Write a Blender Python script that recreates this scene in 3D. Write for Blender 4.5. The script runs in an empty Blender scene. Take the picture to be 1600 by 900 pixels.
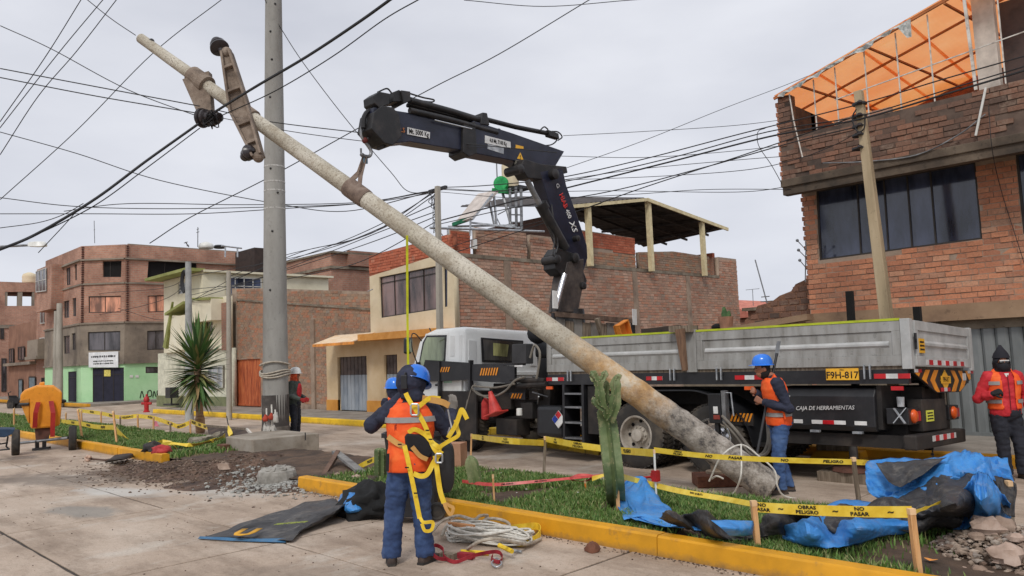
import bpy, bmesh, math, random
import numpy as np
from mathutils import Vector, Matrix, noise
from math import radians, sin, cos, pi
random.seed(7)
sc = bpy.context.scene
COL = sc.collection
# ---------------------------------------------------------------- camera, sky, sun, exposure
cam_d = bpy.data.cameras.new("camera"); cam = bpy.data.objects.new("camera", cam_d); COL.objects.link(cam)
cam_d.sensor_width = 36.0; cam_d.lens = 27.0; cam_d.clip_start = 0.05; cam_d.clip_end = 2000
YAW, PITCH, ROLL = radians(45.0), radians(5.05), radians(2.3)
fwd = Vector((-sin(YAW)*cos(PITCH), cos(YAW)*cos(PITCH), sin(PITCH)))
r0 = Vector((cos(YAW), sin(YAW), 0)); u0 = r0.cross(fwd)
rt = r0*cos(ROLL)-u0*sin(ROLL); up = u0*cos(ROLL)+r0*sin(ROLL)
cam.matrix_world = Matrix(((rt.x, up.x, -fwd.x, 0), (rt.y, up.y, -fwd.y, 0), (rt.z, up.z, -fwd.z, 1.85), (0, 0, 0, 1)))
sc.camera = cam
sc.render.resolution_x = 1024; sc.render.resolution_y = 576
sc.view_settings.view_transform = 'Standard'; sc.view_settings.look = 'None'
sc.view_settings.exposure = 0.12; sc.view_settings.gamma = 1.0
sc.cycles.use_denoising = True
SUN_EL, SUN_AZ = radians(48), radians(148)
w = bpy.data.worlds.new("World"); sc.world = w; w.use_nodes = True
nt = w.node_tree; N = nt.nodes; L = nt.links; N.clear()
wo = N.new('ShaderNodeOutputWorld'); bg = N.new('ShaderNodeBackground'); bg.inputs[1].default_value = 0.1
sky = N.new('ShaderNodeTexSky'); sky.sky_type = 'NISHITA'; sky.sun_disc = False
sky.sun_elevation = SUN_EL; sky.sun_rotation = SUN_AZ; sky.altitude = 3800; sky.dust_density = 3
tc = N.new('ShaderNodeTexCoord'); mp = N.new('ShaderNodeMapping'); mp.inputs['Scale'].default_value = (1.2, 1.2, 3.2)
n1 = N.new('ShaderNodeTexNoise'); n1.inputs['Scale'].default_value = 1.5; n1.inputs['Detail'].default_value = 7; n1.inputs['Roughness'].default_value = 0.5
cr = N.new('ShaderNodeValToRGB'); cr.color_ramp.elements[0].position = 0.3; cr.color_ramp.elements[1].position = 0.68
cr.color_ramp.elements[0].color = (5.6, 5.8, 6.5, 1); cr.color_ramp.elements[1].color = (7.9, 8.05, 8.6, 1)
mx = N.new('ShaderNodeMixRGB'); mx.inputs[0].default_value = 0.96
L.new(tc.outputs['Generated'], mp.inputs[0]); L.new(mp.outputs[0], n1.inputs[0]); L.new(n1.outputs[0], cr.inputs[0])
L.new(sky.outputs[0], mx.inputs[1]); L.new(cr.outputs[0], mx.inputs[2]); L.new(mx.outputs[0], bg.inputs[0]); L.new(bg.outputs[0], wo.inputs[0])
sd = bpy.data.lights.new("sun", 'SUN'); sd.energy = 1.5; sd.angle = radians(14); sd.color = (1, .96, .9)
so = bpy.data.objects.new("sun", sd); COL.objects.link(so)
so.rotation_euler = Vector((sin(SUN_AZ)*cos(SUN_EL), cos(SUN_AZ)*cos(SUN_EL), sin(SUN_EL))).to_track_quat('Z', 'Y').to_euler()

# ---------------------------------------------------------------- materials
def lin(c):
    c = c/255.0
    return c/12.92 if c <= 0.04045 else ((c+0.055)/1.055)**2.4
def rgb(c): return (lin(c[0]), lin(c[1]), lin(c[2]), 1)
class NT:
    def __init__(s, name):
        s.m = bpy.data.materials.new(name); s.m.use_nodes = True; s.t = s.m.node_tree; s.t.nodes.clear()
        s.out = s.n('OutputMaterial'); s.b = s.n('BsdfPrincipled'); s.l(s.b.outputs[0], s.out.inputs[0])
        s.co = s.n('TexCoord').outputs['Object']
    def n(s, t, **k):
        q = s.t.nodes.new('ShaderNode'+t)
        for a, v in k.items(): setattr(q, a, v)
        return q
    def l(s, a, b): s.t.links.new(a, b)
    def noise(s, scale, detail=4, rough=.55, vec=None, stretch=None):
        q = s.n('TexNoise'); q.inputs['Scale'].default_value = scale; q.inputs['Detail'].default_value = detail; q.inputs['Roughness'].default_value = rough
        v = vec or s.co
        if stretch:
            mp = s.n('Mapping'); mp.inputs['Scale'].default_value = stretch; s.l(v, mp.inputs[0]); v = mp.outputs[0]
        s.l(v, q.inputs[0]); return q.outputs[0]
    def ramp(s, f, *st):
        q = s.n('ValToRGB'); e = q.color_ramp.elements
        while len(e) < len(st): e.new(.5)
        for i, (p, c) in enumerate(st): e[i].position = p; e[i].color = rgb(c) if max(c) > 1.5 else (c[0], c[1], c[2], 1)
        s.l(f, q.inputs[0]); return q.outputs[0]
    def mix(s, f, a, b, mode='MIX'):
        q = s.n('MixRGB', blend_type=mode)
        for i, v in ((0, f), (1, a), (2, b)):
            if hasattr(v, 'is_linked'): s.l(v, q.inputs[i])
            elif i == 0: q.inputs[0].default_value = v
            else: q.inputs[i].default_value = rgb(v) if max(v) > 1.5 else (v[0], v[1], v[2], 1)
        return q.outputs[0]
    def math(s, op, a, b=0.0):
        q = s.n('Math', operation=op)
        for i, v in ((0, a), (1, b)):
            if hasattr(v, 'is_linked'): s.l(v, q.inputs[i])
            else: q.inputs[i].default_value = v
        return q.outputs[0]
    def base(s, c):
        if hasattr(c, 'is_linked'): s.l(c, s.b.inputs['Base Color'])
        else: s.b.inputs['Base Color'].default_value = rgb(c)
    def bump(s, h, st, dist=.01):
        q = s.n('Bump'); q.inputs['Strength'].default_value = st; q.inputs['Distance'].default_value = dist
        s.l(h, q.inputs['Height']); s.l(q.outputs[0], s.b.inputs['Normal'])
    def set(s, **k):
        for a, v in k.items(): s.b.inputs[a.replace('_', ' ')].default_value = v
MATS = {}
def mat(name, c, c2=None, c3=None, scale=4.0, rough=.85, metal=0.0, bump=.3, bscale=60., bdist=.004, stretch=None, spots=0, spec=.5, coat=0.0):
    """procedural paint / stone / cloth: two or three tones in large noise, fine relief, wear spots"""
    if name in MATS: return MATS[name]
    t = NT(name)
    c2 = c2 or tuple(v*.82 for v in c); c3 = c3 or tuple(min(255, v*1.1) for v in c)
    f = t.noise(scale, 6, .62, stretch=stretch)
    col = t.ramp(f, (.32, c2), (.5, c), (.7, c3))
    if spots:
        f2 = t.noise(scale*7, 3, .6)
        col = t.mix(t.math('MULTIPLY', t.math('GREATER_THAN', f2, .64), spots), col, tuple(v*.45 for v in c))
    t.base(col); t.set(Roughness=rough, Metallic=metal, Specular_IOR_Level=spec, Coat_Weight=coat)
    if bump: t.bump(t.noise(bscale, 4, .6), bump, bdist)
    MATS[name] = t.m; return t.m
def brick_mat(name, cols, rough=.9):
    """one brick: tone picked from the brick's own random value (object or face attribute)"""
    if name in MATS: return MATS[name]
    t = NT(name)
    a = t.n('Attribute'); a.attribute_name = 'bv'; oi = t.n('ObjectInfo')
    r = t.math('FRACT', t.math('ADD', a.outputs['Fac'], oi.outputs['Random']))
    st = [(i/(len(cols)-1), c) for i, c in enumerate(cols)]
    col = t.ramp(r, *st)
    geo = t.n('NewGeometry').outputs['Position']
    big = t.noise(.5, 5, .6, vec=geo)
    col = t.mix(t.math('MULTIPLY', t.ramp(big, (.48, (0, 0, 0)), (.72, (1, 1, 1))), .45), col, tuple(v*.6 for v in cols[0]))
    f = t.noise(30, 4, .65, vec=geo)
    col = t.mix(.42, col, t.ramp(f, (.3, (.3, .27, .25)), (.62, (1, 1, 1))), 'MULTIPLY'); sm_ = t.noise(2.3, 8, .75, vec=geo); col = t.mix(t.math('MULTIPLY', t.ramp(sm_, (.54, (0, 0, 0)), (.64, (1, 1, 1))), .5), col, (158, 138, 120))
    t.base(col); t.set(Roughness=rough); t.bump(f, .6, .006)
    MATS[name] = t.m; return t.m
def brick_wall_mat(name, c1, c2, mortar, bw=.25, bh=.09, skew=0.0, stain=.4, ms=.012):
    """a wall whose bricks are too far away to pick apart"""
    if name in MATS: return MATS[name]
    t = NT(name)
    geo = t.n('NewGeometry').outputs['Position']
    sp = t.n('SeparateXYZ'); t.l(geo, sp.inputs[0])
    h = t.math('ADD', sp.outputs[0], sp.outputs[1])
    z = t.math('ADD', sp.outputs[2], t.math('MULTIPLY', sp.outputs[0], skew))
    cb = t.n('CombineXYZ'); t.l(h, cb.inputs[0]); t.l(z, cb.inputs[1])
    b = t.n('TexBrick'); t.l(cb.outputs[0], b.inputs[0]); b.inputs['Scale'].default_value = 1
    b.inputs['Brick Width'].default_value = bw; b.inputs['Row Height'].default_value = bh; b.inputs['Mortar Size'].default_value = ms
    b.inputs['Color1'].default_value = rgb(c1); b.inputs['Color2'].default_value = rgb(c2); b.inputs['Mortar'].default_value = rgb(mortar); b.inputs['Bias'].default_value = 0
    big = t.noise(.45, 6, .65, vec=geo)
    col = t.mix(t.math('MULTIPLY', t.ramp(big, (.42, (0, 0, 0)), (.62, (1, 1, 1))), stain), b.outputs[0], tuple(v*.6 for v in c2))
    col = t.mix(.5, col, t.ramp(t.noise(3, 8, .75, vec=geo), (.3, (.5, .48, .46)), (.65, (1, 1, 1))), 'MULTIPLY')
    t.base(col); t.set(Roughness=.95); t.bump(b.outputs['Fac'], -.5, .01)
    MATS[name] = t.m; return t.m
def glass_mat(name, c, rough=.08):
    if name in MATS: return MATS[name]
    t = NT(name); t.base(t.ramp(t.noise(1.6, 5, .6, stretch=(1, 1, .25)), (.38, c), (.62, tuple(v*2.1+18 for v in c)))); t.set(Roughness=rough, Specular_IOR_Level=.9)  # paler streaks painted in for curtains and sky reflections
    MATS[name] = t.m; return t.m

# ---------------------------------------------------------------- mesh building
Z = Vector((0, 0, 1))
def V(*a): return Vector(a[0]) if len(a) == 1 else Vector(a)
def wpos(o):
    p = Vector((0, 0, 0))
    while o: p = p + o.location; o = o.parent
    return p
class MB:
    def __init__(s): s.v = []; s.f = []; s.mi = []; s.cur = 0
    def face(s, idx): s.f.append(tuple(idx)); s.mi.append(s.cur)
    def poly(s, pts):
        b = len(s.v); s.v += [Vector(p) for p in pts]; s.face(range(b, b+len(pts))); return s
    def hexa(s, p):       # 4 bottom + 4 top, ccw from above
        b = len(s.v); s.v += [Vector(q) for q in p]
        for q in ((3, 2, 1, 0), (4, 5, 6, 7), (0, 1, 5, 4), (1, 2, 6, 5), (2, 3, 7, 6), (3, 0, 4, 7)): s.face([b+i for i in q])
        return s
    def box(s, c, d, rz=0, M=None):
        h = [x/2 for x in d]; c = Vector(c)
        M = M or Matrix.Rotation(rz, 3, 'Z')
        return s.hexa([c+M@Vector((x*h[0], y*h[1], z*h[2])) for z in (-1, 1) for x, y in ((-1, -1), (1, -1), (1, 1), (-1, 1))])
    def bb(s, x0, x1, y0, y1, z0, z1): return s.box(((x0+x1)/2, (y0+y1)/2, (z0+z1)/2), (x1-x0, y1-y0, z1-z0))
    def bar(s, a, b, w, h, upv=None, w2=None, h2=None):
        a = Vector(a); b = Vector(b); d = (b-a).normalized(); u = Vector(upv) if upv else Z
        if abs(d.dot(u)) > .99: u = Vector((1, 0, 0))
        sd_ = d.cross(u).normalized(); u = sd_.cross(d).normalized(); w2 = w2 or w; h2 = h2 or h
        q = [a+sd_*x*w/2+u*y*h/2 for x, y in ((-1, -1), (1, -1), (1, 1), (-1, 1))]+[b+sd_*x*w2/2+u*y*h2/2 for x, y in ((-1, -1), (1, -1), (1, 1), (-1, 1))]
        return s.hexa(q)
    def loft(s, rings, caps=True, closed=True):
        b = len(s.v); n = len(rings[0])
        for r in rings: s.v += [Vector(p) for p in r]
        for i in range(len(rings)-1):
            for j in range(n if closed else n-1):
                k = (j+1) % n; s.face((b+i*n+j, b+i*n+k, b+(i+1)*n+k, b+(i+1)*n+j))
        if caps:
            s.face([b+j for j in range(n)][::-1]); s.face([b+(len(rings)-1)*n+j for j in range(n)])
        return s
    def tube(s, pts, r, n=8, caps=True, flat=1.0):
        pts = [Vector(p) for p in pts]; rs = r if isinstance(r, (list, tuple)) else [r]*len(pts)
        rings = []; u = None
        for i, p in enumerate(pts):
            d = (pts[min(i+1, len(pts)-1)]-pts[max(i-1, 0)]).normalized()
            if u is None: u = d.orthogonal().normalized() if abs(d.z) > .9 else Z.cross(d).normalized()
            u = (u-d*u.dot(d)).normalized(); v_ = d.cross(u)
            rings.append([p+(u*cos(2*pi*j/n)+v_*sin(2*pi*j/n)*flat)*rs[i] for j in range(n)])
        return s.loft(rings, caps)
    def lathe(s, c, prof, n=24, ax=(0, 0, 1), caps=True, ref=None):
        c = Vector(c); a = Vector(ax).normalized(); u = Vector(ref) if ref else a.orthogonal().normalized(); v_ = a.cross(u)
        return s.loft([[c+a*h+(u*cos(2*pi*j/n)+v_*sin(2*pi*j/n))*max(r, 1e-4) for j in range(n)] for r, h in prof], caps)
    def prism(s, pts, vec):
        vec = Vector(vec); return s.loft([[Vector(p) for p in pts], [Vector(p)+vec for p in pts]])
    def ell(s, c, r, n=12, m=8, M=None):
        c = Vector(c); M = M or Matrix.Identity(3)
        return s.loft([[c+M@Vector((r[0]*cos(2*pi*j/n)*sin(t), r[1]*sin(2*pi*j/n)*sin(t), -r[2]*cos(t))) for j in range(n)] for t in [max(.02, min(pi-.02, pi*i/m)) for i in range(m+1)]])
    def ribbon(s, pts, w, wd=(0, 0, 1), th=.003):
        pts = [Vector(p) for p in pts]; rings = []
        for i, p in enumerate(pts):
            wv = (Vector(wd[i]) if isinstance(wd, list) else Vector(wd)).normalized()*w/2
            d = (pts[min(i+1, len(pts)-1)]-pts[max(i-1, 0)]).normalized(); nn = d.cross(wv).normalized()*th/2
            rings.append([p-wv-nn, p+wv-nn, p+wv+nn, p-wv+nn])
        return s.loft(rings)
    def mesh(s, name, off=None):
        me = bpy.data.meshes.new(name)
        me.from_pydata([tuple(p-off) if off else tuple(p) for p in s.v], [], s.f)
        me.polygons.foreach_set('material_index', s.mi); return me
    def build(s, name, mats, parent=None, smooth=0, bevel=0, world=True, fix=True):
        me = s.mesh(name, wpos(parent) if (parent and world) else None)
        if not isinstance(mats, (list, tuple)): mats = [mats]
        for m in mats: me.materials.append(m)
        if fix:
            bm = bmesh.new(); bm.from_mesh(me); bmesh.ops.recalc_face_normals(bm, faces=bm.faces); bm.to_mesh(me); bm.free()
        if smooth:
            me.polygons.foreach_set('use_smooth', [True]*len(me.polygons))
            if smooth < 170: me.set_sharp_from_angle(angle=radians(smooth))
        o = bpy.data.objects.new(name, me); COL.objects.link(o)
        if parent: o.parent = parent
        if bevel:
            b = o.modifiers.new('bevel', 'BEVEL'); b.width = bevel; b.segments = 2; b.limit_method = 'ANGLE'; b.angle_limit = radians(40)
        return o
def tag(o, label, cat, group=None):
    o['label'] = label; o['category'] = cat
    if group: o['group'] = group
    return o
def thing(name, label, cat, loc=(0, 0, 0), group=None, rz=0):
    o = bpy.data.objects.new(name, None); COL.objects.link(o); o.location = loc; o.rotation_euler = (0, 0, rz); o.empty_display_size = .2
    return tag(o, label, cat, group)
def struct(o): o['kind'] = 'structure'; return o
def stuff(o): o['kind'] = 'stuff'; return o
def copy_tree(o, parent=None):
    c = o.copy(); COL.objects.link(c); c.parent = parent
    for ch in list(o.children): copy_tree(ch, c)
    return c
def cr(pts, n=8):     # Catmull-Rom
    P = [Vector(p) for p in pts]; P = [P[0]*2-P[1]]+P+[P[-1]*2-P[-2]]; out = []
    for i in range(1, len(P)-2):
        for k in range(n):
            t = k/n; a, b, c_, d = P[i-1:i+3]
            out.append(.5*((2*b)+(c_-a)*t+(2*a-5*b+4*c_-d)*t*t+(3*b-a-3*c_+d)*t**3))
    out.append(P[-2]); return out
def crumple(c, sx, sy, sz, n=14, m=10, amp=.35, seed=0, f=2.2):
    mb = MB(); c = Vector(c); R_ = []
    for i in range(m+1):
        t_ = max(.05, min(pi-.05, pi*i/m)); r_ = []
        for j in range(n):
            d = Vector((cos(2*pi*j/n)*sin(t_), sin(2*pi*j/n)*sin(t_), -cos(t_))); k = 1+amp*noise.noise(d*f+Vector((seed, 0, 0)))*1.6+amp*.5*noise.noise(d*f*2.7+Vector((0, seed, 0)))
            p = c+Vector((d.x*sx, d.y*sy, d.z*sz))*k; p.z = max(p.z, c.z-sz*.55); r_.append(p)
        R_.append(r_)
    return mb.loft(R_)
def text(name, s, loc, xd, yd, size, m, parent=None, ex=.002, align='CENTER', bold=0, squash=1.0, shear=0.0):
    cu = bpy.data.curves.new(name, 'FONT'); cu.body = s; cu.size = 1; cu.align_x = align; cu.align_y = 'CENTER'; cu.extrude = 0; cu.offset = bold; cu.resolution_u = 2; cu.shear = shear
    o = bpy.data.objects.new(name, cu); COL.objects.link(o)
    dg = bpy.context.evaluated_depsgraph_get(); me = bpy.data.meshes.new_from_object(o.evaluated_get(dg)); bpy.data.objects.remove(o)
    x = Vector(xd).normalized(); y = (Vector(yd)-x*Vector(yd).dot(x)).normalized(); z = x.cross(y)
    M = Matrix(((x.x, y.x, z.x, 0), (x.y, y.y, z.y, 0), (x.z, y.z, z.z, 0), (0, 0, 0, 1)))
    off = wpos(parent) if parent else Vector((0, 0, 0))
    me.transform(Matrix.Translation(Vector(loc)-off)@M@Matrix.Diagonal((size*squash, size, size, 1)))
    me.materials.clear(); me.materials.append(m); q = bpy.data.objects.new(name, me); COL.objects.link(q)
    sm = q.modifiers.new('depth', 'SOLIDIFY'); sm.thickness = ex; sm.offset = 1
    if parent: q.parent = parent
    return q
def print_rows(name, loc, xd, yd, w_, h_, m, par, rows=2, seed=1, th=.002):
    # illegible small print: rows of short flat marks
    r_ = random.Random(seed); x = Vector(xd).normalized(); y = (Vector(yd)-x*Vector(yd).dot(x)).normalized(); z = x.cross(y); M = Matrix((x, y, z)).transposed(); mb = MB()
    for k in range(rows):
        u = -w_/2
        while u < w_/2-.02*w_:
            d = w_*r_.uniform(.02, .06); hh = h_/rows*r_.uniform(.35, .6); mb.box(Vector(loc)+x*(u+d/2)+y*(h_*((k+.5)/rows-.5)+r_.uniform(-.04, .04)*h_/rows), (d, hh, th), M=M); u += d+w_*r_.choice((.01, .012, .03))
    return mb.build(name, m, par)
# vertical planes: origin, direction, outward normal; points on them are (s, z)
class Pl:
    def __init__(s, o, d, n): s.o = V(*o, 0); s.d = V(*d, 0); s.n = V(*n, 0)
    def at(s, q, off=0): return s.o+s.d*q[0]+Z*q[1]+s.n*off
def wall(name, pl, outline, holes, th, m, parent, front=0.0):
    """a wall slab with real openings; its outer face lies on the plane moved out by front"""
    cu = bpy.data.curves.new(name, 'CURVE'); cu.dimensions = '2D'; cu.fill_mode = 'BOTH'; cu.extrude = th/2
    for pts in [outline]+list(holes):
        sp = cu.splines.new('POLY'); sp.points.add(len(pts)-1)
        for i, p in enumerate(pts): sp.points[i].co = (p[0], p[1], 0, 1)
        sp.use_cyclic_u = True
    o = bpy.data.objects.new(name, cu); COL.objects.link(o)
    dg = bpy.context.evaluated_depsgraph_get(); me = bpy.data.meshes.new_from_object(o.evaluated_get(dg)); bpy.data.objects.remove(o)
    off = wpos(parent)
    for v in me.vertices:
        q = pl.o+pl.d*v.co.x+Z*v.co.y+pl.n*(v.co.z-th/2+front); v.co = q-off
    me.materials.clear(); me.materials.append(m)
    bm = bmesh.new(); bm.from_mesh(me); bmesh.ops.remove_doubles(bm, verts=bm.verts, dist=1e-5); bmesh.ops.recalc_face_normals(bm, faces=bm.faces); bm.to_mesh(me); bm.free()
    q = bpy.data.objects.new(name, me); COL.objects.link(q); q.parent = parent; return q
def window(pl, q, parent, fm, gm, depth=.12, fw=.05, bars=(), hbars=(), front=0.0, name='window', sill=None, th=.04):
    """quad q = four (s, z) corners from bottom left ccw: frame + mullions (one part), glass pane sub-part"""
    def bl(u, v): a = (q[0][0]*(1-u)+q[1][0]*u, q[0][1]*(1-u)+q[1][1]*u); b = (q[3][0]*(1-u)+q[2][0]*u, q[3][1]*(1-u)+q[2][1]*u); return (a[0]*(1-v)+b[0]*v, a[1]*(1-v)+b[1]*v)
    W = abs(q[1][0]-q[0][0]); H = abs(q[3][1]-q[0][1]); mb = MB(); o = front-depth
    def strip(u0, u1, v0, v1):
        P = [bl(u0, v0), bl(u1, v0), bl(u1, v1), bl(u0, v1)]
        mb.loft([[pl.at(p, o) for p in P], [pl.at(p, o+th) for p in P]])
    fu = fw/W; fv = fw/H
    strip(0, 1, 0, fv); strip(0, 1, 1-fv, 1); strip(0, fu, fv, 1-fv); strip(1-fu, 1, fv, 1-fv)
    for b in bars: strip(b-fu*.4, b+fu*.4, fv, 1-fv)
    for b in hbars: strip(fu, 1-fu, b-fv*.4, b+fv*.4)
    f = mb.build(name, fm, parent)
    g = MB(); g.loft([[pl.at(bl(*p), o+.005) for p in ((0, 0), (1, 0), (1, 1), (0, 1))], [pl.at(bl(*p), o+.015) for p in ((0, 0), (1, 0), (1, 1), (0, 1))]])
    g.build('pane', gm, f)
    if sill:
        s_ = MB(); a, b = pl.at(q[0], front+.02), pl.at(q[1], front+.02); s_.bar(a-Z*.03, b-Z*.03, .12, .06); s_.build('sill', sill, f)
    return f
def inpoly(x, y, P):
    c = False; j = len(P)-1
    for i in range(len(P)):
        if (P[i][1] > y) != (P[j][1] > y) and x < (P[j][0]-P[i][0])*(y-P[i][1])/(P[j][1]-P[i][1])+P[i][0]: c = not c
        j = i
    return c
def bricks(pl, outline, holes, parent, m, bw=.24, bh=.085, gap=.015, front=.012, skew=0.0, single=0, key=None, rough_=.006, th=.05, seed=1):
    """running-bond bricks laid over a mortar bed: `single` of them become parts, the rest one joined part"""
    rnd = random.Random(seed); S = [p[0] for p in outline]; H = [p[1] for p in outline]; out = []
    r = 0; z = min(H)-abs(skew)*(max(S)-min(S))
    while z < max(H)+abs(skew)*(max(S)-min(S)):
        s0 = min(S)-(bw+gap)*(.5 if r % 2 else 0)+rnd.uniform(-.02, .02)
        while s0 < max(S):
            L_ = bw*rnd.uniform(.93, 1.04); a, b = s0, s0+L_; zc = z+bh/2+skew*((a+b)/2-min(S))
            for cut in range(2):
                if b-a > .03:
                    ok_a = inpoly(a+.01, zc, outline) and not any(inpoly(a+.01, zc, h) for h in holes)
                    ok_b = inpoly(b-.01, zc, outline) and not any(inpoly(b-.01, zc, h) for h in holes)
                    if ok_a and ok_b: break
                    if ok_a and not ok_b:
                        lo, hi = a, b
                        for _ in range(6):
                            mdl = (lo+hi)/2
                            if inpoly(mdl, zc, outline) and not any(inpoly(mdl, zc, h) for h in holes): lo = mdl
                            else: hi = mdl
                        b = lo
                    elif ok_b:
                        lo, hi = a, b
                        for _ in range(6):
                            mdl = (lo+hi)/2
                            if inpoly(mdl, zc, outline) and not any(inpoly(mdl, zc, h) for h in holes): hi = mdl
                            else: lo = mdl
                        a = hi
                    else: a = b
            if b-a > .05 and all(inpoly((a+b)/2, zc+dz, outline) and not any(inpoly((a+b)/2, zc+dz, h) for h in holes) for dz in (-bh*.4, bh*.4)):
                out.append((a, b, z+skew*((a+b)/2-min(S)), bh*rnd.uniform(.93, 1.0), front+rnd.uniform(-rough_, rough_)))
            s0 += L_+gap
        z += bh+gap; r += 1
    if key: out.sort(key=key)
    off = wpos(parent)
    if single:
        me = MB().box((0, 0, 0), (1, 1, 1)).mesh('brick'); me.materials.append(m)
        ang = math.atan2(pl.d.y, pl.d.x)
        for a, b, z0, h_, fr in out[:single]:
            o = bpy.data.objects.new('brick', me); COL.objects.link(o); o.parent = parent
            o.location = pl.at(((a+b)/2, z0+h_/2), fr-th/2)-off; o.scale = (b-a, th, h_)
            o.rotation_euler = (rnd.uniform(-.02, .02), -math.atan(skew)+rnd.uniform(-.01, .01), ang+rnd.uniform(-.01, .01))
        out = out[single:]
    if out:
        n = len(out); vs = np.zeros((n, 8, 3)); d = np.array(pl.d); nn = np.array(pl.n); o_ = np.array(pl.o)
        for i, (a, b, z0, h_, fr) in enumerate(out):
            k = 0; j = [rnd.uniform(-.006, .006) for _ in range(8)]
            for f_ in (fr-th, fr):
                for s_, zz in ((a, z0), (b, z0+skew*(b-a)*.5), (b, z0+h_), (a, z0+h_)):
                    vs[i, k] = o_+d*(s_+j[k])+nn*f_+np.array((0, 0, zz+j[k-1]*.6)); k += 1
        q = np.array([(4, 5, 6, 7), (0, 1, 5, 4), (1, 2, 6, 5), (2, 3, 7, 6), (3, 0, 4, 7)])
        fs = (np.arange(n)[:, None, None]*8+q[None]).reshape(-1, 4)
        me = bpy.data.meshes.new('brick_courses'); me.from_pydata((vs.reshape(-1, 3)-np.array(off)).tolist(), [], fs.tolist())
        at = me.attributes.new('bv', 'FLOAT', 'FACE'); at.data.foreach_set('value', np.repeat([rnd.random() for _ in range(n)], 5).astype(np.float32))
        me.materials.append(m); o = bpy.data.objects.new('brick_courses', me); COL.objects.link(o); o.parent = parent; stuff(o)
        bm = bmesh.new(); bm.from_mesh(me); bmesh.ops.recalc_face_normals(bm, faces=bm.faces); bm.to_mesh(me); bm.free()

# shared materials
concrete = mat('concrete', (150, 146, 138), (120, 116, 108), (172, 168, 160), scale=2.5, bump=.5, bscale=45, spots=.4)
old_concrete = mat('old_concrete', (128, 116, 100), (92, 84, 72), (152, 142, 126), scale=1.8, bump=.6, bscale=30, spots=.5)
frame_dark = mat('dark_window_frame', (52, 46, 42), rough=.6)
frame_white = mat('pale_window_frame', (190, 188, 182), rough=.5)
glass_dark = glass_mat('dark_glass', (30, 34, 46))
black_void = mat('black_interior', (22, 20, 20), rough=1, bump=0)
steel_black = mat('black_painted_steel', (34, 34, 37), (26, 26, 28), (50, 49, 50), scale=3, rough=.45, bump=.15, bscale=25, spots=.3)
steel_grey = mat('grey_steel', (128, 130, 132), (96, 96, 98), (165, 166, 168), rough=.45, metal=.6, bump=.2)
galv = mat('galvanised_steel', (176, 180, 184), (140, 144, 148), (205, 208, 210), scale=8, rough=.4, metal=.5, bump=.15)
chrome = mat('chromed_rod', (225, 226, 228), (200, 200, 204), rough=.18, metal=.9, bump=0)
wood = mat('bare_timber', (176, 140, 98), (138, 104, 70), (200, 166, 124), scale=5, stretch=(6, 6, .6), bump=.4)
wood_old = mat('weathered_timber', (122, 108, 92), (86, 76, 64), (150, 138, 122), scale=5, stretch=(6, 6, .6), bump=.5)
rubber = mat('tyre_rubber', (52, 49, 46), (38, 36, 35), (88, 80, 70), scale=3, rough=.85, bump=.4, bscale=80)
white_paint = mat('white_paint', (222, 222, 216), (200, 198, 190), (232, 232, 228), scale=2, rough=.4, bump=.05)
red_paint = mat('red_paint', (178, 32, 34), (140, 24, 26), rough=.55)
orange_refl = mat('orange_lamp', (226, 92, 30), rough=.3, bump=0)
wire_mat = mat('black_cable', (30, 30, 32), rough=.6, bump=0)
ink = mat('black_lettering', (20, 18, 18), rough=.7, bump=0)
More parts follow.
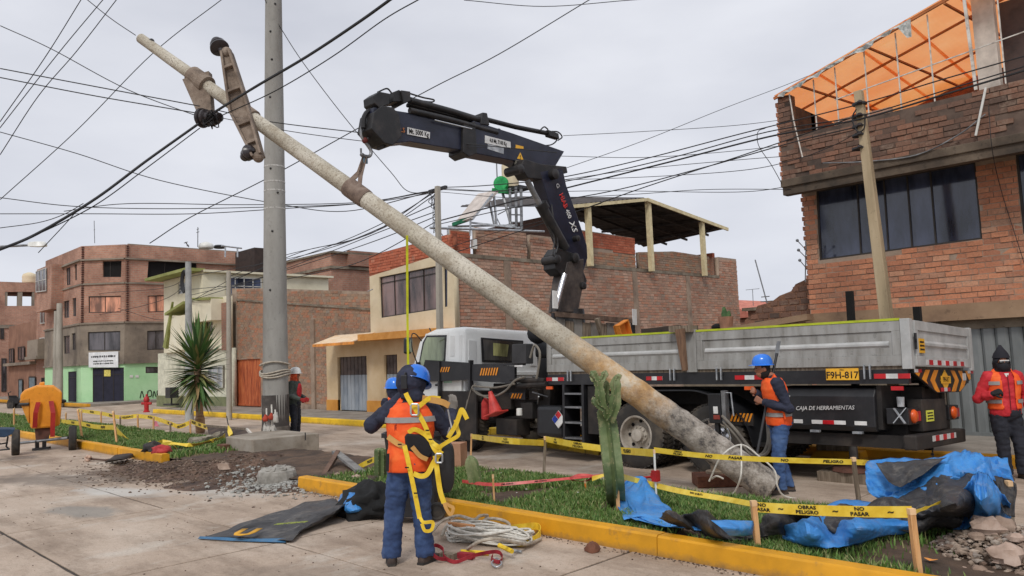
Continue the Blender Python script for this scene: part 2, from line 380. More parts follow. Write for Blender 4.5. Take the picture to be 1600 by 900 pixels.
# ---------------------------------------------------------------- ground, road slabs, kerbs
def grid_sheet(name, x0, x1, y0, y1, z, m, nx=2, ny=2, hf=None):
    xs = np.linspace(x0, x1, nx); ys = np.linspace(y0, y1, ny); vs = [(x, y, z+(hf(x, y) if hf else 0)) for y in ys for x in xs]
    fs = [(j*nx+i, j*nx+i+1, (j+1)*nx+i+1, (j+1)*nx+i) for j in range(ny-1) for i in range(nx-1)]
    me = bpy.data.meshes.new(name); me.from_pydata(vs, [], fs); me.materials.append(m)
    o = bpy.data.objects.new(name, me); COL.objects.link(o)
    if hf: me.polygons.foreach_set('use_smooth', [True]*len(me.polygons))
    return o
earth = mat('bare_earth', (96, 80, 66), (70, 58, 48), (124, 106, 88), scale=1.5, bump=.8, bscale=18)
struct(grid_sheet('ground', -700, 700, -700, 700, -.06, earth))
def road_material():
    t = NT('worn_road_concrete'); geo = t.n('NewGeometry').outputs['Position']; oi = t.n('ObjectInfo').outputs['Random']
    a = t.ramp(t.noise(.55, 8, .62, vec=geo), (.3, (156, 138, 122)), (.46, (184, 165, 147)), (.6, (200, 183, 166)), (.75, (212, 200, 186)))
    a = t.mix(t.math('MULTIPLY', oi, .3), a, (172, 154, 136))
    st = t.ramp(t.noise(1.3, 9, .7, vec=geo, stretch=(.5, 1.7, 1)), (.38, (.5, .47, .44)), (.55, (1, 1, 1)))
    a = t.mix(.6, a, st, 'MULTIPLY')
    pale = t.ramp(t.noise(.8, 7, .7, vec=geo, stretch=(1, .55, 1)), (.56, (0, 0, 0)), (.66, (1, 1, 1)))
    a = t.mix(t.math('MULTIPLY', pale, .6), a, (204, 196, 184))
    gr = t.ramp(t.noise(70, 3, .7, vec=geo), (.35, (.62, .6, .58)), (.55, (1, 1, 1)))
    a = t.mix(.5, a, gr, 'MULTIPLY')
    gr2 = t.ramp(t.noise(16, 5, .75, vec=geo), (.33, (.6, .57, .54)), (.5, (1, 1, 1)))
    a = t.mix(.5, a, gr2, 'MULTIPLY')
    # muddy wash spreading from the excavation, and wet cement spill patches
    def blob(cx, cy, rx, ry, rot, soft):
        mp = t.n('Mapping'); mp.vector_type = 'TEXTURE'; mp.inputs['Location'].default_value = (cx, cy, 0); mp.inputs['Rotation'].default_value = (0, 0, rot); mp.inputs['Scale'].default_value = (rx, ry, 1)
        t.l(geo, mp.inputs[0]); ln = t.n('VectorMath', operation='LENGTH')
        sp = t.n('SeparateXYZ'); t.l(mp.outputs[0], sp.inputs[0]); cb = t.n('CombineXYZ'); t.l(sp.outputs[0], cb.inputs[0]); t.l(sp.outputs[1], cb.inputs[1]); t.l(cb.outputs[0], ln.inputs[0])
        d = t.math('ADD', ln.outputs['Value'], t.math('MULTIPLY', t.math('SUBTRACT', t.noise(2.2, 6, .65, vec=geo), .5), 1.6))
        return t.ramp(d, (1-soft, (1, 1, 1)), (1.0, (0, 0, 0)))
    a = t.mix(t.math('MULTIPLY', blob(-14.2, 5.6, 2.9, 1.3, .45, .45), .85), a, (92, 74, 60))
    a = t.mix(t.math('MULTIPLY', blob(-15.6, 3.9, 2.0, .7, .3, .5), .6), a, (104, 96, 88))
    a = t.mix(t.math('MULTIPLY', blob(-11.6, 3.3, .9, .35, .2, .4), .7), a, (134, 132, 126))
    a = t.mix(t.math('MULTIPLY', blob(-12.9, 4.2, 1.3, .4, .3, .5), .7), a, (196, 194, 188))
    a = t.mix(t.math('MULTIPLY', blob(-11.4, 5.3, 1.3, .6, .1, .6), .7), a, (186, 182, 174))
    a = t.mix(t.math('MULTIPLY', blob(-6.2, 3.6, .9, .5, .5, .6), .4), a, (118, 106, 94))
    t.base(a); t.set(Roughness=.82, Specular_IOR_Level=.35)
    hh = t.math('ADD', t.noise(60, 3, .7, vec=geo), t.math('MULTIPLY', t.noise(9, 5, .7, vec=geo), 1.5))
    t.bump(hh, .45, .006); return t.m
road_m = road_material()
joint_m = mat('tarred_joint', (62, 54, 46), (46, 40, 36), (90, 80, 68), scale=8, bump=.6)
road = struct(grid_sheet('road', -90, 45, -14, 12.6, -.012, joint_m))
rnd = random.Random(3)
xj = [45, 14.6, 11.42, 8.25, 5.07, 1.89, -1.29, -4.47, -7.65, -10.83, -14.0, -17.2, -20.4, -23.6, -26.8, -30., -33.2, -39.6, -49.2, -60, -90]
yj = [-14, -7.2, -4.1, -1., 2.24, 4.05, 5.94]
yj2 = [8.25, 9.44, 10.95, 12.62]
def slab(x0, x1, y0, y1, z=0.0, par=road, name='slab', m=road_m, g=.012):
    x0, x1 = x0+g*rnd.uniform(.5, 1.6), x1-g*rnd.uniform(.5, 1.6); y0 += g*rnd.uniform(.5, 1.5); y1 -= g*rnd.uniform(.5, 1.5)
    nx = max(2, min(14, int((x1-x0)/.3))); mb = MB(); r = []
    def edge(a, b, n):
        return [(a[0]+(b[0]-a[0])*i/n+rnd.uniform(-.007, .007), a[1]+(b[1]-a[1])*i/n+rnd.uniform(-.007, .007)) for i in range(n)]
    P = edge((x0, y0), (x1, y0), nx)+edge((x1, y0), (x1, y1), 6)+edge((x1, y1), (x0, y1), nx)+edge((x0, y1), (x0, y0), 6)
    mb.loft([[(x, y, z-.05) for x, y in P], [(x, y, z-.004) for x, y in P], [(x+(.006 if x < (x0+x1)/2 else -.006), y+(.006 if y < (y0+y1)/2 else -.006), z) for x, y in P]])
    return mb.build(name, m, par)
for i in range(len(xj)-1):
    for j in range(len(yj)-1): slab(xj[i+1], xj[i], yj[j], yj[j+1], g=.03 if j == 3 else .012)
    for j in range(3): slab(xj[i+1]+.7, xj[i]+.7, yj2[j], yj2[j+1])
side_road = struct(grid_sheet('side_road', -46.2, -35.2, 12.6, 60, -.002, road_m))
# pavements
pave_m = mat('pavement_concrete', (140, 132, 122), (112, 104, 96), (160, 152, 142), scale=1.4, bump=.5, bscale=30, spots=.3)
pavement = struct(MB().bb(-35.2, 45, 12.78, 15.3, -.05, .13).build('pavement', old_concrete))
xs = -35.2
while xs < 40: slab(xs, xs+1.8, 12.8, 15.3, .14, pavement, 'paving_slab', pave_m, .008); xs += 1.8
pav2 = struct(MB().bb(-90, -46.2, 13.4, 17, -.05, .14).build('pavement', pave_m))
struct(MB().bb(-48.3, -46.2, 17.0, 60, -.05, .14).build('pavement', pave_m))
def kerb_paint(n, c, dirt):
    t = NT(n); geo = t.n('NewGeometry').outputs['Position']
    a = t.ramp(t.noise(2, 6, .6, vec=geo), (.3, tuple(v*.86 for v in c)), (.6, c), (.8, tuple(min(255, v*1.05) for v in c)))
    d = t.ramp(t.noise(5, 8, .72, vec=geo), (.56, (0, 0, 0)), (.68, (1, 1, 1)))
    a = t.mix(t.math('MULTIPLY', d, dirt), a, (140, 104, 62)); sp = t.n('SeparateXYZ'); t.l(geo, sp.inputs[0])
    # splash-back mud along the foot of the kerb
    ft = t.ramp(t.math('ADD', t.math('MULTIPLY', sp.outputs[2], 7), t.noise(9, 5, .7, vec=geo)), (.42, (1, 1, 1)), (.95, (0, 0, 0)))
    a = t.mix(t.math('MULTIPLY', ft, .75), a, (120, 96, 68))
    t.base(a); t.set(Roughness=.6); t.bump(t.noise(40, 4, .6, vec=geo), .35, .004); return t.m
kerb_m = kerb_paint('yellow_kerb_paint', (222, 158, 22), .55)
kerb_m2 = kerb_paint('bright_yellow_kerb_paint', (236, 192, 24), .4)
def kerb(name, x0, x1, y0, y1, h, m, L_=3.2, taper=0):
    root = bpy.data.objects.new(name, None); COL.objects.link(root); root.location = (x0, y0, 0); struct(root)
    x = x0
    while x < x1-.05:
        e = min(x1, x+L_*rnd.uniform(.97, 1.03)); dz = rnd.uniform(-.006, .006); dy = rnd.uniform(-.006, .006)
        mb = MB(); c = .018
        prof = [(y0+dy-.012, -.03), (y0+dy, h-c+dz), (y0+dy+c, h+dz), (y1-c, h+dz), (y1, h-c+dz), (y1, -.03)]
        n = 8; rings = []
        for i in range(n+1):
            xx = x+.004+(e-x-.008)*i/n; k = 1.0
            if taper and xx < x0+1.2: k = .25+.75*(xx-x0)/1.2
            if taper == 2 and xx > x1-1.2: k = .3+.7*(x1-xx)/1.2
            rings.append([(xx, y+rnd.uniform(-.003, .003), z_*k if z_ > 0 else z_) for y, z_ in prof])
        mb.loft(rings); mb.build('kerb_block', m, root, smooth=35); x = e
    return root
kerb('island_kerb', -10.56, 4.5, 5.9, 6.06, .185, kerb_m)
kerb('island_kerb', -60, -15.9, 5.9, 6.06, .185, kerb_m)
kerb('island_kerb', -5.6, 4.5, 8.12, 8.26, .12, kerb_m2, 3.2)
kerb('pavement_kerb', -34.9, -12.9, 12.6, 12.8, .17, kerb_m2, 2.4)
kerb('pavement_kerb', -12.9, 40, 12.6, 12.8, .17, kerb_m, 4)
kerb('pavement_kerb', -90, -46.2, 13.2, 13.42, .17, kerb_m)
# chopped blocks of kerb standing proud beside the lorry
kb = thing('kerb_block', 'yellow painted concrete ramp block on the road behind the yellow tape stake', 'kerb block', (-10.26,11.5,0.0))
mb = MB(); a = V((-11.15,11.53,0.0)); b = V((-8.92,10.95,0.0))
mb.hexa([a, b, b+V(0, .5, 0), a+V(0, .5, 0), a+V(.12, .06, .13), b+V(-.03, .06, .13), b+V(-.03, .5, .13), a+V(.12, .5, .13)]); mb.build('block', kerb_m2, kb, bevel=.01)
mb = MB(); mb.ribbon([b-V(.3, .01, 0), b-V(.3, .01, -.135), b-V(.3, -.5, -.138)], .008, (1, 0, 0), .01); mb.build('joint', joint_m, kb)
kb = thing('kerb_block', 'yellow painted ramp block under the tail of the lorry beside the steel jack leg', 'kerb block', (-5.18,11.85,0.0))
mb = MB(); a = V((-5.61,12.18,-0.0)); b = V((-4.81,12.28,0.0))
mb.hexa([a, b, b+V(0, .5, 0), a+V(0, .5, 0), a+V(.12, .06, .14), b+V(-.03, .06, .14), b+V(-.03, .5, .14), a+V(.12, .5, .14)]); mb.build('block', kerb_m, kb, bevel=.01)
mb = MB().box(a+V(.35, .25, .2), (.5, .3, .1), .2); mb.build('timber_packing', wood_old, kb)

# ---------------------------------------------------------------- island: soil and grass
def fbm(x, y, s, o=4): return noise.fractal(Vector((x*s, y*s, 0)), 1.0, 2.0, o)
soil_m = mat('dark_soil', (84, 66, 52), (54, 43, 34), (110, 88, 70), scale=2.2, bump=1.0, bscale=25, bdist=.02)
island = grid_sheet('island_soil', -60, 5, 6.05, 8.2, .115, soil_m, 500, 20, lambda x, y: .03*fbm(x, y, 1.5)+.012*fbm(x, y, 9, 3)-.6*max(0, 1-abs((x+13.3)/2.3)**2)*0)
struct(island)
# excavation spoil: low mound spreading over the road
def mound(x, y):
    e = ((x+13.1)/2.6)**2+((y-6.6)/1.6)**2; h = .20*math.exp(-1.4*e*e)*(.55+.9*fbm(x, y, .9)+.25*fbm(x, y, 5, 4))
    e2 = ((x+15.0)/1.9)**2+((y-5.6)/.75)**2; h += .05*math.exp(-1.5*e2*e2)*(.6+fbm(x, y, 3, 4))
    h -= .34*math.exp(-((x+11.9)/.75)**2*1.2-((y-7.2)/.5)**2*1.2)
    return h-.012
dirt_m = mat('dug_earth', (86, 66, 54), (56, 44, 38), (122, 98, 82), scale=3, bump=1.0, bscale=30, bdist=.02)
grid_sheet('spoil_earth', -17.6, -9.6, 4.5, 8.35, 0.0, dirt_m, 300, 150, mound)['kind'] = 'structure'
def scatter(name, n, fn, m, smin, smax, par=None, flat=.7, seed=1):
    """irregular little stones joined as one pile (nobody could count them)"""
    r = np.random.default_rng(seed); ico = [(0, 0, 1), (.89, 0, .45), (.28, .85, .45), (-.72, .53, .45), (-.72, -.53, .45), (.28, -.85, .45), (.72, .53, -.45), (-.28, .85, -.45), (-.89, 0, -.45), (-.28, -.85, -.45), (.72, -.53, -.45), (0, 0, -1)]
    F = [(0, 1, 2), (0, 2, 3), (0, 3, 4), (0, 4, 5), (0, 5, 1), (1, 6, 2), (2, 7, 3), (3, 8, 4), (4, 9, 5), (5, 10, 1), (6, 7, 2), (7, 8, 3), (8, 9, 4), (9, 10, 5), (10, 6, 1), (6, 11, 7), (7, 11, 8), (8, 11, 9), (9, 11, 10), (10, 11, 6)]
    ico = np.array(ico); F = np.array(F); vs = []; 
    for i in range(n):
        p, k = fn(r); s_ = (smin+(smax-smin)*r.random()**2.5)*k; a = r.random()*6.28; R_ = np.array([[cos(a), -sin(a), 0], [sin(a), cos(a), 0], [0, 0, 1]])
        vs.append((ico*(1+r.uniform(-.25, .25, (12, 1)))*s_*np.array([1, r.uniform(.6, 1), flat*r.uniform(.6, 1)]))@R_.T+np.array(p))
    me = bpy.data.meshes.new(name); me.from_pydata(np.concatenate(vs).tolist(), [], (np.arange(n)[:, None, None]*12+F[None]).reshape(-1, 3).tolist())
    at = me.attributes.new('bv', 'FLOAT', 'FACE'); at.data.foreach_set('value', np.repeat(r.random(n), 20).astype(np.float32))
    me.materials.append(m); o = bpy.data.objects.new(name, me); COL.objects.link(o); stuff(o); return o
stone_m = brick_mat('field_stones', [(120, 104, 90), (150, 132, 116), (176, 158, 142), (132, 108, 92), (160, 150, 140), (190, 172, 154)])
rubble_m = brick_mat('cement_rubble', [(150, 150, 144), (176, 176, 170), (130, 128, 122), (190, 190, 184)])
def f_rub(r):
    a = r.random()*6.28; d = abs(r.normal())*.55; x = -11.3+cos(a)*d*1.3; y = 5.9+sin(a)*d*.75; return (x, y, max(0, mound(x, y))+.01), 1
tag(scatter('cement_rubble', 1500, f_rub, rubble_m, .008, .045), 'pale crushed cement rubble scattered round the core stump', 'rubble')
def f_dirt(r):
    x = r.normal(-14.3, 1.5); y = r.normal(6.0, .65); return (x, min(8.3, y), max(0, mound(x, min(8.3, y)))+.004), 1
tag(scatter('earth_clods', 6000, f_dirt, brick_mat('earth_clods', [(70, 56, 46), (96, 78, 64), (120, 100, 84), (84, 66, 54), (150, 132, 116)]), .006, .035, seed=4), 'brown earth clods and small stones strewn over the spoil', 'clods')
def f_road(r): return (r.uniform(-16, 1), r.uniform(1.8, 5.85), .003), 1
tag(scatter('road_grit', 900, f_road, brick_mat('earth_clods', []), .003, .012, seed=9), 'grit and tiny pebbles lying loose on the road slabs', 'grit')
def f_kerb(r): return (r.uniform(-10.9, 0), 5.87-abs(r.normal())*.05, .004), 1
tag(scatter('kerb_dirt', 900, f_kerb, brick_mat('earth_clods', []), .004, .016, seed=12), 'line of loose dirt and crumbs along the foot of the near kerb', 'dirt')
# grass
def grass(name, regions, m, seed):
    r = np.random.default_rng(seed); P = []
    for x0, x1, y0, y1, dens, hh, fn in regions:
        n = int((x1-x0)*(y1-y0)*dens); x = r.uniform(x0, x1, n); y = r.uniform(y0, y1, n)
        keep = np.array([fn(a, b) > r.random() for a, b in zip(x, y)]); P.append(np.stack([x, y, np.full(n, hh)], 1)[keep])
    P = np.concatenate(P); n = len(P); a = r.uniform(0, 6.28, n); ln = P[:, 2]*r.uniform(.45, 1.3, n); w_ = .0045+.003*r.random(n)+.0006*np.abs(P[:, 0])
    dx, dy = np.cos(a), np.sin(a); lean = ln*r.uniform(.1, .8, n); b = r.uniform(0, 6.28, n)
    z0 = np.full(n, .10)
    c = np.stack([P[:, 0], P[:, 1], z0], 1)
    wv = np.stack([dx*w_, dy*w_, np.zeros(n)], 1); lv = np.stack([np.cos(b)*lean, np.sin(b)*lean, ln], 1)
    vs = np.stack([c-wv, c+wv, c+wv*.7+lv*np.array([.4, .4, .6]), c-wv*.7+lv*np.array([.4, .4, .6]), c+lv], 1).reshape(-1, 3)
    i = np.arange(n)[:, None]*5
    fs = np.concatenate([i+np.array([[0, 1, 2, 3]])], 0).tolist()+np.concatenate([i+np.array([[3, 2, 4]])], 0).tolist()
    me = bpy.data.meshes.new(name); me.from_pydata(vs.tolist(), [], fs)
    rv = r.random(n).astype(np.float32); at = me.attributes.new('bv', 'FLOAT', 'FACE'); at.data.foreach_set('value', np.concatenate([rv, rv]))
    me.materials.append(m); o = bpy.data.objects.new(name, me); COL.objects.link(o); return stuff(o)
def leaf_mat(name, cols, rough=.6):
    t = NT(name); at = t.n('Attribute'); at.attribute_name = 'bv'; oi = t.n('ObjectInfo')
    r = t.math('FRACT', t.math('ADD', at.outputs['Fac'], oi.outputs['Random']))
    t.base(t.ramp(r, *[(i/(len(cols)-1), c) for i, c in enumerate(cols)])); t.set(Roughness=rough, Subsurface_Weight=0)
    MATS[name] = t.m; return t.m
grass_m = leaf_mat('grass_blades', [(62, 92, 38), (84, 118, 48), (102, 136, 60), (74, 106, 46), (124, 142, 76), (154, 148, 102)])
def gd(x, y):
    v = fbm(x, y, 1.1, 3); k = .7+1.5*v
    if -17.3 < x < -10: k *= max(0, min(1, abs(x+13.6)/1.9-1.0)) if x < -13.6 else max(0, min(1, (x+10.6)/1.2))
    if -6.5 < x < -4.4: k *= .75
    if x > -3.7: k *= max(.02, .55-.33*(x+3.7)+.5*v)
    return k
tag(grass('island_grass', [(-10.6, -2, 6.06, 8.15, 9000, .08, gd), (-2, 4, 6.06, 8.15, 4500, .06, gd), (-24, -14, 6.06, 8.2, 4200, .10, gd), (-40, -24, 6.05, 8.3, 1600, .12, gd), (-60, -40, 6.05, 8.3, 600, .14, gd)], grass_m, 5), 'green grass growing on the central island between the kerbs', 'grass')
def f_lit(r): return (r.uniform(-10, -1.5), r.uniform(6.2, 8.0), .17), 1
tag(scatter('litter_flecks', 60, f_lit, white_paint, .008, .02, seed=33, flat=.3), 'tiny pale litter flecks caught in the island grass', 'litter')
# ---------------------------------------------------------------- buildings
BR = [(192, 128, 98), (210, 142, 108), (218, 150, 114), (200, 134, 102), (180, 124, 98), (214, 160, 128), (206, 132, 96), (184, 146, 122)]
brick_near = brick_mat('fired_brick', BR)
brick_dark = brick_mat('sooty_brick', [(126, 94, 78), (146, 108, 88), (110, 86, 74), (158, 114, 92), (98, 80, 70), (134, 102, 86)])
brick_mid = brick_mat('adobe_brick', [(178, 142, 120), (192, 156, 134), (196, 140, 112), (166, 134, 116), (204, 168, 146), (184, 126, 100), (168, 150, 134)])
brick_wl = brick_mat('old_wall_brick', [(160, 132, 110), (174, 144, 118), (184, 132, 102), (150, 126, 108), (168, 146, 124), (190, 126, 94), (162, 148, 132)])
mortar = mat('mortar_bed', (160, 140, 122), (134, 116, 100), (176, 156, 138), scale=3, bump=.7)
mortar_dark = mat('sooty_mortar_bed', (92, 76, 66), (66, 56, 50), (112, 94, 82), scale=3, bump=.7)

# --- right: brick house with projecting upper storey and orange roof terrace
RB = thing('brick_house', 'red brick house with dark strip window and orange translucent terrace roof at the right', 'house', (-4, 15.2, 0))
RL = Pl(*((-8.0,15.2),(1.0,0.0),(0.0,-1.0))); RU = Pl(*((-8.0,14.4),(1.0,0.0),(0.0,-1.0)))
low = [(1.278,2.498),(1.293,4.816),(5.192,5.341),(4.944,2.385)]; SR = 14.0
def ext(q, k): # extend a line of two points to s = SR
    (a, b), (c, d) = q; return (SR, round(b+(d-b)*(SR-a)/(c-a)*k, 3))
lowo = [(low[0][0], 2.42), (SR, 2.42), (SR, 4.95), (low[1][0]+.02, 4.95)]
w1 = [(1.538,3.509),(4.426,3.565),(4.392,4.959),(1.575,4.858)]; w1[2] = (w1[2][0], 4.93); w1[3] = (w1[3][0], 4.93)
w1[1] = (w1[1][0], w1[0][1]+.04); w1[2] = (w1[1][0], 4.93)
w2s = 5.028; w2 = [(w2s, 3.55), (w2s+2.6, 3.55), (w2s+2.6, 4.93), (w2s, 4.93)]
w3 = [(w2s+4, 3.55), (w2s+7, 3.55), (w2s+7, 4.93), (w2s+4, 4.93)]
wall('wall', RL, lowo, [w1, w2, w3], .22, mortar, RB)
bricks(RL, [(lowo[0][0], 2.45), (SR, 2.45), (SR, 4.9), (lowo[3][0], 4.9)], [w1, w2, w3], RB, brick_near, bw=.255, bh=.088, gap=.012, single=210, key=lambda b: b[0], seed=2, rough_=.012)
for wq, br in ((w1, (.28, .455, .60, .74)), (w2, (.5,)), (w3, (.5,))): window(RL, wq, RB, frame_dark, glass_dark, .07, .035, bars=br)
# concrete bands and soffit
mb = MB().bb(-6.78, 6, 15.08, 15.45, 2.16, 2.45); mb.build('concrete_band', mat('band_concrete', (150, 122, 96), (118, 94, 76), (168, 140, 112), scale=1.2, bump=.5, spots=.3), RB)
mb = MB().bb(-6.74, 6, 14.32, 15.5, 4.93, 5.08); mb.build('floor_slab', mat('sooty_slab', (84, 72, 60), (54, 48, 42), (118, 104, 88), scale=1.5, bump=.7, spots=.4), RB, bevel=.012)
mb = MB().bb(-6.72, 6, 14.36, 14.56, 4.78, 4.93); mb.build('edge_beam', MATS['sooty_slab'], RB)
# parapet of the upper storey
po = [(1.29, 5.08), (SR, 5.08), (SR, 5.97), (1.55, 5.92), (1.55, 6.75), (1.29, 6.78)]
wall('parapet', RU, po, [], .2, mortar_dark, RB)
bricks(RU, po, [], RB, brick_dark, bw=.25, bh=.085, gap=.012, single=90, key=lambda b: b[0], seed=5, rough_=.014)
# left end walls (pale toothed brick ends)
EL = Pl((-6.71, 14.4), (0, 1), (-1, 0))
mb = MB().bb(-6.70, -6.5, 15.42, 22, 0, 6.6); mb.bb(-6.5, 6, 21.8, 22, 0, 6.6); mb.bb(-6.5, 6, 15.6, 21.8, 6.0, 6.1); mb.bb(5.8, 6, 15.45, 22, 0, 6.6); mb.build('side_wall', brick_wall_mat('side_brickwork', (176, 128, 106), (160, 116, 98), (150, 132, 118)), RB)
mb = MB(); 
for k in range(28): mb.box((-6.72, 15.33, 2.5+k*.1), (.10 if k % 2 else .05, .18, .082)); 
for k in range(16): mb.box((-6.73, 14.5, 5.12+k*.1), (.09 if k % 2 else .05, .18, .082))
stuff(mb.build('toothed_brick_end', brick_near, RB))
mb = MB().bb(-6.69, -6.5, 14.58, 15.6, 5.08, 6.6); mb.build('terrace_end_wall', mortar_dark, RB)
# ground floor: piers, recess and grey metal gate
mb = MB().bb(-6.7, -4.95, 15.2, 15.5, 0, 2.16); mb.build('pier', old_concrete, RB)
mb = MB().bb(-4.95, -4.42, 15.14, 15.6, 0, 2.16); mb.build('pier', mat('pier_render', (134, 120, 106), (108, 96, 86), (150, 136, 120), scale=1.5, spots=.3), RB)
mb = MB().bb(-1.5, -1.2, 15.2, 15.5, 0, 2.16); mb.bb(-6.7, 6, 16.4, 16.5, 0, 2.3); mb.build('recess_wall', black_void, RB)  # near-black colour paints in the shade of the recess
gm = mat('grey_gate_sheet', (124, 128, 128), (104, 108, 108), (142, 144, 144), scale=1.5, stretch=(1, 1, .4), rough=.55, bump=.15)
for k in range(14):
    x = -4.4+k*.21
    mb = MB(); mb.loft([[(x+.004, 15.34, z), (x+.05, 15.30, z), (x+.16, 15.30, z), (x+.206, 15.34, z), (x+.206, 15.36, z), (x+.004, 15.36, z)] for z in (.2, 2.0)]); mb.build('gate_panel', gm, RB)
MB().bb(-4.42, -1.5, 15.28, 15.38, .14, .2).build('gate_rail', gm, RB); MB().bb(-4.42, -1.5, 15.28, 15.4, 2.0, 2.16).build('gate_lintel', old_concrete, RB)
mb = MB(); mb.tube([(-3.62, 15.27, .9), (-3.62, 15.27, 1.12)], .012); mb.build('gate_handle', steel_black, RB)
# orange terrace roof: frame, sheets, rafters
def orange():
    t = NT('orange_translucent_sheet'); geo = t.n('NewGeometry').outputs['Position']; sp = t.n('SeparateXYZ'); t.l(geo, sp.inputs[0])
    wv = t.math('SINE', t.math('MULTIPLY', sp.outputs[0], 75)); a = t.ramp(t.noise(.7, 5, .6, vec=geo), (.3, (250, 178, 104)), (.6, (255, 200, 140)), (.8, (255, 216, 168)))
    t.base(a); t.set(Roughness=.5); t.bump(wv, .5, .02)
    tr = t.n('BsdfTranslucent'); t.l(a, tr.inputs[0]); mx_ = t.n('MixShader'); mx_.inputs[0].default_value = .8
    t.l(t.b.outputs[0], mx_.inputs[1]); t.l(tr.outputs[0], mx_.inputs[2]); tp_ = t.n('BsdfTransparent'); m2_ = t.n('MixShader'); m2_.inputs[0].default_value = .22; t.l(mx_.outputs[0], m2_.inputs[1]); t.l(tp_.outputs[0], m2_.inputs[2]); t.l(m2_.outputs[0], t.out.inputs[0]); return t.m
orange_m = orange()
def zr(x): return 6.80+(x+6.6)*.275
def zb(x, y): return zr(x)-(y-14.3)*.03
for k in range(9):
    x0 = -6.72+k*.82; x1 = x0+.87
    mb = MB(); mb.loft([[(x0, 14.28, zb(x0, 14.28)+.006*(k % 2)), (x1, 14.28, zb(x1, 14.28)+.006*(k % 2)), (x1, 14.28, zb(x1, 14.28)+.012), (x0, 14.28, zb(x0, 14.28)+.012)], [(x0, 18.6, zb(x0, 18.6)+.006*(k % 2)), (x1, 18.6, zb(x1, 18.6)+.006*(k % 2)), (x1, 18.6, zb(x1, 18.6)+.012), (x0, 18.6, zb(x0, 18.6)+.012)]]); mb.build('roof_sheet', orange_m, RB)
raf = mat('rafter_brown', (176, 106, 60), rough=.8); bar_m = mat('white_frame_tube', (206, 200, 190), (160, 150, 140), (222, 218, 210), scale=9, rough=.5)
for y in (15.4, 17.0): MB().bar((-6.7, y, zb(-6.7, y)-.04), (.6, y, zb(.6, y)-.04), .03, .04).build('rafter', raf, RB)
for x in (-6.2, -4.9, -3.6, -2.3, -1.): MB().bar((x, 14.3, zb(x, 14.3)-.08), (x+.5, 18.5, zb(x+.5, 18.5)-.08), .035, .035).build('rafter', raf, RB)
MB().bar((-6.75, 14.32, zr(-6.75)-.03), (.6, 14.32, zr(.6)-.03), .04, .05).build('eave_tube', raf, RB)
for x in [-5.98,-5.56,-5.01,-4.45,-3.91]+[-2.85, -2.4]:
    MB().bar((x, 14.42, 5.93), (x, 14.42, zr(x)-.05), .02, .02).build('frame_tube', bar_m, RB)
x = -3.32; MB().bar((x+.05, 14.38, 5.95), (x, 14.38, zr(x)-.05), .045, .045).build('frame_tube', bar_m, RB)
MB().bar((-5.6, 14.42, 6.42), (.6, 14.42, 7.02), .018, .018).build('frame_rail', bar_m, RB)
MB().bb(-6.6, .5, 18.3, 18.45, 6, 7.4).build('terrace_back_wall', mat('terrace_back', (112, 84, 74), (90, 68, 60), (190, 104, 60), scale=1.1), RB)
MB().bb(-3.32, -3.0, 14.8, 15.0, 5.9, 7.75).build('terrace_pillar', mat('pillar_render', (206, 196, 184), (186, 176, 164)), RB)
MB().bb(-3.01, .4, 15.2, 15.35, 5.9, 7.6).build('terrace_panel', mat('dusky_panel', (84, 70, 66), (66, 56, 54)), RB)
MB().bb(-6.35, -5.2, 16.2, 16.3, 6.0, 6.55).build('white_panel', white_paint, RB)
# torn plastic edge along the eave
mb = MB(); r_ = random.Random(4); top = []; bot = []
for i in range(30):
    x = -6.6+i*.085; top.append(V(x, 14.25+r_.uniform(-.03, .03), zr(x)-.03)); bot.append(V(x+r_.uniform(-.03, .03), 14.22+r_.uniform(-.05, .05), zr(x)-.07-r_.uniform(.0, .07)-(.25 if i > 27 else 0)))
mb.loft([top, bot], caps=False, closed=False); mb.build('torn_plastic', mat('torn_plastic_sheet', (170, 172, 168), (100, 112, 110), (220, 220, 216), scale=12), RB)
# pipes and cables on the facade
MB().tube([(-6.42,14.3,6.73), (-6.37,14.3,6.17), (-6.25,14.3,5.43)], .013).build('drain_pipe', bar_m, RB)
MB().tube([(-3.11,14.3,5.93), (-3.32,14.3,5.17)], .02).build('plastic_pipe', white_paint, RB)
MB().tube(cr([(-5.87,14.3,5.24), (-5.12,14.3,5.11), (-4.26,14.3,5.04), (-3.6,14.3,5.23), (-3.15,14.3,5.49)]), .012).build('loose_pipe', steel_grey, RB)
MB().tube(cr([(-3.09,14.28,5.61), (-3.1,14.28,4.87), (-3.2,15.1,4.3), (-3.04,15.1,3.4), (-2.98,15.1,3.06)]), .006).build('loose_cable', wire_mat, RB)

# --- broken adobe wall and low wall left of it
bw = thing('ruined_wall', 'crumbling adobe wall stub leaning against the left flank of the brick house', 'wall', (-7.6, 15.4, 0))
P = Pl(*((-10.0,15.6),(1.0,0.0),(0.0,-1.0)))
bo = [(1.586,2.153),(1.621,2.433),(1.875,2.572),(1.931,2.722),(2.262,2.78),(2.459,2.901),(2.721,2.975),(2.829,3.114),(3.014,3.177),(3.158,3.269),(3.095,2.078)]
wall('wall', P, bo, [], .35, mat('adobe', (136, 98, 76), (100, 72, 58), (160, 120, 94), scale=3, bump=1.0, bscale=18, bdist=.03, spots=.4), bw)
bricks(P, [(a, b-.03) for a, b in bo], [], bw, brick_dark, bw=.22, bh=.1, gap=.03, seed=8)
lw = thing('boundary_wall', 'low plastered wall with pale coping behind the lorry bed', 'wall', (-8, 14.9, 0))
MB().bb(-9.6, -6.75, 14.9, 15.1, 0, 2.22).build('wall', old_concrete, lw); MB().bar((-8.27,14.8,2.21), (-6.55,14.8,2.38), .3, .12).build('coping', MATS['band_concrete'], lw)
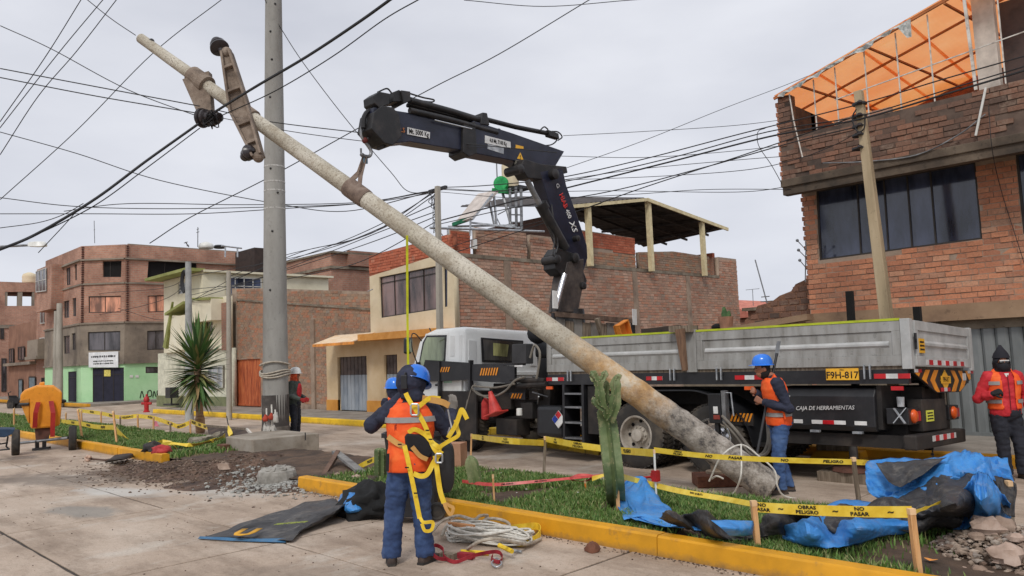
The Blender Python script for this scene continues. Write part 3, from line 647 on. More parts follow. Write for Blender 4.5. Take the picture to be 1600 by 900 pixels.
# --- little roofs and aerials in the gap
rh = thing('red_roofed_hut', 'small house with salmon tiled roof in the gap right of the long brick wall', 'house', (-17, 38, 0))
a, b, c_, d = (-20.85,38.0,4.51), (-19.69,38.0,3.5), (-20.93,38.0,3.37), (-19.6,38.0,1.19)
mb = MB(); mb.prism([(a[0]-1, 38, b[2]-.1), (b[0], 38, b[2]-.1), (a[0]-1, 38, a[2])], (0, 5, 0)); mb.build('roof', mat('salmon_roof', (196, 122, 104), (176, 104, 88)), rh)
MB().bb(a[0]-1, b[0]-.2, 38.2, 42, 0, b[2]-.1).build('wall', MATS['side_brickwork'], rh)
ah = thing('distant_hut', 'small grey and brown hut with flat roof between the tiled roof and ruined wall', 'house', (-13.5, 34, 0))
a, b = (-18.08,34.0,3.79), (-16.66,34.0,3.68)
MB().bb(a[0], b[0]+2, 34, 38, 0, a[2]-.25).build('wall', MATS['side_brickwork'], ah); MB().bb(a[0]-.2, b[0]+2, 33.8, 38, a[2]-.25, a[2]-.1).build('roof', old_concrete, ah)
MB().bb(a[0]+.7, a[0]+1.3, 33.9, 34, a[2]-1, a[2]-.45).build('window', frame_white, ah)
def aerial(label, base, top, arms, parent=None, r=.015):
    o = thing('aerial', label, 'aerial', base); b = V(base); t = V(top); MB().tube([b, t], r).build('mast', steel_grey, o)
    for k, l in arms:
        p = b.lerp(t, k); MB().tube([p-V(l, 0, 0), p+V(l, 0, 0)], r*.7).build('element', steel_grey, o)
    return o
aerial('leaning thin pole aerial rising from the distant hut', (-16.54,33.0,3.65), (-17.01,33.0,5.83), [(.1, .3), (.2, .2)], r=.03)
aerial('short T-shaped aerial on the roof of the distant hut', (-17.52,33.5,3.74), (-17.5,33.5,4.52), [(1, .35)])
o = thing('aerial', 'three-armed wall bracket with insulators on the left edge of the brick house', 'bracket', (-6.46,14.6,3.06))
for y in (375, 393, 410):
    pass
MB().tube([(-6.53,14.8,3.86), (-6.6,14.8,3.08)], .012).build('mast', steel_grey, o)
for a, b in (((-6.52,14.4,3.86), (-6.52,14.8,3.68)), ((-6.51,14.4,3.67), (-6.53,14.8,3.53)), ((-6.5,14.4,3.47), (-6.55,14.8,3.33))): 
    mb = MB().tube([a, b], .008); mb.ell(a, (.03, .03, .03)); mb.build('element', steel_grey, o)

# --- middle: cream corner shop house with long brick flank
MH = thing('corner_house', 'cream corner house with long bare brick flank, roller doors and curtained window', 'house', (-17.6, 15.2, 0))
MF = Pl(*((-26.0,15.2),(1.0,0.0),(0.0,-1.0))); X0 = -17.763
MS = Pl(*((-17.763,15.2),(0.0,1.0),(1.0,-0.0)))
cream = mat('cream_render', (218, 203, 172), (204, 188, 156), (226, 212, 184), scale=1.2, bump=.3, bscale=20, spots=.08)
cream_lo = mat('beige_render', (205, 180, 142), (192, 166, 128), (214, 192, 158), scale=1.2, bump=.3)
ochre = mat('ochre_paint', (206, 144, 62), (188, 126, 50), (214, 156, 78), scale=1.2, bump=.3)
E_ = [(3.858,2.286),(8.301,2.325),(8.446,5.137),(3.846,4.783),(3.875,5.494),(8.473,5.665)]
wn = [(4.428,3.305),(7.502,3.39),(7.538,4.749),(4.413,4.703)]; wn2 = [(7.783,3.429),(7.967,3.436),(8.048,5.029),(7.832,5.015)]
zt = [(3.846,4.783),(8.446,5.137)]; u0_, u1_ = E_[0][0], E_[1][0]
wall('upper_wall', MF, [(u0_, 2.6), (u1_, 2.6), (u1_, zt[1][1]), (u0_, zt[0][1])], [wn, wn2], .2, cream, MH)
window(MF, wn, MH, frame_dark, glass_mat('brown_curtained_glass', (58, 46, 44), .25), .1, .04, bars=(.25, .5, .75), hbars=(.84,)); window(MF, wn2, MH, frame_dark, glass_dark, .1, .02)
tp = [(3.875,5.494),(8.473,5.665)]
pa = [(u0_, zt[0][1]), (u1_+.02, zt[1][1]), (u1_+.02, tp[1][1]), (u0_, tp[0][1])]
wall('parapet', MF, pa, [], .18, mat('orange_brick_bed', (160, 92, 66), (140, 80, 58)), MH, front=-.01)
brick_or = brick_mat('orange_brick', [(190, 104, 76), (204, 118, 88), (176, 94, 68), (212, 128, 98)])
bricks(MF, pa, [], MH, brick_or, bw=.22, bh=.085, gap=.01, front=.01, skew=0, seed=11)
# upper floor left return, parapet return, roof slab
XL = -22.178
MB().bb(XL, XL+.2, 15.4, 22, 2.6, 5.0).build('left_wall', cream, MH); MB().bb(XL, X0-.3, 15.4, 30, 4.55, 4.65).build('roof_slab', old_concrete, MH)
# ground floor
gd1 = [(1.675,-0.054),(3.533,-0.004),(3.618,2.052),(1.709,2.037)]; gd1 = [(gd1[0][0], .14), (gd1[1][0], .14), (gd1[1][0], gd1[2][1]), (gd1[0][0], gd1[2][1])]
gd2 = [(4.545,0.022),(5.295,0.042),(5.354,2.15),(4.599,2.132)]; gd2 = [(gd2[0][0], .14), (gd2[1][0], .14), (gd2[1][0], gd1[2][1]), (gd2[0][0], gd1[2][1])]
sL = 0.937
wall('ground_wall', MF, [(sL, .14), (u1_, .14), (u1_, 2.6), (sL, 2.6)], [gd1, gd2], .2, cream_lo, MH, front=-.02)
for a, b in ((sL, gd1[0][0]), (gd1[1][0], gd2[0][0]), (gd2[1][0], u1_)): MB().bb(-26+a, -26+b, 15.185, 15.3, .14, .52).build('painted_plinth', ochre, MH)
bl = mat('blue_grey_shutter', (150, 158, 166), (120, 130, 142), (168, 174, 180), scale=3, stretch=(1, 1, .3), rough=.6); blt = mat('dark_shutter_top', (84, 74, 72), (66, 56, 54), (104, 90, 84), scale=3, rough=.8)  # shutter tops are darker and browner than the slats below
for q in (gd1, gd2):
    n = 8 if q is gd1 else 4; wd_ = (q[1][0]-q[0][0])/n; zs = q[0][1]+(q[2][1]-q[0][1])*.66
    MB().bb(-26+q[0][0], -26+q[1][0], 15.36, 15.38, .14, q[2][1]).build('door_backing', blt, MH)
    for k in range(n):
        x = -26+q[0][0]+k*wd_
        MB().loft([[(x+.008, 15.36, z), (x+.03, 15.32, z), (x+wd_-.03, 15.32, z), (x+wd_-.008, 15.36, z)] for z in (.16, zs)]).build('shutter_slat', bl, MH)
        MB().loft([[(x+.008, 15.36, z), (x+.03, 15.33, z), (x+wd_-.03, 15.33, z), (x+wd_-.008, 15.36, z)] for z in (zs+.01, q[2][1])]).build('shutter_slat', blt, MH)
# awning of orange and white sheet + ochre band
mb = MB(); a0, a1 = (-24.83,14.4,2.24), (-20.54,14.3,2.39); b0, b1 = (-24.24,15.2,2.36), (-19.97,15.2,2.64)
a0 = V(-24.4, 14.3, 2.52); b0 = V(-24.4, 15.2, 2.82); a1 = V(-21.9, 14.3, 2.52); b1 = V(-21.9, 15.2, 2.82)
mb.hexa([a0, a1, b1, b0, a0+V(0, 0, .03), a1+V(0, 0, .03), b1+V(0, 0, .03), b0+V(0, 0, .03)]); mb.build('awning_sheet', mat('pale_orange_sheet', (232, 206, 172), (224, 190, 150), (238, 222, 200)), MH)
mb = MB(); mb.bar(a0+V(0, -.02, -.03), a1+V(.1, -.02, -.03), .03, .09); mb.build('awning_edge', mat('orange_edge', (228, 150, 70)), MH)
MB().bar((-21.9, 14.85, 2.66), (-17.7, 14.85, 2.66), .7, .22).build('ochre_band', mat('orange_band', (214, 150, 74), (200, 134, 60), (222, 164, 92)), MH)
# brick flank running back along the side plot
tf = [(0.205,5.716),(0.942,5.596),(1.104,5.016),(16.041,5.14),(17.732,6.096)]; zf = 4.98; SE = 17.413
fo = [(0, 0), (SE, 0), (SE, zf+.95), (SE-1.6, zf+.95), (SE-1.62, zf), (.06, zf)]
wall('flank_wall', MS, fo, [], .2, mortar, MH)
bricks(MS, [(0.05, 1.2), (SE, 1.2), (SE, zf+.93), (SE-1.58, zf+.93), (SE-1.62, zf-.02), (.05, zf-.02)], [[(a, 0), (a+.32, 0), (a+.32, zf-.02), (a, zf-.02)] for a in (2.2, 5.6, 9.2, 13.0)], MH, brick_mid, bw=.245, bh=.09, gap=.018, front=.012, single=0, seed=21)
for a in (2.2, 5.6, 9.2, 13.0): 
    mb = MB(); p = MS.at((a+.16, zf/2), -.04); mb.box(p, (.14, .3, zf-.06)); mb.build('column', mat('grey_brown_column', (150, 130, 112), (124, 106, 92), (168, 148, 130), scale=2, spots=.3), MH)
MB().bb(X0-.22, X0+.03, 15.25, 15.2+SE-1.65, zf-.02, zf+.1).build('ring_beam', old_concrete, MH)
# parapet pieces above the flank
for s0, s1, z1, m_ in ((.0, .8, .82, brick_or), (1.05, 3.35, .98, brick_mid), (3.55, 5.2, .95, brick_mid), (5.6, 6.3, 1.0, brick_mid), (9.8+.0, 9.9, .1, brick_mid)):
    if s1-s0 > .3:
        po = [(s0, zf+.1), (s1, zf+.1), (s1, zf+z1), (s0, zf+z1)]; wall('parapet', MS, po, [], .16, mortar, MH, front=-.02)
        bricks(MS, po, [], MH, m_, bw=.24, bh=.085, gap=.014, front=.0, seed=int(s0*10)+30)
po = [(6.549,5.029),(17.304,5.109),(17.312,5.169),(10.503,6.496),(6.74,6.564)]
po = [(6.45, zf+.1), (9.9, zf+.1), (9.9, zf+1.38), (6.45, zf+1.42)]; wall('parapet', MS, po, [], .16, mortar, MH, front=-.3)
bricks(MS, [(6.45, zf+.1), (9.9, zf+.1), (9.9, zf+.7), (6.45, zf+.72)], [], MH, brick_wl, bw=.24, bh=.085, gap=.01, front=-.28, seed=51)
bricks(MS, [(6.45, zf+.73), (9.9, zf+.71), (9.9, zf+1.36), (6.45, zf+1.4)], [], MH, brick_or, bw=.24, bh=.085, gap=.01, front=-.28, seed=52)
po = [(10.3, zf+.1), (SE-1.7, zf+.1), (SE-1.7, zf+1.0), (12.8, zf+1.05), (10.3, zf+.85)]; wall('parapet', MS, po, [], .16, mortar, MH, front=-.4)
bricks(MS, po, [], MH, brick_wl, bw=.24, bh=.085, gap=.01, front=-.38, seed=53)
MB().bb(X0-4.5, X0-.4, 31.2, 31.4, zf, zf+1.2).build('back_parapet', brick_or, MH); MB().bb(X0-8, X0-.25, 32.2, 32.4, 0, zf+.95).build('back_wall', mortar, MH)
# white conduit box and pipe rail on the roof edge
MB().box(MS.at((.93, zf+.42), .02), (.12, .16, .3)).build('meter_box', white_paint, MH)
# shed roof on cream posts
pst = mat('cream_post', (214, 200, 160), (196, 180, 140))
PT = [((-17.55,21.62,7.19), zf), ((-17.55,25.45,7.9), zf), ((-17.55,29.42,7.4), zf)]
tops = [V(*p) for p, _ in PT]
for t in tops: MB().bb(t.x-.09, t.x+.09, t.y-.09, t.y+.09, zf+.0, t.z-.02).build('post', pst, MH)
A = V(-17.45, 25.2, 7.85); B = V(-17.45, 31.3, 7.2); A2 = V(-24.5, 25.2, 9.15); B2 = V(-22.0, 31.3, 6.95); Fq = V(-17.45, 20.2, 7.0)
shed = mat('corrugated_dark_roof', (70, 64, 62), (52, 48, 48), (90, 82, 78), scale=3, rough=.7, bump=.3)
def corr(a, b, c_, d, n):      # corrugated sheet between edges a-b and d-c
    mb = MB(); top = []; bot = []
    for i in range(n+1):
        u = i/n; h = Z*(.05 if i % 2 else 0); top.append(a.lerp(b, u)+h); bot.append(d.lerp(c_, u)+h)
    mb.loft([top, bot], caps=False, closed=False); mb.v += [v+Z*.02 for v in mb.v[:]]; k = len(mb.v)//2
    mb.f += [tuple(i+k for i in f) for f in mb.f[:]]; mb.mi += mb.mi[:]; return mb
corr(A, B, B2, A2, 46).build('roof_sheet', shed, MH)
corr(A+V(0, -.05, 0), Fq, Fq+V(-5.5, 0, .9), A2+V(0, -.05, 0), 36).build('roof_sheet', shed, MH)
MB().bar(A+V(.05, 0, -.03), B+V(.05, .1, -.03), .06, .14).build('fascia', pst, MH); MB().bar(A+V(.05, 0, -.03), Fq+V(.05, 0, -.03), .06, .12).build('fascia', pst, MH)
for k in range(4):
    u = .15+k*.25; MB().bar(A.lerp(B, u)-Z*.07, A2.lerp(B2, u)-Z*.07, .06, .1).build('purlin', shed, MH)
for k in range(3): MB().bar(A.lerp(A2, .2+.25*k)-Z*.12, B.lerp(B2, .2+.25*k)-Z*.12, .06, .1).build('purlin', shed, MH)
MB().bb(-23, -18.2, 21, 21.2, 5, 7.0).build('inner_wall', mat('dark_inner_wall', (88, 62, 52), (72, 52, 46)), MH); MB().bb(-24, -18, 30.9, 31.1, zf, zf+.95).build('inner_wall', MATS['side_brickwork'], MH)  # plain dark brown wall below the shed roof, brickwork one behind

# roof-top solar heater, tower and tank (each lifts away)
sh = thing('solar_water_heater', 'tilted pale solar water heater panel with green rim on the corner house roof', 'solar heater', (-20, 17, 5))
yy = 17.2
q = [V(*p) for p in ((-19.82,17.2,6.41), (-18.74,17.0,6.42), (-18.46,18.0,7.43), (-19.64,18.2,7.55))]
mb = MB(); nrm = (q[1]-q[0]).cross(q[3]-q[0]).normalized()*.08; mb.hexa(q+[p+nrm for p in q]); mb.build('panel', mat('solar_panel_back', (196, 186, 178), (180, 170, 162)), sh)
mb = MB().bar((-19.84,17.1,6.43), (-18.91,17.1,6.5), .1, .12); mb.build('green_rim', mat('green_paint', (28, 108, 76), (20, 84, 60)), sh)
for a, b in (((-18.74,17.0,6.42), (-18.54,17.8,7.35)), ((-20.11,17.1,6.4), (-18.13,18.4,6.27)), ((-18.95,17.1,6.36), (-17.92,18.4,6.15)), ((-18.69,18.0,7.34), (-18.62,18.0,6.3)), ((-18.92,18.0,7.15), (-18.74,18.0,6.37))): MB().bar(a, b, .06, .06).build('support_bar', galv, sh)
for a, b in (((-18.83,17.0,6.44), (-18.86,17.0,5.97)), ((-19.93,17.0,6.36), (-19.94,17.0,6.12))): MB().bar(a, b, .05, .05).build('leg', galv, sh)
tw = thing('tank_tower', 'thin steel ladder tower with green tank and cream drum behind the crane arm', 'tower', (-21, 19.5, 5))
for px in (): pass
for a, b in (((-18.9,19.0,7.77), (-18.98,19.0,6.27)), ((-18.61,19.0,7.76), (-18.66,19.0,6.27)), ((-18.36,19.0,7.67), (-18.41,19.0,6.23)), ((-19.29,19.0,7.7), (-18.94,19.0,6.49))): MB().tube([a, b], .05, 6).build('leg', steel_grey, tw)
for k in range(7):
    MB().tube([V(*(-18.9,19.0,7.63))-Z*k*.27, V(*(-18.34,19.0,7.53))-Z*k*.27], .025, 5).build('rung', steel_grey, tw)
for a, b in (((-19.54,19.0,7.47), (-18.83,19.0,7.21)), ((-19.57,19.0,6.93), (-18.9,19.0,7.06)), ((-19.64,19.0,6.83), (-19.46,19.0,6.52))): MB().tube([a, b], .02, 5).build('brace', steel_grey, tw)
c0 = V(*(-19.34,19.0,8.01)); MB().lathe(c0, [(.01, -.1), (.26, -.1), (.28, 0), (.26, .1), (.01, .1)], 20, (.5, -.85, .1)).build('green_disc', mat('bright_green_plastic', (36, 150, 82), (26, 120, 66), (60, 172, 100), scale=6), tw, smooth=40)
MB().bar(V(*(-19.68,19.0,7.82)), V(*(-18.97,19.0,7.67)), .3, .16).build('green_tray', MATS['bright_green_plastic'], tw)
c0 = V(*(-19.46,19.6,8.47)); MB().lathe(c0-Z*.5, [(.3, 0), (.31, .1), (.31, .8), (.26, .95), (.1, 1.0)], 20).build('cream_drum', cream, tw, smooth=40)
MB().box(c0+V(.2, 0, -.62), (1.1, .6, .1)).build('platform', steel_black, tw); MB().tube([(-19.53,19.0,8.8), (-19.53,19.0,8.17)], .025, 5).build('mast', steel_grey, tw)
pr = thing('roof_rail', 'long galvanised pipe rail lying along the corner house roof edge', 'rail', (-18, 15.5, 6)); 
MB().tube([(-17.6,14.27,5.73), (-17.6,19.26,6.05)], .04, 8).build('pipe', galv, pr)
for a, b in (((-17.6,14.96,5.75), (-17.6,14.95,5.6)), ((-17.6,15.87,5.83), (-17.6,15.86,5.63))): MB().tube([a, b], .03, 6).build('stub', galv, pr)

# --- brick boundary wall with the rusty gate
WB = thing('brick_wall', 'tall brown brick boundary wall with a rusty orange gate between the two cream houses', 'wall', (-28, 15, 0))
WP = Pl(*((-33.0,15.4),(1.0,0.0),(0.0,-1.0)))
zl, zr_ = 5.374, 4.212
gt = [(-0.132,-0.052),(2.441,0.003),(2.492,2.169),(-0.092,2.15)]; gt = [(gt[0][0], .14), (gt[1][0], .14), (gt[1][0], gt[2][1]), (gt[0][0], gt[2][1])]
s1 = 10.608+.6
def wz(s): return zl+(zr_-zl)*(s-.3)/(11.0)
wo_ = [(-.2, .0), (8.28, .0), (8.28, 2.86), (s1, 2.86), (s1, wz(s1)), (.28, zl)]
gt = [(max(.1, gt[0][0]), .14), (gt[1][0], .14), (gt[1][0], gt[2][1]), (max(.1, gt[0][0]), gt[2][1])]
wall('wall', WP, [(-.2, 0), (gt[0][0], 0), (gt[0][0], gt[2][1]), (-.2, gt[2][1])], [], .22, mortar, WB); wall('wall', WP, [(-.2, gt[2][1]), (gt[1][0], gt[2][1]), (gt[1][0], wz(gt[1][0])), (-.2, zl)], [], .22, mortar, WB)
wall('wall', WP, [(gt[1][0], 0), (8.28, 0), (8.28, 2.86), (s1, 2.86), (s1, wz(s1)), (gt[1][0], wz(gt[1][0]))], [], .22, mortar, WB)
sk = (zr_-zl)/11.0
cols = [(3.0, 3.25)]
bricks(WP, [(.28, .3), (8.28, .3), (8.28, 2.86), (s1, 2.86), (s1, wz(s1)-.02), (.28, zl-.02)], [gt, [(6.6, .0), (6.9, .0), (6.9, 3.4), (6.6, 3.9)]], WB, brick_wl, bw=.235, bh=.088, gap=.016, front=.01, skew=sk*.8, seed=61)
MB().bar(WP.at((.3, zl-.55), .03), WP.at((s1, wz(s1)-.62), .03), .06, .07).build('string_course', old_concrete, WB)
MB().bar(WP.at((6.75, .0), .02), WP.at((6.75, 3.55), .02), .1, .26, (1, 0, 0)).build('column', MATS['grey_brown_column'], WB)
rust = mat('rusty_sheet', (178, 86, 44), (126, 58, 34), (206, 124, 74), scale=5, stretch=(3, 1, .35), rough=.8, bump=.4)
n = 7; wd_ = (gt[1][0]-gt[0][0])/n
for k in range(n):
    a = gt[0][0]+k*wd_; p = WP.at((a+wd_/2, (gt[0][1]+gt[2][1])/2), -.08); MB().box(p, (wd_-.02, .03, gt[2][1]-gt[0][1])).build('gate_plank', rust, WB)
MB().bar(WP.at((gt[0][0], .2), -.05), WP.at((gt[1][0], .2), -.05), .03, .07).build('gate_rail', rust, WB)
MB().tube([(-21.81,14.9,4.23), (-21.55,14.9,4.27)], .02).build('stub_pipe', galv, WB)

# --- cream modern house
CH = thing('cream_house', 'two-storey cream house with angled modern facade and olive trim behind the thin street poles', 'house', (-35.6, 15, 0))
CF = Pl(*((-41.0,15.0),(1.0,0.0),(0.0,-1.0)))
co = [(0.99,2.234),(4.374,2.098),(7.508,2.884),(7.51,2.969),(8.282,3.022),(8.311,4.767),(6.535,4.908),(5.36,6.388),(0.822,6.311)]
cw = mat('ivory_render', (226, 218, 192), (210, 202, 176), (232, 226, 204), scale=1, bump=.2, spots=.05); olive = mat('olive_paint', (142, 146, 84), (124, 128, 70), (156, 160, 100), scale=1.5)
sK = 5.36; sA = 0.907; sB = 8.3; zT = 6.35
ww = [(2.711,5.527),(3.723,5.503),(3.727,6.063),(2.713,6.066)]; ww2 = [(5.894,3.33),(6.65,3.324),(6.668,4.663),(5.909,4.66)]; ww3 = [(6.004,0.839),(7.544,0.956),(7.559,1.945),(6.016,1.858)]
wall('upper_wall', CF, [(sA, 2.7), (sB, 2.7), (sB, 5.0), (sK, 5.0), (sK, zT), (sA, zT)], [ww, ww2], .2, cw, CH)
wall('ground_wall', CF, [(sA-1.2, 0), (sB, 0), (sB, 2.7), (sA-1.2, 2.7)], [ww3], .2, mat('lower_render', (206, 204, 184), (190, 188, 168)), CH, front=-.15)
MB().bb(-41+sA-1.2, -32.75, 15.08, 15.3, 0, .55).build('olive_plinth', mat('olive_grey', (118, 122, 88), (104, 108, 78)), CH)
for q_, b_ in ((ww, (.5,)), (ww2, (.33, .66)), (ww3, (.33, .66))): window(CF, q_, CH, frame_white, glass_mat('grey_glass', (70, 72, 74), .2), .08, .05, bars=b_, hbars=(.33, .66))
# eaves, fins and boxed balconies
MB().bar(CF.at((sA-.4, zT+.08), .35), CF.at((sK+.3, zT+.08), .35), .9, .14).build('eave', olive, CH)
mb = MB().bb(-41+sK-.3, -35.4+2.2, 14.45, 15.0, 3.95, 4.9); mb.build('balcony_box', cw, CH); MB().bb(-41+sK-1.9, -41+sK+.2, 14.35, 15.0, 2.75, 4.35).build('balcony_box', cw, CH)
MB().bar(CF.at((sK-2.1, 4.5), .45), CF.at((sK+.1, 4.9), .45), .8, .12).build('sloping_trim', olive, CH); MB().bar(CF.at((sK+.1, 5.05), .3), CF.at((sK+2.4, 4.9), .3), .7, .12).build('sloping_trim', olive, CH)
MB().bb(-41+sK+.15, -41+sK+.75, 14.7, 15.0, 2.9, 4.9).build('olive_pillar', olive, CH)
mb = MB(); a = CF.at((sK-2.6, 2.95), .75); mb.loft([[a, a+V(.35, 0, -.1), a+V(.35, .15, -.1)], [a+V(1.1, 0, 2.1), a+V(1.13, 0, 2.1), a+V(1.13, .1, 2.1)]]); mb.build('pointed_fin', olive, CH)
mb = MB(); mb.bb(-35.6, -35.4, 15.0, 21.7, 4.5, zT-.02); mb.build('side_wall', cw, CH); MB().bb(-41+sA, -41+sA+.2, 15.2, 21.7, 0, zT).build('side_wall', cw, CH)
MB().bb(-41+sA, -35.3, 14.9, 21.9, zT, zT+.06).build('roof_slab', old_concrete, CH); MB().bb(-35.62, -35.2, 15.0, 21.9, zT-.02, zT+.08).build('eave', cw, CH)
CS = Pl((-35.38, 15), (0, 1), (1, 0)); q = [(1.1, 5.3), (2.9, 5.3), (2.9, 6.15), (1.1, 6.15)]; window(CS, q, CH, frame_white, glass_dark, -.03, .05, bars=(.25, .5, .75), hbars=(.5,))
MB().bb(-33.2, -32.72, 14.9, 15.2, 2.6, 4.7).build('brick_stub', MATS['side_brickwork'], CH)
for p, nm in (((-38.06,14.6,0.7), 0),):
    o = thing('street_bin', 'small dark bench-like bin standing by the green wall corner', 'bin', (p[0], 14.6, .14)); 
    MB().bb(p[0]-.25, p[0]+.35, 14.4, 14.8, .5, 1.0).build('body', steel_black, o); MB().bar((p[0], 14.6, .14), (p[0], 14.6, .5), .06, .06).build('leg', steel_black, o); MB().bb(p[0]-.5, p[0]+.4, 14.4, 14.8, .14, .22).build('base', steel_black, o)
# --- brick house behind the cream one
BH = thing('brick_house', 'flat-topped brick house with dark roof slabs peeking above the cream house', 'house', (-37, 23, 0))
bx = (-36.5,19.63,7.75)
bw_ = brick_wall_mat('red_brickwork', (204, 150, 126), (188, 132, 110), (184, 160, 142), .27, .11, 0, .55, .018)
mb = MB(); mb.bb(-44, -36.4, 22.5, 28.9, 0, 7.85); mb.build('wall', bw_, BH)
mb = MB(); mb.bb(-41, -36.3, 22.4, 28.9, 7.0, 7.15); mb.bb(-44, -36.2, 22.4, 27.0, 7.85, 7.95); mb.build('roof_slab', old_concrete, BH)
MB().bb(-47.55, -44.9, 22.3, 23.5, 7.0, 9.24).build('dark_shed', mat('burnt_shed', (58, 46, 42), (40, 34, 32)), BH)
MB().bb(-36.4, -36.2, 23.5, 28.8, 7.2, 8.05).build('parapet', bw_, BH)

# --- big four-storey corner building
DB = thing('apartment_building', 'four-storey brick corner building with pale green ground floor and banner', 'building', (-48.3, 16, 0))
green = mat('mint_paint', (180, 224, 174), (164, 212, 160), (190, 230, 184), scale=.8, bump=.15, spots=.06); rough_c = mat('raw_cement', (138, 126, 112), (108, 98, 88), (160, 148, 132), scale=.6, bump=.5, spots=.25)
gl = glass_mat('dull_glass', (42, 40, 42), .2); curt = glass_mat('curtain_glass', (116, 78, 60), .5)
DX = Pl(*((-48.3,15.82),(0.0,1.0),(1.0,-0.0))); DC = Pl(*((-50.15,13.98),(0.709,0.705),(0.705,-0.709))); DL = Pl(*((-57.9,13.98),(1.0,0.0),(0.0,-1.0)))
def storeys(pl, x0, x1, holes, tag_):
    for nm, z0, z1, m_, fr in (('ground_wall', 0, 2.35, green, -.05), ('cement_wall', 2.35, 4.75, rough_c, 0), ('brick_wall', 4.75, 9.4, bw_, 0)):
        hs = [h for h in holes if z0-.01 <= h[0][1] and h[0][1] < z1]
        hs = [[(min(max(s, x0+.02), x1-.02), min(max(z, z0+.03), z1-.03)) for s, z in h] for h in hs]
        wall(nm, pl, [(x0, z0), (x1, z0), (x1, z1), (x0, z1)], hs, .2, m_, DB, front=fr)
hX = {k: v for k, v in (('a', [(1.31,5.351),(2.327,5.402),(2.327,6.427),(1.309,6.36)]), ('b', [(1.277,3.076),(2.326,3.091),(2.327,4.264),(1.275,4.23)]), ('c', [(1.27,7.371),(4.303,7.622),(4.307,8.645),(1.343,8.47)]), ('d', [(1.206,1.701),(2.708,1.635),(2.708,2.026),(1.206,2.083)]))}
hC = {k: v for k, v in (('a', [(0.447,5.385),(2.384,5.345),(2.379,6.334),(0.438,6.375)]), ('b', [(0.428,3.155),(2.357,3.078),(2.352,4.248),(0.419,4.25)]), ('c', [(1.268,7.487),(2.374,7.442),(2.407,8.438),(1.261,8.446)]), ('d', [(0.719,0.001),(2.561,-0.035),(2.551,2.094),(0.701,2.13)]))}
hC['d'][0] = (hC['d'][0][0], .1); hC['d'][1] = (hC['d'][1][0], .1)
hL = {k: v for k, v in (('a', [(4.224,5.322),(5.433,5.285),(5.394,6.352),(4.183,6.368)]), ('a2', [(6.084,5.322),(6.852,5.272),(6.815,6.393),(6.046,6.417)]), ('b', [(4.311,3.088),(5.643,3.087),(5.604,4.179),(4.267,4.202)]), ('b2', [(6.026,3.268),(6.793,3.242),(6.758,4.278),(5.991,4.277)]), ('c', [(2.746,7.303),(3.873,7.241),(3.834,8.219),(2.705,8.255)]), ('c2', [(4.69,7.327),(5.624,7.279),(5.585,8.392),(4.649,8.415)]), ('c3', [(6.397,7.48),(6.908,7.43),(6.875,8.443),(6.363,8.462)]), ('d', [(5.229,0.066),(6.897,0.091),(6.834,1.984),(5.158,1.969)]), ('a0', [(2.545,5.305),(3.535,5.285),(3.497,6.219),(2.506,6.211)]))}
hL['d'][0] = (hL['d'][0][0], .15); hL['d'][1] = (hL['d'][1][0], .15)
storeys(DX, 0, 7.2, hX.values(), 'x'); storeys(DC, 0, 2.6, hC.values(), 'c'); storeys(DL, 0, 7.75, hL.values(), 'l')
for pl_, hs in ((DX, hX), (DC, hC), (DL, hL)):
    for k, q in hs.items():
        if k[0] == 'c' and pl_ is not DL: 
            W_ = window(pl_, q, DB, frame_dark, black_void, .18, .04, bars=(.35,)); continue
        if k == 'd' and pl_ is not DX: window(pl_, q, DB, frame_dark, mat('navy_door', (38, 38, 54), (30, 30, 44)), .1, .04, bars=(.33, .66) if pl_ is DC else (), hbars=(.8,)); continue
        window(pl_, q, DB, frame_dark, curt if (k == 'a' and pl_ is not DL) else gl, .1, .05, bars=(.5,), sill=None)
for z in (2.35, 4.75, 7.1): 
    for pl_, s_ in ((DX, 7.2), (DC, 2.6), (DL, 7.75)): MB().bar(pl_.at((0, z), .03), pl_.at((s_, z), .03), .08, .1).build('floor_band', rough_c, DB)
for z in (8.55,):
    for pl_, s_ in ((DX, 7.2), (DC, 2.6), (DL, 7.75)): MB().bar(pl_.at((0, z), .06), pl_.at((s_, z), .06), .18, .1).build('floor_band', rough_c, DB)
for pl_, s_ in ((DX, .02), (DC, .15), (DC, 2.45)):
    for k in range(26): pass
mb = MB()
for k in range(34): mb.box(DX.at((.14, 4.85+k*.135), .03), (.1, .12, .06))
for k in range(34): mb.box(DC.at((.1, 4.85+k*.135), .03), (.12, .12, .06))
stuff(mb.build('toothed_joint', mat('dark_brick_joint', (84, 50, 42)), DB))  # dotted dark brown blocks along the corner joint
MB().bb(-57.8, -48.6, 16.2, 23, 9.2, 9.3).build('roof_slab', old_concrete, DB); MB().bb(-57.8, -48.5, 22.9, 23.1, 0, 9.3).build('back_wall', bw_, DB)
mb = MB(); mb.bb(-48.5, -48.3, 23.0-.02, 23.1, 0, .1)
MB().bb(-48.45, -48.3, 16.0, 23, 9.4, 9.46).build('coping', rough_c, DB)
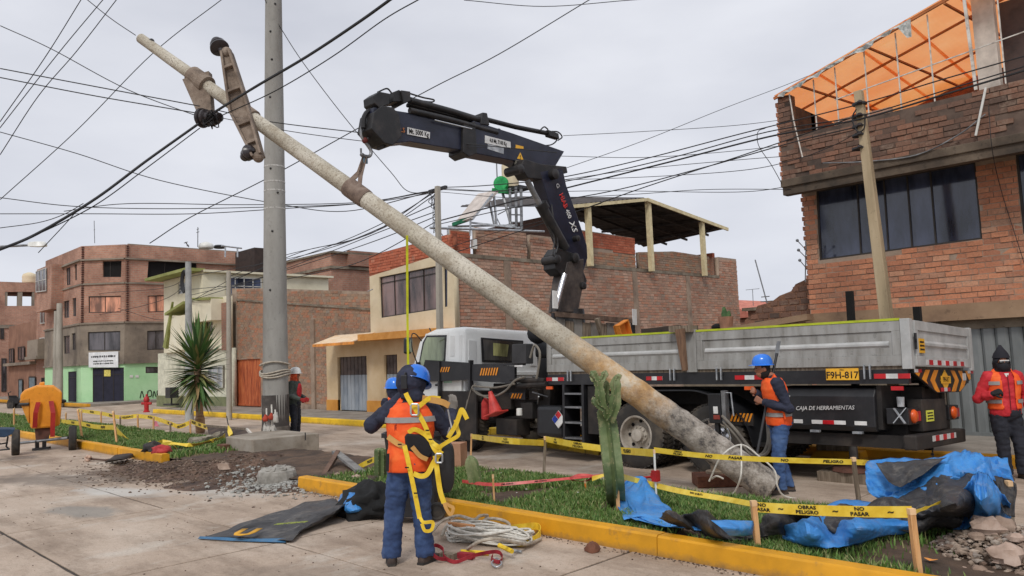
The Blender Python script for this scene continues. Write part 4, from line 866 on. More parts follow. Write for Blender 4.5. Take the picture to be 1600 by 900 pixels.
# banner with print, poster, notices and graffiti
bq = [(0.55,2.174),(2.287,2.104),(2.282,3.044),(0.543,3.038)]
bn = thing('banner', 'white printed banner hung over the navy door of the corner building', 'banner', tuple(DC.at(bq[0], .1)))
mb = MB(); mb.loft([[DC.at(p, .08) for p in bq], [DC.at(p, .1) for p in bq]]); mb.build('cloth', mat('banner_cloth', (226, 228, 230), (214, 216, 220)), bn)
c0 = ((bq[0][0]+bq[1][0])/2, (bq[0][1]+bq[2][1])/2); xd = DC.d
print_rows('print', DC.at((c0[0], c0[1]+.17), .105), xd, Z, 1.45, .22, ink, bn, 1, 3); print_rows('print', DC.at((c0[0], c0[1]-.17), .105), xd, Z, 1.2, .3, ink, bn, 2, 4)
ps = thing('poster', 'small yellow poster pasted on the navy double door', 'poster', tuple(DC.at((1.571,1.833), -.05)))
q = [(1.384,1.616),(1.761,1.601),(1.759,1.976),(1.382,1.991)]; mb = MB(); mb.loft([[DC.at(p, -.06) for p in q], [DC.at(p, -.04) for p in q]]); mb.build('paper', mat('yellow_paper', (222, 206, 110), (150, 150, 70), scale=20), ps)
for q in ([(0.303,1.478),(0.482,1.469),(0.481,1.62),(0.302,1.628)], [(0.625,1.462),(0.806,1.454),(0.806,1.605),(0.625,1.613)]): 
    mb = MB(); mb.loft([[DX.at(p, -.04) for p in q], [DX.at(p, -.02) for p in q]]); mb.build('meter_plate', white_paint, DB)
mb = MB()
for pts in ([(0.882,0.24),(0.989,0.649),(1.1,0.263)], [(1.319,0.21),(1.319,0.591),(1.503,0.656),(1.54,0.348),(1.356,0.284)], [(1.614,0.229),(1.688,0.606),(1.8,0.255)], [(1.875,0.25),(1.874,0.595),(2.062,0.584),(1.912,0.401),(2.062,0.238)], [(2.137,0.579),(2.175,0.307),(2.326,0.336),(2.364,0.643)], [(2.439,0.29),(2.478,0.636),(2.63,0.511),(2.477,0.288)]):
    mb.tube(cr([DX.at(p, -.04) for p in pts], 4), .025, 4)
mb.build('graffiti', ink, DB)
# roof clutter
rc = thing('water_tank', 'white domed water tank on the corner building roof', 'tank', (-48.6,20.84,9.68)); c0 = V(*(-49.0,21.01,9.62))
MB().lathe(c0, [(.45, 0), (.5, .1), (.4, .3), (.1, .42)], 16).build('dome', white_paint, rc, smooth=60)
rc = thing('water_tank', 'flat dark tank lid beside the white dome on the roof', 'tank', (-48.6,21.72,9.62)); c0 = V(*(-49.0,21.9,9.68)); MB().lathe(c0, [(.35, 0), (.4, .1), (.3, .2)], 12).build('lid', steel_black, rc)
aerial('tall thin aerial on the corner building roof', (-48.8,20.38,9.63), (-48.8,20.39,10.92), [(.9, .15), (.75, .2)], r=.03)
aerial('short aerial pair behind the corner building parapet', (-50.0,14.66,9.61), (-50.0,14.62,10.97), [(.6, .1)], r=.02)
aerial('low tilted dish bracket on the roof edge beside the aerial', (-48.8,19.81,9.59), (-48.8,19.6,9.9), [(.9, .25), (.3, .15)], r=.04)
rf = thing('roof_frame', 'pale open pipe frame on the roof of the house behind', 'frame', (-40.0,18.48,8.15))
for a, b in (((-44.0,19.78,9.04), (-44.0,21.05,8.98)), ((-44.0,20.02,8.98), (-44.0,20.01,8.37)), ((-44.0,20.77,8.96), (-44.0,20.77,8.42))): MB().tube([a, b], .05, 6).build('tube', galv, rf)
# --- annexes receding along the street, and far cross-street block
AB = thing('terraced_house', 'brick house with glazed projecting top bay next to the tall corner building', 'house', (-60, 14, 0))
AL = Pl(*((-90.0,14.1),(1.0,0.0),(0.0,-1.0)))
a0 = 33.323; a1 = 29.385
MB().bb(-90+a1, -57.92, 14.15, 20, 0, 8.6).build('wall', bw_, AB)
BL = Pl(*((-90.0,13.3),(1.0,0.0),(0.0,-1.0))); q = [(32.892,6.661),(36.307,6.47),(36.201,8.801),(32.782,8.687)]
MB().bb(-90+q[0][0], -90+q[1][0], 13.3, 14.2, 5.9, 8.7).build('bay', bw_, AB); qb = [(33.019,7.194),(35.423,7.066),(35.351,8.573),(32.944,8.585)]
window(BL, qb, AB, frame_white, gl, -.05, .06, bars=(.33, .66), hbars=(.5,), name='window')
for q in ([(30.68,5.288),(32.242,5.24),(32.187,6.393),(30.621,6.422)], [(30.63,3.172),(32.943,3.189),(32.89,4.32),(30.569,4.34)]): window(AL, q, AB, frame_white, gl, -.02, .06, bars=(.5,))
MB().bb(-90+a1-.2, -57.95, 13.5, 14.15, 2.9, 3.1).build('floor_slab', rough_c, AB); MB().bb(-90+a1, -57.95, 13.6, 14.15, 3.1, 4.2).build('cement_band', rough_c, AB)
for px in (62, 68, 75): pass
q = [(31.257,0.178),(33.085,0.118),(33.014,1.648),(31.181,1.663)]; window(AL, q, AB, frame_dark, black_void, -.02, .05)
LB = thing('terraced_house', 'low two-storey brick house with two dark square windows left of the glazed bay', 'house', (-66, 14, 0))
x1 = -90+a1-.02; x0 = -90+21.501
MB().bb(x0, x1, 14.15, 20, 0, 5.6).build('wall', mat('brown_brick_render', (142, 104, 84), (122, 88, 72), (156, 118, 98), scale=1), LB)
MB().bb(x0, x1, 13.8, 14.15, 2.6, 2.8).build('floor_slab', rough_c, LB)
for q in ([(22.126,2.841),(23.491,2.811),(23.416,3.901),(22.049,3.901)], [(24.8,2.968),(26.612,2.97),(26.553,3.927),(24.735,3.948)], [(27.478,3.128),(29.334,3.165),(29.278,4.178),(27.416,4.166)]): window(AL, q, LB, frame_dark, gl, -.02, .08, bars=(.5,))
for q in ([(25.169,0.151),(26.253,0.163),(26.162,1.614),(25.073,1.622)], [(27.995,0.183),(29.663,0.159),(29.575,1.763),(27.901,1.779)]): window(AL, q, LB, frame_dark, mat('faded_blue_door', (110, 124, 132)), -.02, .08)
FB = thing('brick_building', 'far brick block with open top storey closing the end of the street', 'building', (-78, 14, 0))
FP = Pl(*((-78.0,0.0),(0.0,1.0),(1.0,-0.0)))
q = [(15.797,7.923),(18.023,7.962),(18.007,9.217),(15.778,9.149)]; zt = 10.028
wall('wall', FP, [(2, 0), (24, 0), (24, zt), (2, zt)], [q, [(s-8, z) for s, z in q]], .3, bw_, FB); MB().bb(-84, -78.4, 2, 24, 0, q[0][1]-.1).build('inner_block', bw_, FB); MB().bb(-84, -78.4, 2, 24, q[2][1]+.1, zt).build('roof_block', bw_, FB)
for s in (0, .5, 1): 
    p = q[0][0]+(q[1][0]-q[0][0])*s; MB().bar(FP.at((p, q[0][1]), -.2), FP.at((p, q[2][1]), -.2), .35, .35).build('column', rough_c, FB)
MB().bar(FP.at((2, 6.145), .03), FP.at((24, 6.145), .03), .1, .3).build('floor_band', rough_c, FB)
for q in ([(15.631,0.549),(16.005,0.526),(15.961,3.382),(15.586,3.394)], [(15.466,5.045),(15.747,5.041),(15.732,6.036),(15.45,6.037)]): window(FP, q, FB, frame_dark, gl, -.03, .1)
o = thing('water_tank', 'cream ribbed water tank standing on the far brick block', 'tank', (-80.0,18.05,10.27)); c0 = V(*(-80.0,18.05,10.21))
MB().lathe(c0, [(.55, 0), (.6, .2), (.56, .35), (.6, .5), (.56, .65), (.5, .8), (.15, .95)], 18).build('body', cream, o, smooth=50)
# plain blocks across the near side and beyond so the street goes on
far = thing('terraced_house', 'plain distant houses closing the side street behind the corner building', 'house', (-42, 62, 0)); MB().bb(-60, -25, 60, 70, 0, 5.5).build('wall', MATS['side_brickwork'], far)
# ---------------------------------------------------------------- crane lorry
TR = thing('crane_lorry', 'white-cab crane lorry with grey drop-side bed and lime top rail parked along the far kerb', 'lorry', (-8, 10, 0))
TR.rotation_euler = (-.05, 0, 0)
cabw = mat('cab_white', (226, 228, 226), (214, 216, 214), (234, 236, 234), scale=1.5, rough=.3, bump=.03, coat=.3, spots=.04)
bedg = mat('bed_grey', (150, 149, 145), (122, 119, 113), (168, 168, 165), scale=1.5, stretch=(4, 4, .8), rough=.5, bump=.15, spots=.25)
bedg2 = mat('bed_grey_light', (176, 177, 175), (156, 157, 155), (196, 196, 194), scale=3, rough=.5)
lime = mat('lime_tape', (178, 190, 36), (160, 172, 28), (190, 200, 60), scale=5, rough=.5)
redt = mat('red_reflector', (190, 26, 34), rough=.35, bump=0); whit = mat('white_reflector', (214, 214, 212), (190, 190, 188), rough=.35, bump=0)
ylp = mat('yellow_plate', (236, 178, 48), (226, 166, 40), rough=.4, bump=0); org = mat('hazard_orange', (232, 148, 36), (214, 130, 30), rough=.4, bump=0)
dusty = mat('dusty_black', (40, 36, 34), (28, 26, 26), (66, 58, 52), scale=2.2, rough=.75, bump=.4, bscale=30, spots=.3)
pla = mat('black_plastic', (34, 35, 38), (28, 29, 31), rough=.4, bump=.05)
xs0, xm, xs1 = -9.29, -6.33, -3.36
def panel(x0, x1, y, z0, z1, par=TR):
    """pressed drop side: outer sheet with recessed field and a raised rib"""
    mb = MB(); mb.bb(x0, x1, y, y+.03, z0, z0+.13); mb.bb(x0, x1, y, y+.03, z1-.13, z1-.002); mb.bb(x0, x0+.1, y, y+.03, z0+.13, z1-.13); mb.bb(x1-.1, x1, y, y+.03, z0+.13, z1-.13)
    mb.bb(x0+.1, x1-.1, y+.018, y+.04, z0+.13, z1-.13)
    o = mb.build('side_panel', bedg, par, bevel=.004)
    m2 = MB(); zc = (z0+z1)/2; m2.loft([[(x, y+.018, zc-.05), (x, y-.004, zc-.025), (x, y-.004, zc+.0), (x, y+.018, zc+.03)] for x in (x0+.14, x1-.14)]); m2.build('rib', bedg2, o)
    return o
for y, nm in ((10.0, 0), (12.5, 1)):
    panel(xs0, xm-.09, y, 1.54, 2.1); panel(xm+.09, xs1, y, 1.54, 2.1)
    MB().bb(xm-.085, xm+.085, y-.01, y+.05, 1.5, 2.14).build('side_post', bedg, TR, bevel=.005); MB().bb(xs1+.005, xs1+.12, y-.01, y+.1, 1.5, 2.12).build('corner_post', bedg2, TR, bevel=.005)
    MB().bb(xs0, xm-.09, y-.006, y+.04, 2.1, 2.13).build('top_rail', lime, TR); MB().bb(xm+.09, xs1, y-.006, y+.04, 2.1, 2.13).build('top_rail', lime, TR)
MB().bb(xs0, xs1, 10.03, 12.5, 1.5, 1.54).build('bed_floor', wood_old, TR)
# tailgate
mb = MB(); X = -3.25
mb.bb(X, X+.03, 10.12, 12.4, 1.54, 1.66); mb.bb(X, X+.03, 10.12, 12.4, 1.98, 2.1); mb.bb(X, X+.03, 10.12, 10.22, 1.66, 1.98); mb.bb(X, X+.03, 12.3, 12.4, 1.66, 1.98); mb.bb(X-.02, X+.01, 10.22, 12.3, 1.66, 1.98); tg = mb.build('tailgate', bedg2, TR, bevel=.004)
mb = MB(); mb.loft([[(X+.01, y, 1.78), (X+.035, y, 1.8), (X+.035, y, 1.83), (X+.01, y, 1.86)] for y in (10.26, 12.26)]); mb.build('rib', bedg2, tg)
for z in (1.94, 1.86): 
    mb = MB().tube([(X+.04, 10.08, z), (X+.04, 10.08, z-.12)], .018, 6); mb.build('hinge_chain', steel_black, tg)
MB().bb(X+.03, X+.036, 10.22, 10.42, 1.70, 1.88).build('warning_plate', ylp, tg)
print_rows('print', (X+.037, 10.32, 1.79), (0, 1, 0), Z, .16, .14, ink, tg, 3)
mb = MB(); mb.bb(X+.03, X+.034, 10.44, 12.1, 1.555, 1.62); rs = mb.build('reflector_strip', whit, tg)
for k in range(5): MB().bb(X+.034, X+.037, 10.55+k*.33, 10.7+k*.33, 1.556, 1.619).build('red_band', redt, rs)
# black frame rail with reflectors, plates and hinges on the camera side
MB().bb(xs0, -3.3, 10.02, 10.1, 1.32, 1.5).build('frame_rail', steel_black, TR); MB().bb(xs0, -3.3, 12.4, 12.5, 1.32, 1.5).build('frame_rail', steel_black, TR)
for k in range(7): MB().bb(xs0+.3+k*.9, xs0+.38+k*.9, 10.1, 12.4, 1.36, 1.5).build('cross_member', steel_black, TR)
def refl(x0, x1, z0, z1, y=10.015, pat='rwr', par=TR):
    n = len(pat); o = None
    root = MB().bb(x0, x1, y-.004, y+.004, z0, z1).build('reflector', whit, par)
    for k, c in enumerate(pat):
        if c == 'r': MB().bb(x0+(x1-x0)*k/n, x0+(x1-x0)*(k+1)/n, y-.008, y-.004, z0, z1).build('red_band', redt, root)
for px in [(-9.31,-8.9),(-7.17,-6.87),(-5.63,-5.18),(-3.703,-3.275)]: refl(px[0], px[1], 1.385, 1.445)
x0, x1 = (-4.306,-3.888)
np_ = MB().bb(x0, x1, 10.0, 10.016, 1.37, 1.52).build('number_plate', ylp, TR); text('lettering', 'F9H-817', ((x0+x1)/2, 9.999, 1.43), (1, 0, 0), Z, .125, ink, np_, squash=.95, bold=.015); text('lettering', 'PERU', ((x0+x1)/2, 9.999, 1.5), (1, 0, 0), Z, .025, ink, np_)
for x in [-8.75,-6.67,-5.87,-3.773]:
    for d in (-.035, .035): MB().bb(x+d-.008, x+d+.008, 9.97, 10.0, 1.38, 1.56).build('bed_hinge', galv, TR)
for x in [-9.23,-5.41,-3.433]: MB().bb(x-.07, x+.07, 9.99, 10.02, 1.24, 1.29).build('marker_lamp', orange_refl if x < -4 else redt, TR)
# toolbox (rounded long black box) with painted words
mb = MB(); x0, x1 = -5.1, -3.72
mb.loft([[(x, y, z) for y, z in ((10.06, .72), (10.02, .78), (10.02, 1.16), (10.1, 1.27), (10.7, 1.3), (10.7, .7))] for x in (x0, x1)]); tb = mb.build('toolbox', steel_black, TR, bevel=.015)
text('lettering', 'CAJA DE HERRAMIENTAS', (-4.352,9.99,1.007), (1, 0, .03), Z, .075, whit, tb, squash=.92, shear=.25)
for a, b, pt in [(-4.781,-4.657,'w'),(-4.535,-4.089,'wrw'),(-3.976,-3.825,'w')]: refl(a, b, .80, .85, 10.01, pt, tb)
for x in (-4.5, -3.95): MB().bb(x-.06, x+.06, 10.0, 10.06, .69, .72).build('latch', galv, tb)
MB().bb(-5.2, -3.3, 10.15, 10.35, .52, .68).build('lower_rail', dusty, TR); MB().bb(-5.1, -3.5, 10.4, 12.2, .62, .8).build('under_tray', dusty, TR)
# chassis beams
for y in (10.85, 11.65): MB().bb(-13.0, -3.4, y-.06, y+.06, 1.0, 1.28).build('chassis_beam', dusty, TR)
for x in (-10.6, -8.7, -6.8, -4.9, -3.5): MB().bb(x-.06, x+.06, 10.85, 11.65, 1.05, 1.25).build('cross_member', dusty, TR)
MB().bb(-3.72, -3.66, 10.1, 12.3, .75, 1.3).build('rear_splash', dusty, TR)
MB().bb(-9.2, -5.3, 11.0, 11.5, .5, 1.1).build('drive_train', dusty, TR)
# hazard chevron board under the tail
cb = MB(); hexp = [(10.36, 1.5), (12.5, 1.5), (12.5, 1.38), (11.95, 1.2), (10.95, 1.2), (10.12, 1.45), (10.12, 1.5)]
cb.prism([(-3.3, y, z) for y, z in hexp], (.03, 0, 0)); hz = cb.build('chevron_board', steel_black, TR)
def clip_quad(pts, poly):     # Sutherland-Hodgman on (y, z)
    out = pts; n = len(poly); area = sum(poly[i][0]*poly[(i+1) % n][1]-poly[(i+1) % n][0]*poly[i][1] for i in range(n)); sgn = 1 if area > 0 else -1
    for i in range(n):
        a, b = poly[i], poly[(i+1) % n]; res = []
        for j in range(len(out)):
            p, q = out[j], out[(j+1) % len(out)]
            f = lambda r: sgn*((b[0]-a[0])*(r[1]-a[1])-(b[1]-a[1])*(r[0]-a[0])); fp, fq = f(p), f(q)
            if fp >= 0: res.append(p)
            if fp*fq < 0: t = fp/(fp-fq); res.append((p[0]+(q[0]-p[0])*t, p[1]+(q[1]-p[1])*t))
        out = res
        if not out: break
    return out
yc = 11.32
for k in (-3, -2, -1, 0, 1, 2):
    for sg in (-1, 1):
        if k == 0 and sg == 1: continue
for sg in (-1, 1):
    for k in range(4):
        o0 = .1+k*.33; q = [(yc+sg*o0, 1.36), (yc+sg*(o0+.17), 1.36), (yc+sg*(o0+.17-.2), 1.52), (yc+sg*(o0-.2), 1.52)]; q2 = [(yc+sg*o0, 1.36), (yc+sg*(o0+.17), 1.36), (yc+sg*(o0+.17-.2), 1.19), (yc+sg*(o0-.2), 1.19)]
        if k == 0: continue
        for qq in (q, q2):
            c_ = clip_quad(qq, [(10.14, 1.495), (10.14, 1.455), (10.96, 1.21), (11.94, 1.21), (12.48, 1.385), (12.48, 1.495)])
            if len(c_) > 2: MB().prism([(-3.27, y, z) for y, z in c_], (.004, 0, 0)).build('stripe', org, hz)
MB().prism([(-3.27, yc+a, 1.36+b) for a, b in ((-.2, 0), (0, -.14), (.2, 0), (0, .14))], (.006, 0, 0)).build('diamond', ylp, hz)
p2 = MB().bb(-3.262, -3.256, yc-.2, yc+.2, 1.32, 1.42).build('number_plate', ylp, hz); text('lettering', 'F9H-817', (-3.255, yc, 1.37), (0, 1, 0), Z, .09, ink, p2, squash=.85, bold=.015, ex=.001)
MB().bb(-3.268, -3.26, 12.1, 12.25, 1.36, 1.46).build('white_sticker', whit, hz)
for y0, pt in ((10.13, 'wr'), (11.1, 'rwr'), (12.35, 'wr')):
    for k, c in enumerate(pt): MB().bb(-3.266, -3.26, y0+k*.13, y0+k*.13+.13, (1.46 if y0 != 11.1 else 1.215), (1.5 if y0 != 11.1 else 1.265)).build('reflector', redt if c == 'r' else whit, hz)
# tail lamps, black number box, bumper, chain
for y in (10.15, 11.75):
    lb = MB().bb(-3.6, -3.34, y-.1, y+.32, .82, 1.02).build('lamp_box', steel_black, TR, bevel=.01)
    MB().lathe((-3.34, y+.06, .92), [(.001, .05), (.06, .045), (.085, .02), (.085, 0)], 16, (1, 0, 0)).build('lamp', orange_refl, lb, smooth=50); MB().bb(-3.34, -3.32, y+.16, y+.28, .86, .98).build('lamp', redt, lb)
MB().bar((-3.5, 9.98, .84), (-3.36, 10.04, 1.03), .03, .01).build('bracket', galv, TR); MB().bar((-3.5, 10.04, 1.02), (-3.36, 9.98, .84), .03, .01).build('bracket', galv, TR); MB().lathe((-3.42, 10.05, 1.1), [(.04, -.06), (.045, .06)], 12).build('horn', galv, TR)
nb = MB().bb(-3.5, -3.32, 10.5, 11.45, .72, 1.12).build('number_box', dusty, TR, bevel=.01); q_ = MB().bb(-3.318, -3.31, 10.62, 10.9, .84, .98).build('yellow_label', mat('lemon_label', (214, 214, 80), (190, 190, 60), scale=30), nb)
print_rows('print', (-3.309, 10.76, .91), (0, 1, 0), Z, .22, .11, ink, q_, 3)
bp = MB().bb(-3.4, -3.24, 9.98, 11.95, .52, .70).build('bumper', dusty, TR, bevel=.02)
MB().bb(-3.24, -3.235, 10.55, 11.5, .60, .67).build('reflector', whit, bp)
for k in range(3): MB().bb(-3.235, -3.232, 10.66+k*.3, 10.8+k*.3, .6, .67).build('red_band', redt, bp)
mb = MB()
for k in range(8): mb.lathe((-3.3, 10.7, .5-k*.035), [(.02, 0), (.02, .008), (.012, .008), (.012, 0)], 8, (1, 0, 0) if k % 2 else (0, 1, 0))
stuff(mb.build('hanging_chain', steel_black, bp))
# wheels
hubm = mat('dusty_rim', (168, 160, 148), (132, 122, 110), (190, 182, 170), scale=5, rough=.6, spots=.3)
def wheel(x, y, r=.51, w=.26, out=-1, par=TR, clean=False):
    t = thing_part('wheel', (x, y, r+.05*(y-10)), par); c = Vector((0, 0, 0)); a = (0, out, 0)
    mb = MB(); mb.lathe(c, [(r*.6, -w/2), (r*.72, -w/2-.005), (r*.92, -w/2), (r*.985, -w*.42), (r, -w*.3), (r, w*.3), (r*.985, w*.42), (r*.92, w/2), (r*.75, w/2+.008), (r*.6, w/2), (r*.6, -w/2)], 48, a, caps=False); ty = mb.build('tyre', rubber, t, smooth=35, world=False)
    mb = MB()
    for k in range(44):
        an = 2*pi*k/44; M = Matrix.Rotation(an, 3, 'Y')
        for s_ in (-1, 1): mb.box(M@Vector((0, s_*w*.27, r+.004)), (.045, w*.4, .02), M=M@Matrix.Rotation(s_*.3, 3, 'Z'))
    stuff(mb.build('tread_blocks', rubber, t, world=False))
    mb = MB(); mb.lathe(c, [(r*.61, w*.5), (r*.6, w*.52), (r*.55, w*.5), (r*.53, w*.2), (r*.5, -.02), (r*.42, -.03), (r*.30, .0), (r*.28, .03), (r*.2, .05), (r*.19, .11), (r*.05, .12), (.002, .12)], 36, a, caps=False); mb.build('rim', chrome if clean else hubm, t, smooth=30, world=False)
    for k in range(8):
        an = 2*pi*k/8; p = Vector((cos(an)*r*.43, out*(-.022), sin(an)*r*.43)); mb = MB().lathe(p, [(r*.055, 0), (r*.055, .012), (.001, .012)], 12, a); mb.build('hand_hole', black_void, t, world=False)
    for k in range(10):
        an = 2*pi*k/10; p = Vector((cos(an)*r*.25, out*.03, sin(an)*r*.25)); mb = MB().lathe(p, [(.014, 0), (.014, .035), (.001, .035)], 6, a); mb.build('nut', hubm, t, world=False)
    return t
def thing_part(name, loc, par):
    o = bpy.data.objects.new(name, None); COL.objects.link(o); o.parent = par; o.location = Vector(loc)-wpos(par); return o
w0 = wheel(-7.43, 10.18)
def wcopy(x, y, flip=False):
    c = copy_tree(w0, TR); c.location = Vector((x, y, .51+.05*(y-10)))-wpos(TR)
    if flip: c.rotation_euler = (0, 0, pi)
    return c
for x, y, fl in ((-7.43, 10.5, 0), (-7.43, 11.95, 1), (-7.43, 12.28, 1), (-6.06, 10.5, 0), (-6.06, 11.95, 1), (-6.06, 12.28, 1), (-11.75, 12.25, 1), (-11.75, 10.3, 0)): wcopy(x, y, fl)
wheel(-6.06, 10.18, clean=True)
for x in (-7.43, -6.06, -11.75): MB().tube([(x, 10.3, .5), (x, 12.2, .6)], .09, 10).build('axle', dusty, TR)
# mudguards: one long arch over the two rear axles
arc = [(-8.1, .55), (-8.08, .95), (-7.9, 1.14), (-7.5, 1.2), (-6.6, 1.22), (-6.2, 1.2), (-5.8, 1.05), (-5.5, .78), (-5.38, .45)]
for y0, y1 in ((9.98, 10.68), (11.8, 12.5)):
    pts = cr([(x, 0, z) for x, z in arc], 5); MB().loft([[(p.x, y0, p.z), (p.x, y1, p.z), (p.x, y1, p.z+.02), (p.x, y0, p.z+.02)] for p in pts]).build('mudguard', pla, TR, smooth=40)
MB().bb(-5.42, -5.1, 10.1, 10.6, .45, .5).build('step_bracket', dusty, TR)
# fuel tank, placard, ladder, outrigger foot, air tank
ft = MB().bb(-9.62, -9.0, 10.05, 10.6, .4, .95).build('fuel_tank', pla, TR, bevel=.07)
dm = MB().box((-9.05, 10.03, .72), (.22, .01, .22), M=Matrix.Rotation(pi/4, 3, 'Y')).build('placard', whit, ft)
for (dx, dz), m_ in (((0, .078), redt), ((-.078, 0), mat('blue_placard', (36, 60, 150))), ((.078, 0), whit), ((0, -.078), whit)): MB().box((-9.05+dx, 10.023, .72+dz), (.1, .006, .1), M=Matrix.Rotation(pi/4, 3, 'Y')).build('field', m_, dm)
MB().bb(-8.93, -8.88, 10.0, 10.4, .3, 1.32).build('ladder_rail', steel_black, TR); MB().bb(-8.5, -8.45, 10.0, 10.4, .3, 1.32).build('ladder_rail', steel_black, TR)
for z in (.4, .66, .92, 1.15): MB().bb(-8.88, -8.5, 10.0, 10.3, z, z+.03).build('ladder_rung', steel_grey, TR)
MB().bb(-8.4, -8.15, 10.05, 10.4, .5, 1.3).build('side_box', dusty, TR); MB().bb(-10.3, -5.2, 10.7, 11.8, .42, .5).build('belly_plate', dusty, TR)
MB().bb(-12.3, -11.15, 10.0, 10.04, .25, 1.2).build('added_dark_board', dusty, TR)  # dark board added over the front wheel to hide its pale rim
# cab
CX0, CX1, CY0, CY1 = -13.3, -11.62, 10.1, 12.3
def ring(x, zt, z0, ins=0.0):
    c = .1; y0, y1 = CY0+ins, CY1-ins
    return [(x, y0, z0), (x, y0, zt-c), (x, y0+c*.3, zt-c*.3), (x, y0+c, zt), (x, y1-c, zt), (x, y1-c*.3, zt-c*.3), (x, y1, zt-c), (x, y1, z0)]
mb = MB(); mb.loft([ring(-13.42, 1.5, 1.05, .08), ring(-13.38, 1.7, 1.02, .04), ring(-13.12, 2.28, 1.02, .03), ring(-12.85, 2.44, 1.02, .02), ring(-12.6, 2.49, 1.02), ring(-11.75, 2.49, .95), ring(-11.66, 2.46, 1.0, .01), ring(-11.62, 2.38, 1.05, .04)])
cabo = mb.build('cab', cabw, TR, smooth=35, bevel=.012)
dr = MB(); zq = [(-13.05, 1.42), (-12.28, 1.42), (-12.22, 2.32), (-12.8, 2.32)]
MB().prism([(x, CY0-.006, z) for x, z in ((-13.28, 1.08), (-12.12, 1.08), (-12.1, 2.38), (-12.86, 2.4), (-13.26, 1.55))], (0, .02, 0)).build('door', cabw, TR, bevel=.008)
MB().prism([(x, CY0-.016, z) for x, z in ((-13.12, 1.52), (-12.26, 1.62), (-12.2, 2.3), (-12.8, 2.32), (-12.9, 2.2))], (0, .02, 0)).build('door_window', glass_mat('green_glass', (62, 68, 52), .06), TR, bevel=.004)
MB().prism([(x, CY0-.011, z) for x, z in ((-13.17, 1.46), (-12.22, 1.56), (-12.16, 2.34), (-12.82, 2.36), (-12.95, 2.22))], (0, .014, 0)).build('window_seal', pla, TR)
MB().bb(-12.5, -12.36, CY0-.03, CY0, 1.3, 1.34).build('door_handle', pla, TR)
MB().lathe((-11.93, CY0-.002, 1.74), [(.042, 0), (.042, .006), (.034, .006), (.034, 0)], 20, (0, -1, 0)).build('round_badge', ink, TR); text('lettering', 'H', (-11.93, CY0-.008, 1.74), (1, 0, 0), Z, .05, ink, TR)
# rear wall pressings and window
MB().prism([(-11.60, y, z) for y, z in ((10.55, 1.78), (11.72, 1.78), (11.76, 2.26), (10.52, 2.28))], (.02, 0, 0)).build('window_seal', pla, TR, bevel=.01)
rw_ = MB().prism([(-11.578, y, z) for y, z in ((10.6, 1.82), (11.67, 1.82), (11.7, 2.22), (10.57, 2.24))], (.006, 0, 0)).build('rear_window', glass_mat('smoked_glass', (34, 34, 34), .1), TR)
MB().prism([(-11.571, y, z) for y, z in ((10.85, 1.92), (11.25, 1.9), (11.3, 2.16), (10.85, 2.18))], (.002, 0, 0)).build('see_through', glass_mat('olive_view', (96, 96, 62), .2), rw_)
for y in (10.2, 12.0): MB().bb(-11.62, -11.598, y, y+.2, 1.72, 2.22).build('pressed_panel', cabw, TR, bevel=.008)
MB().bb(-11.64, -11.59, 10.15, 12.25, 1.52, 1.6).build('rear_sill', cabw, TR, bevel=.01)
for x in (-12.05, -11.78): MB().bb(x, x+.14 if x < -12 else x+.09, CY0-.008, CY0+.01, 1.62 if x > -12 else 1.9, 2.32).build('pressed_panel', cabw, TR, bevel=.006)
# mirror on bent arm
m_ = MB().tube(cr([(-12.68,9.85,2.23),(-12.57,9.6,2.36),(-12.63,9.55,2.33),(-12.6,9.55,2.04),(-12.75,9.8,1.75)], 4), .012, 6).build('mirror_arm', pla, TR)
c0 = V(*(-12.7,9.5,2.12)); MB().box(c0, (.1, .2, .34), .4).build('mirror', pla, TR, bevel=.04); MB().box(c0+V(.04, .02, 0), (.05, .15, .26), .4).build('mirror_glass', chrome, TR)
MB().tube([(-12.82,10.2,2.46), (-12.86,10.2,2.52)], .015, 6).build('roof_aerial', pla, TR)
MB().bb(-13.35, -12.3, 10.06, 12.3, .42, 1.04).build('cab_skirt', dusty, TR); MB().bb(-12.35, -11.66, 10.06, 10.1, 1.1, 1.5).build('lower_panel', white_paint, TR); MB().bb(-12.2, -11.95, 10.05, 10.06, 1.36, 1.42).build('green_sticker', mat('pale_green_sticker', (170, 204, 180), rough=.5), TR)
# front side guards / stabiliser boards with orange hatching
def hatch(par, x0, x1, z0, z1, y, n):
    for k in range(n):
        a = x0+(x1-x0)*k/n; wd = (x1-x0)/n*.52; MB().prism([(a, y, z0), (a+wd, y, z0), (a+wd+.05, y, z1), (a+.05, y, z1)], (0, -.004, 0)).build('hatch_stripe', org, par)
g1 = MB().prism([(-12.9, 9.96, 1.38), (-11.32, 9.96, 1.42), (-11.32, 9.96, 1.75), (-12.7, 9.96, 1.84)], (0, .06, 0)).build('guard_board', steel_black, TR); hatch(g1, -12.2, -11.9, 1.58, 1.68, 9.955, 4)
g2 = MB().prism([(-11.24, 9.96, 1.4), (-10.06, 9.96, 1.34), (-10.06, 9.96, 1.66), (-11.24, 9.96, 1.72)], (0, .06, 0)).build('guard_board', steel_black, TR); hatch(g2, -11.0, -10.5, 1.5, 1.64, 9.955, 7)
for x in (-12.95, -11.28, -12.22): MB().bb(x-.025, x+.025, 9.93, 10.02, .6 if x == -12.22 else 1.2, 1.8).build('guard_post', steel_black, TR)
MB().bb(-11.5, -10.0, 9.97, 10.2, 1.68, 1.72).build('guard_cap', steel_black, TR)
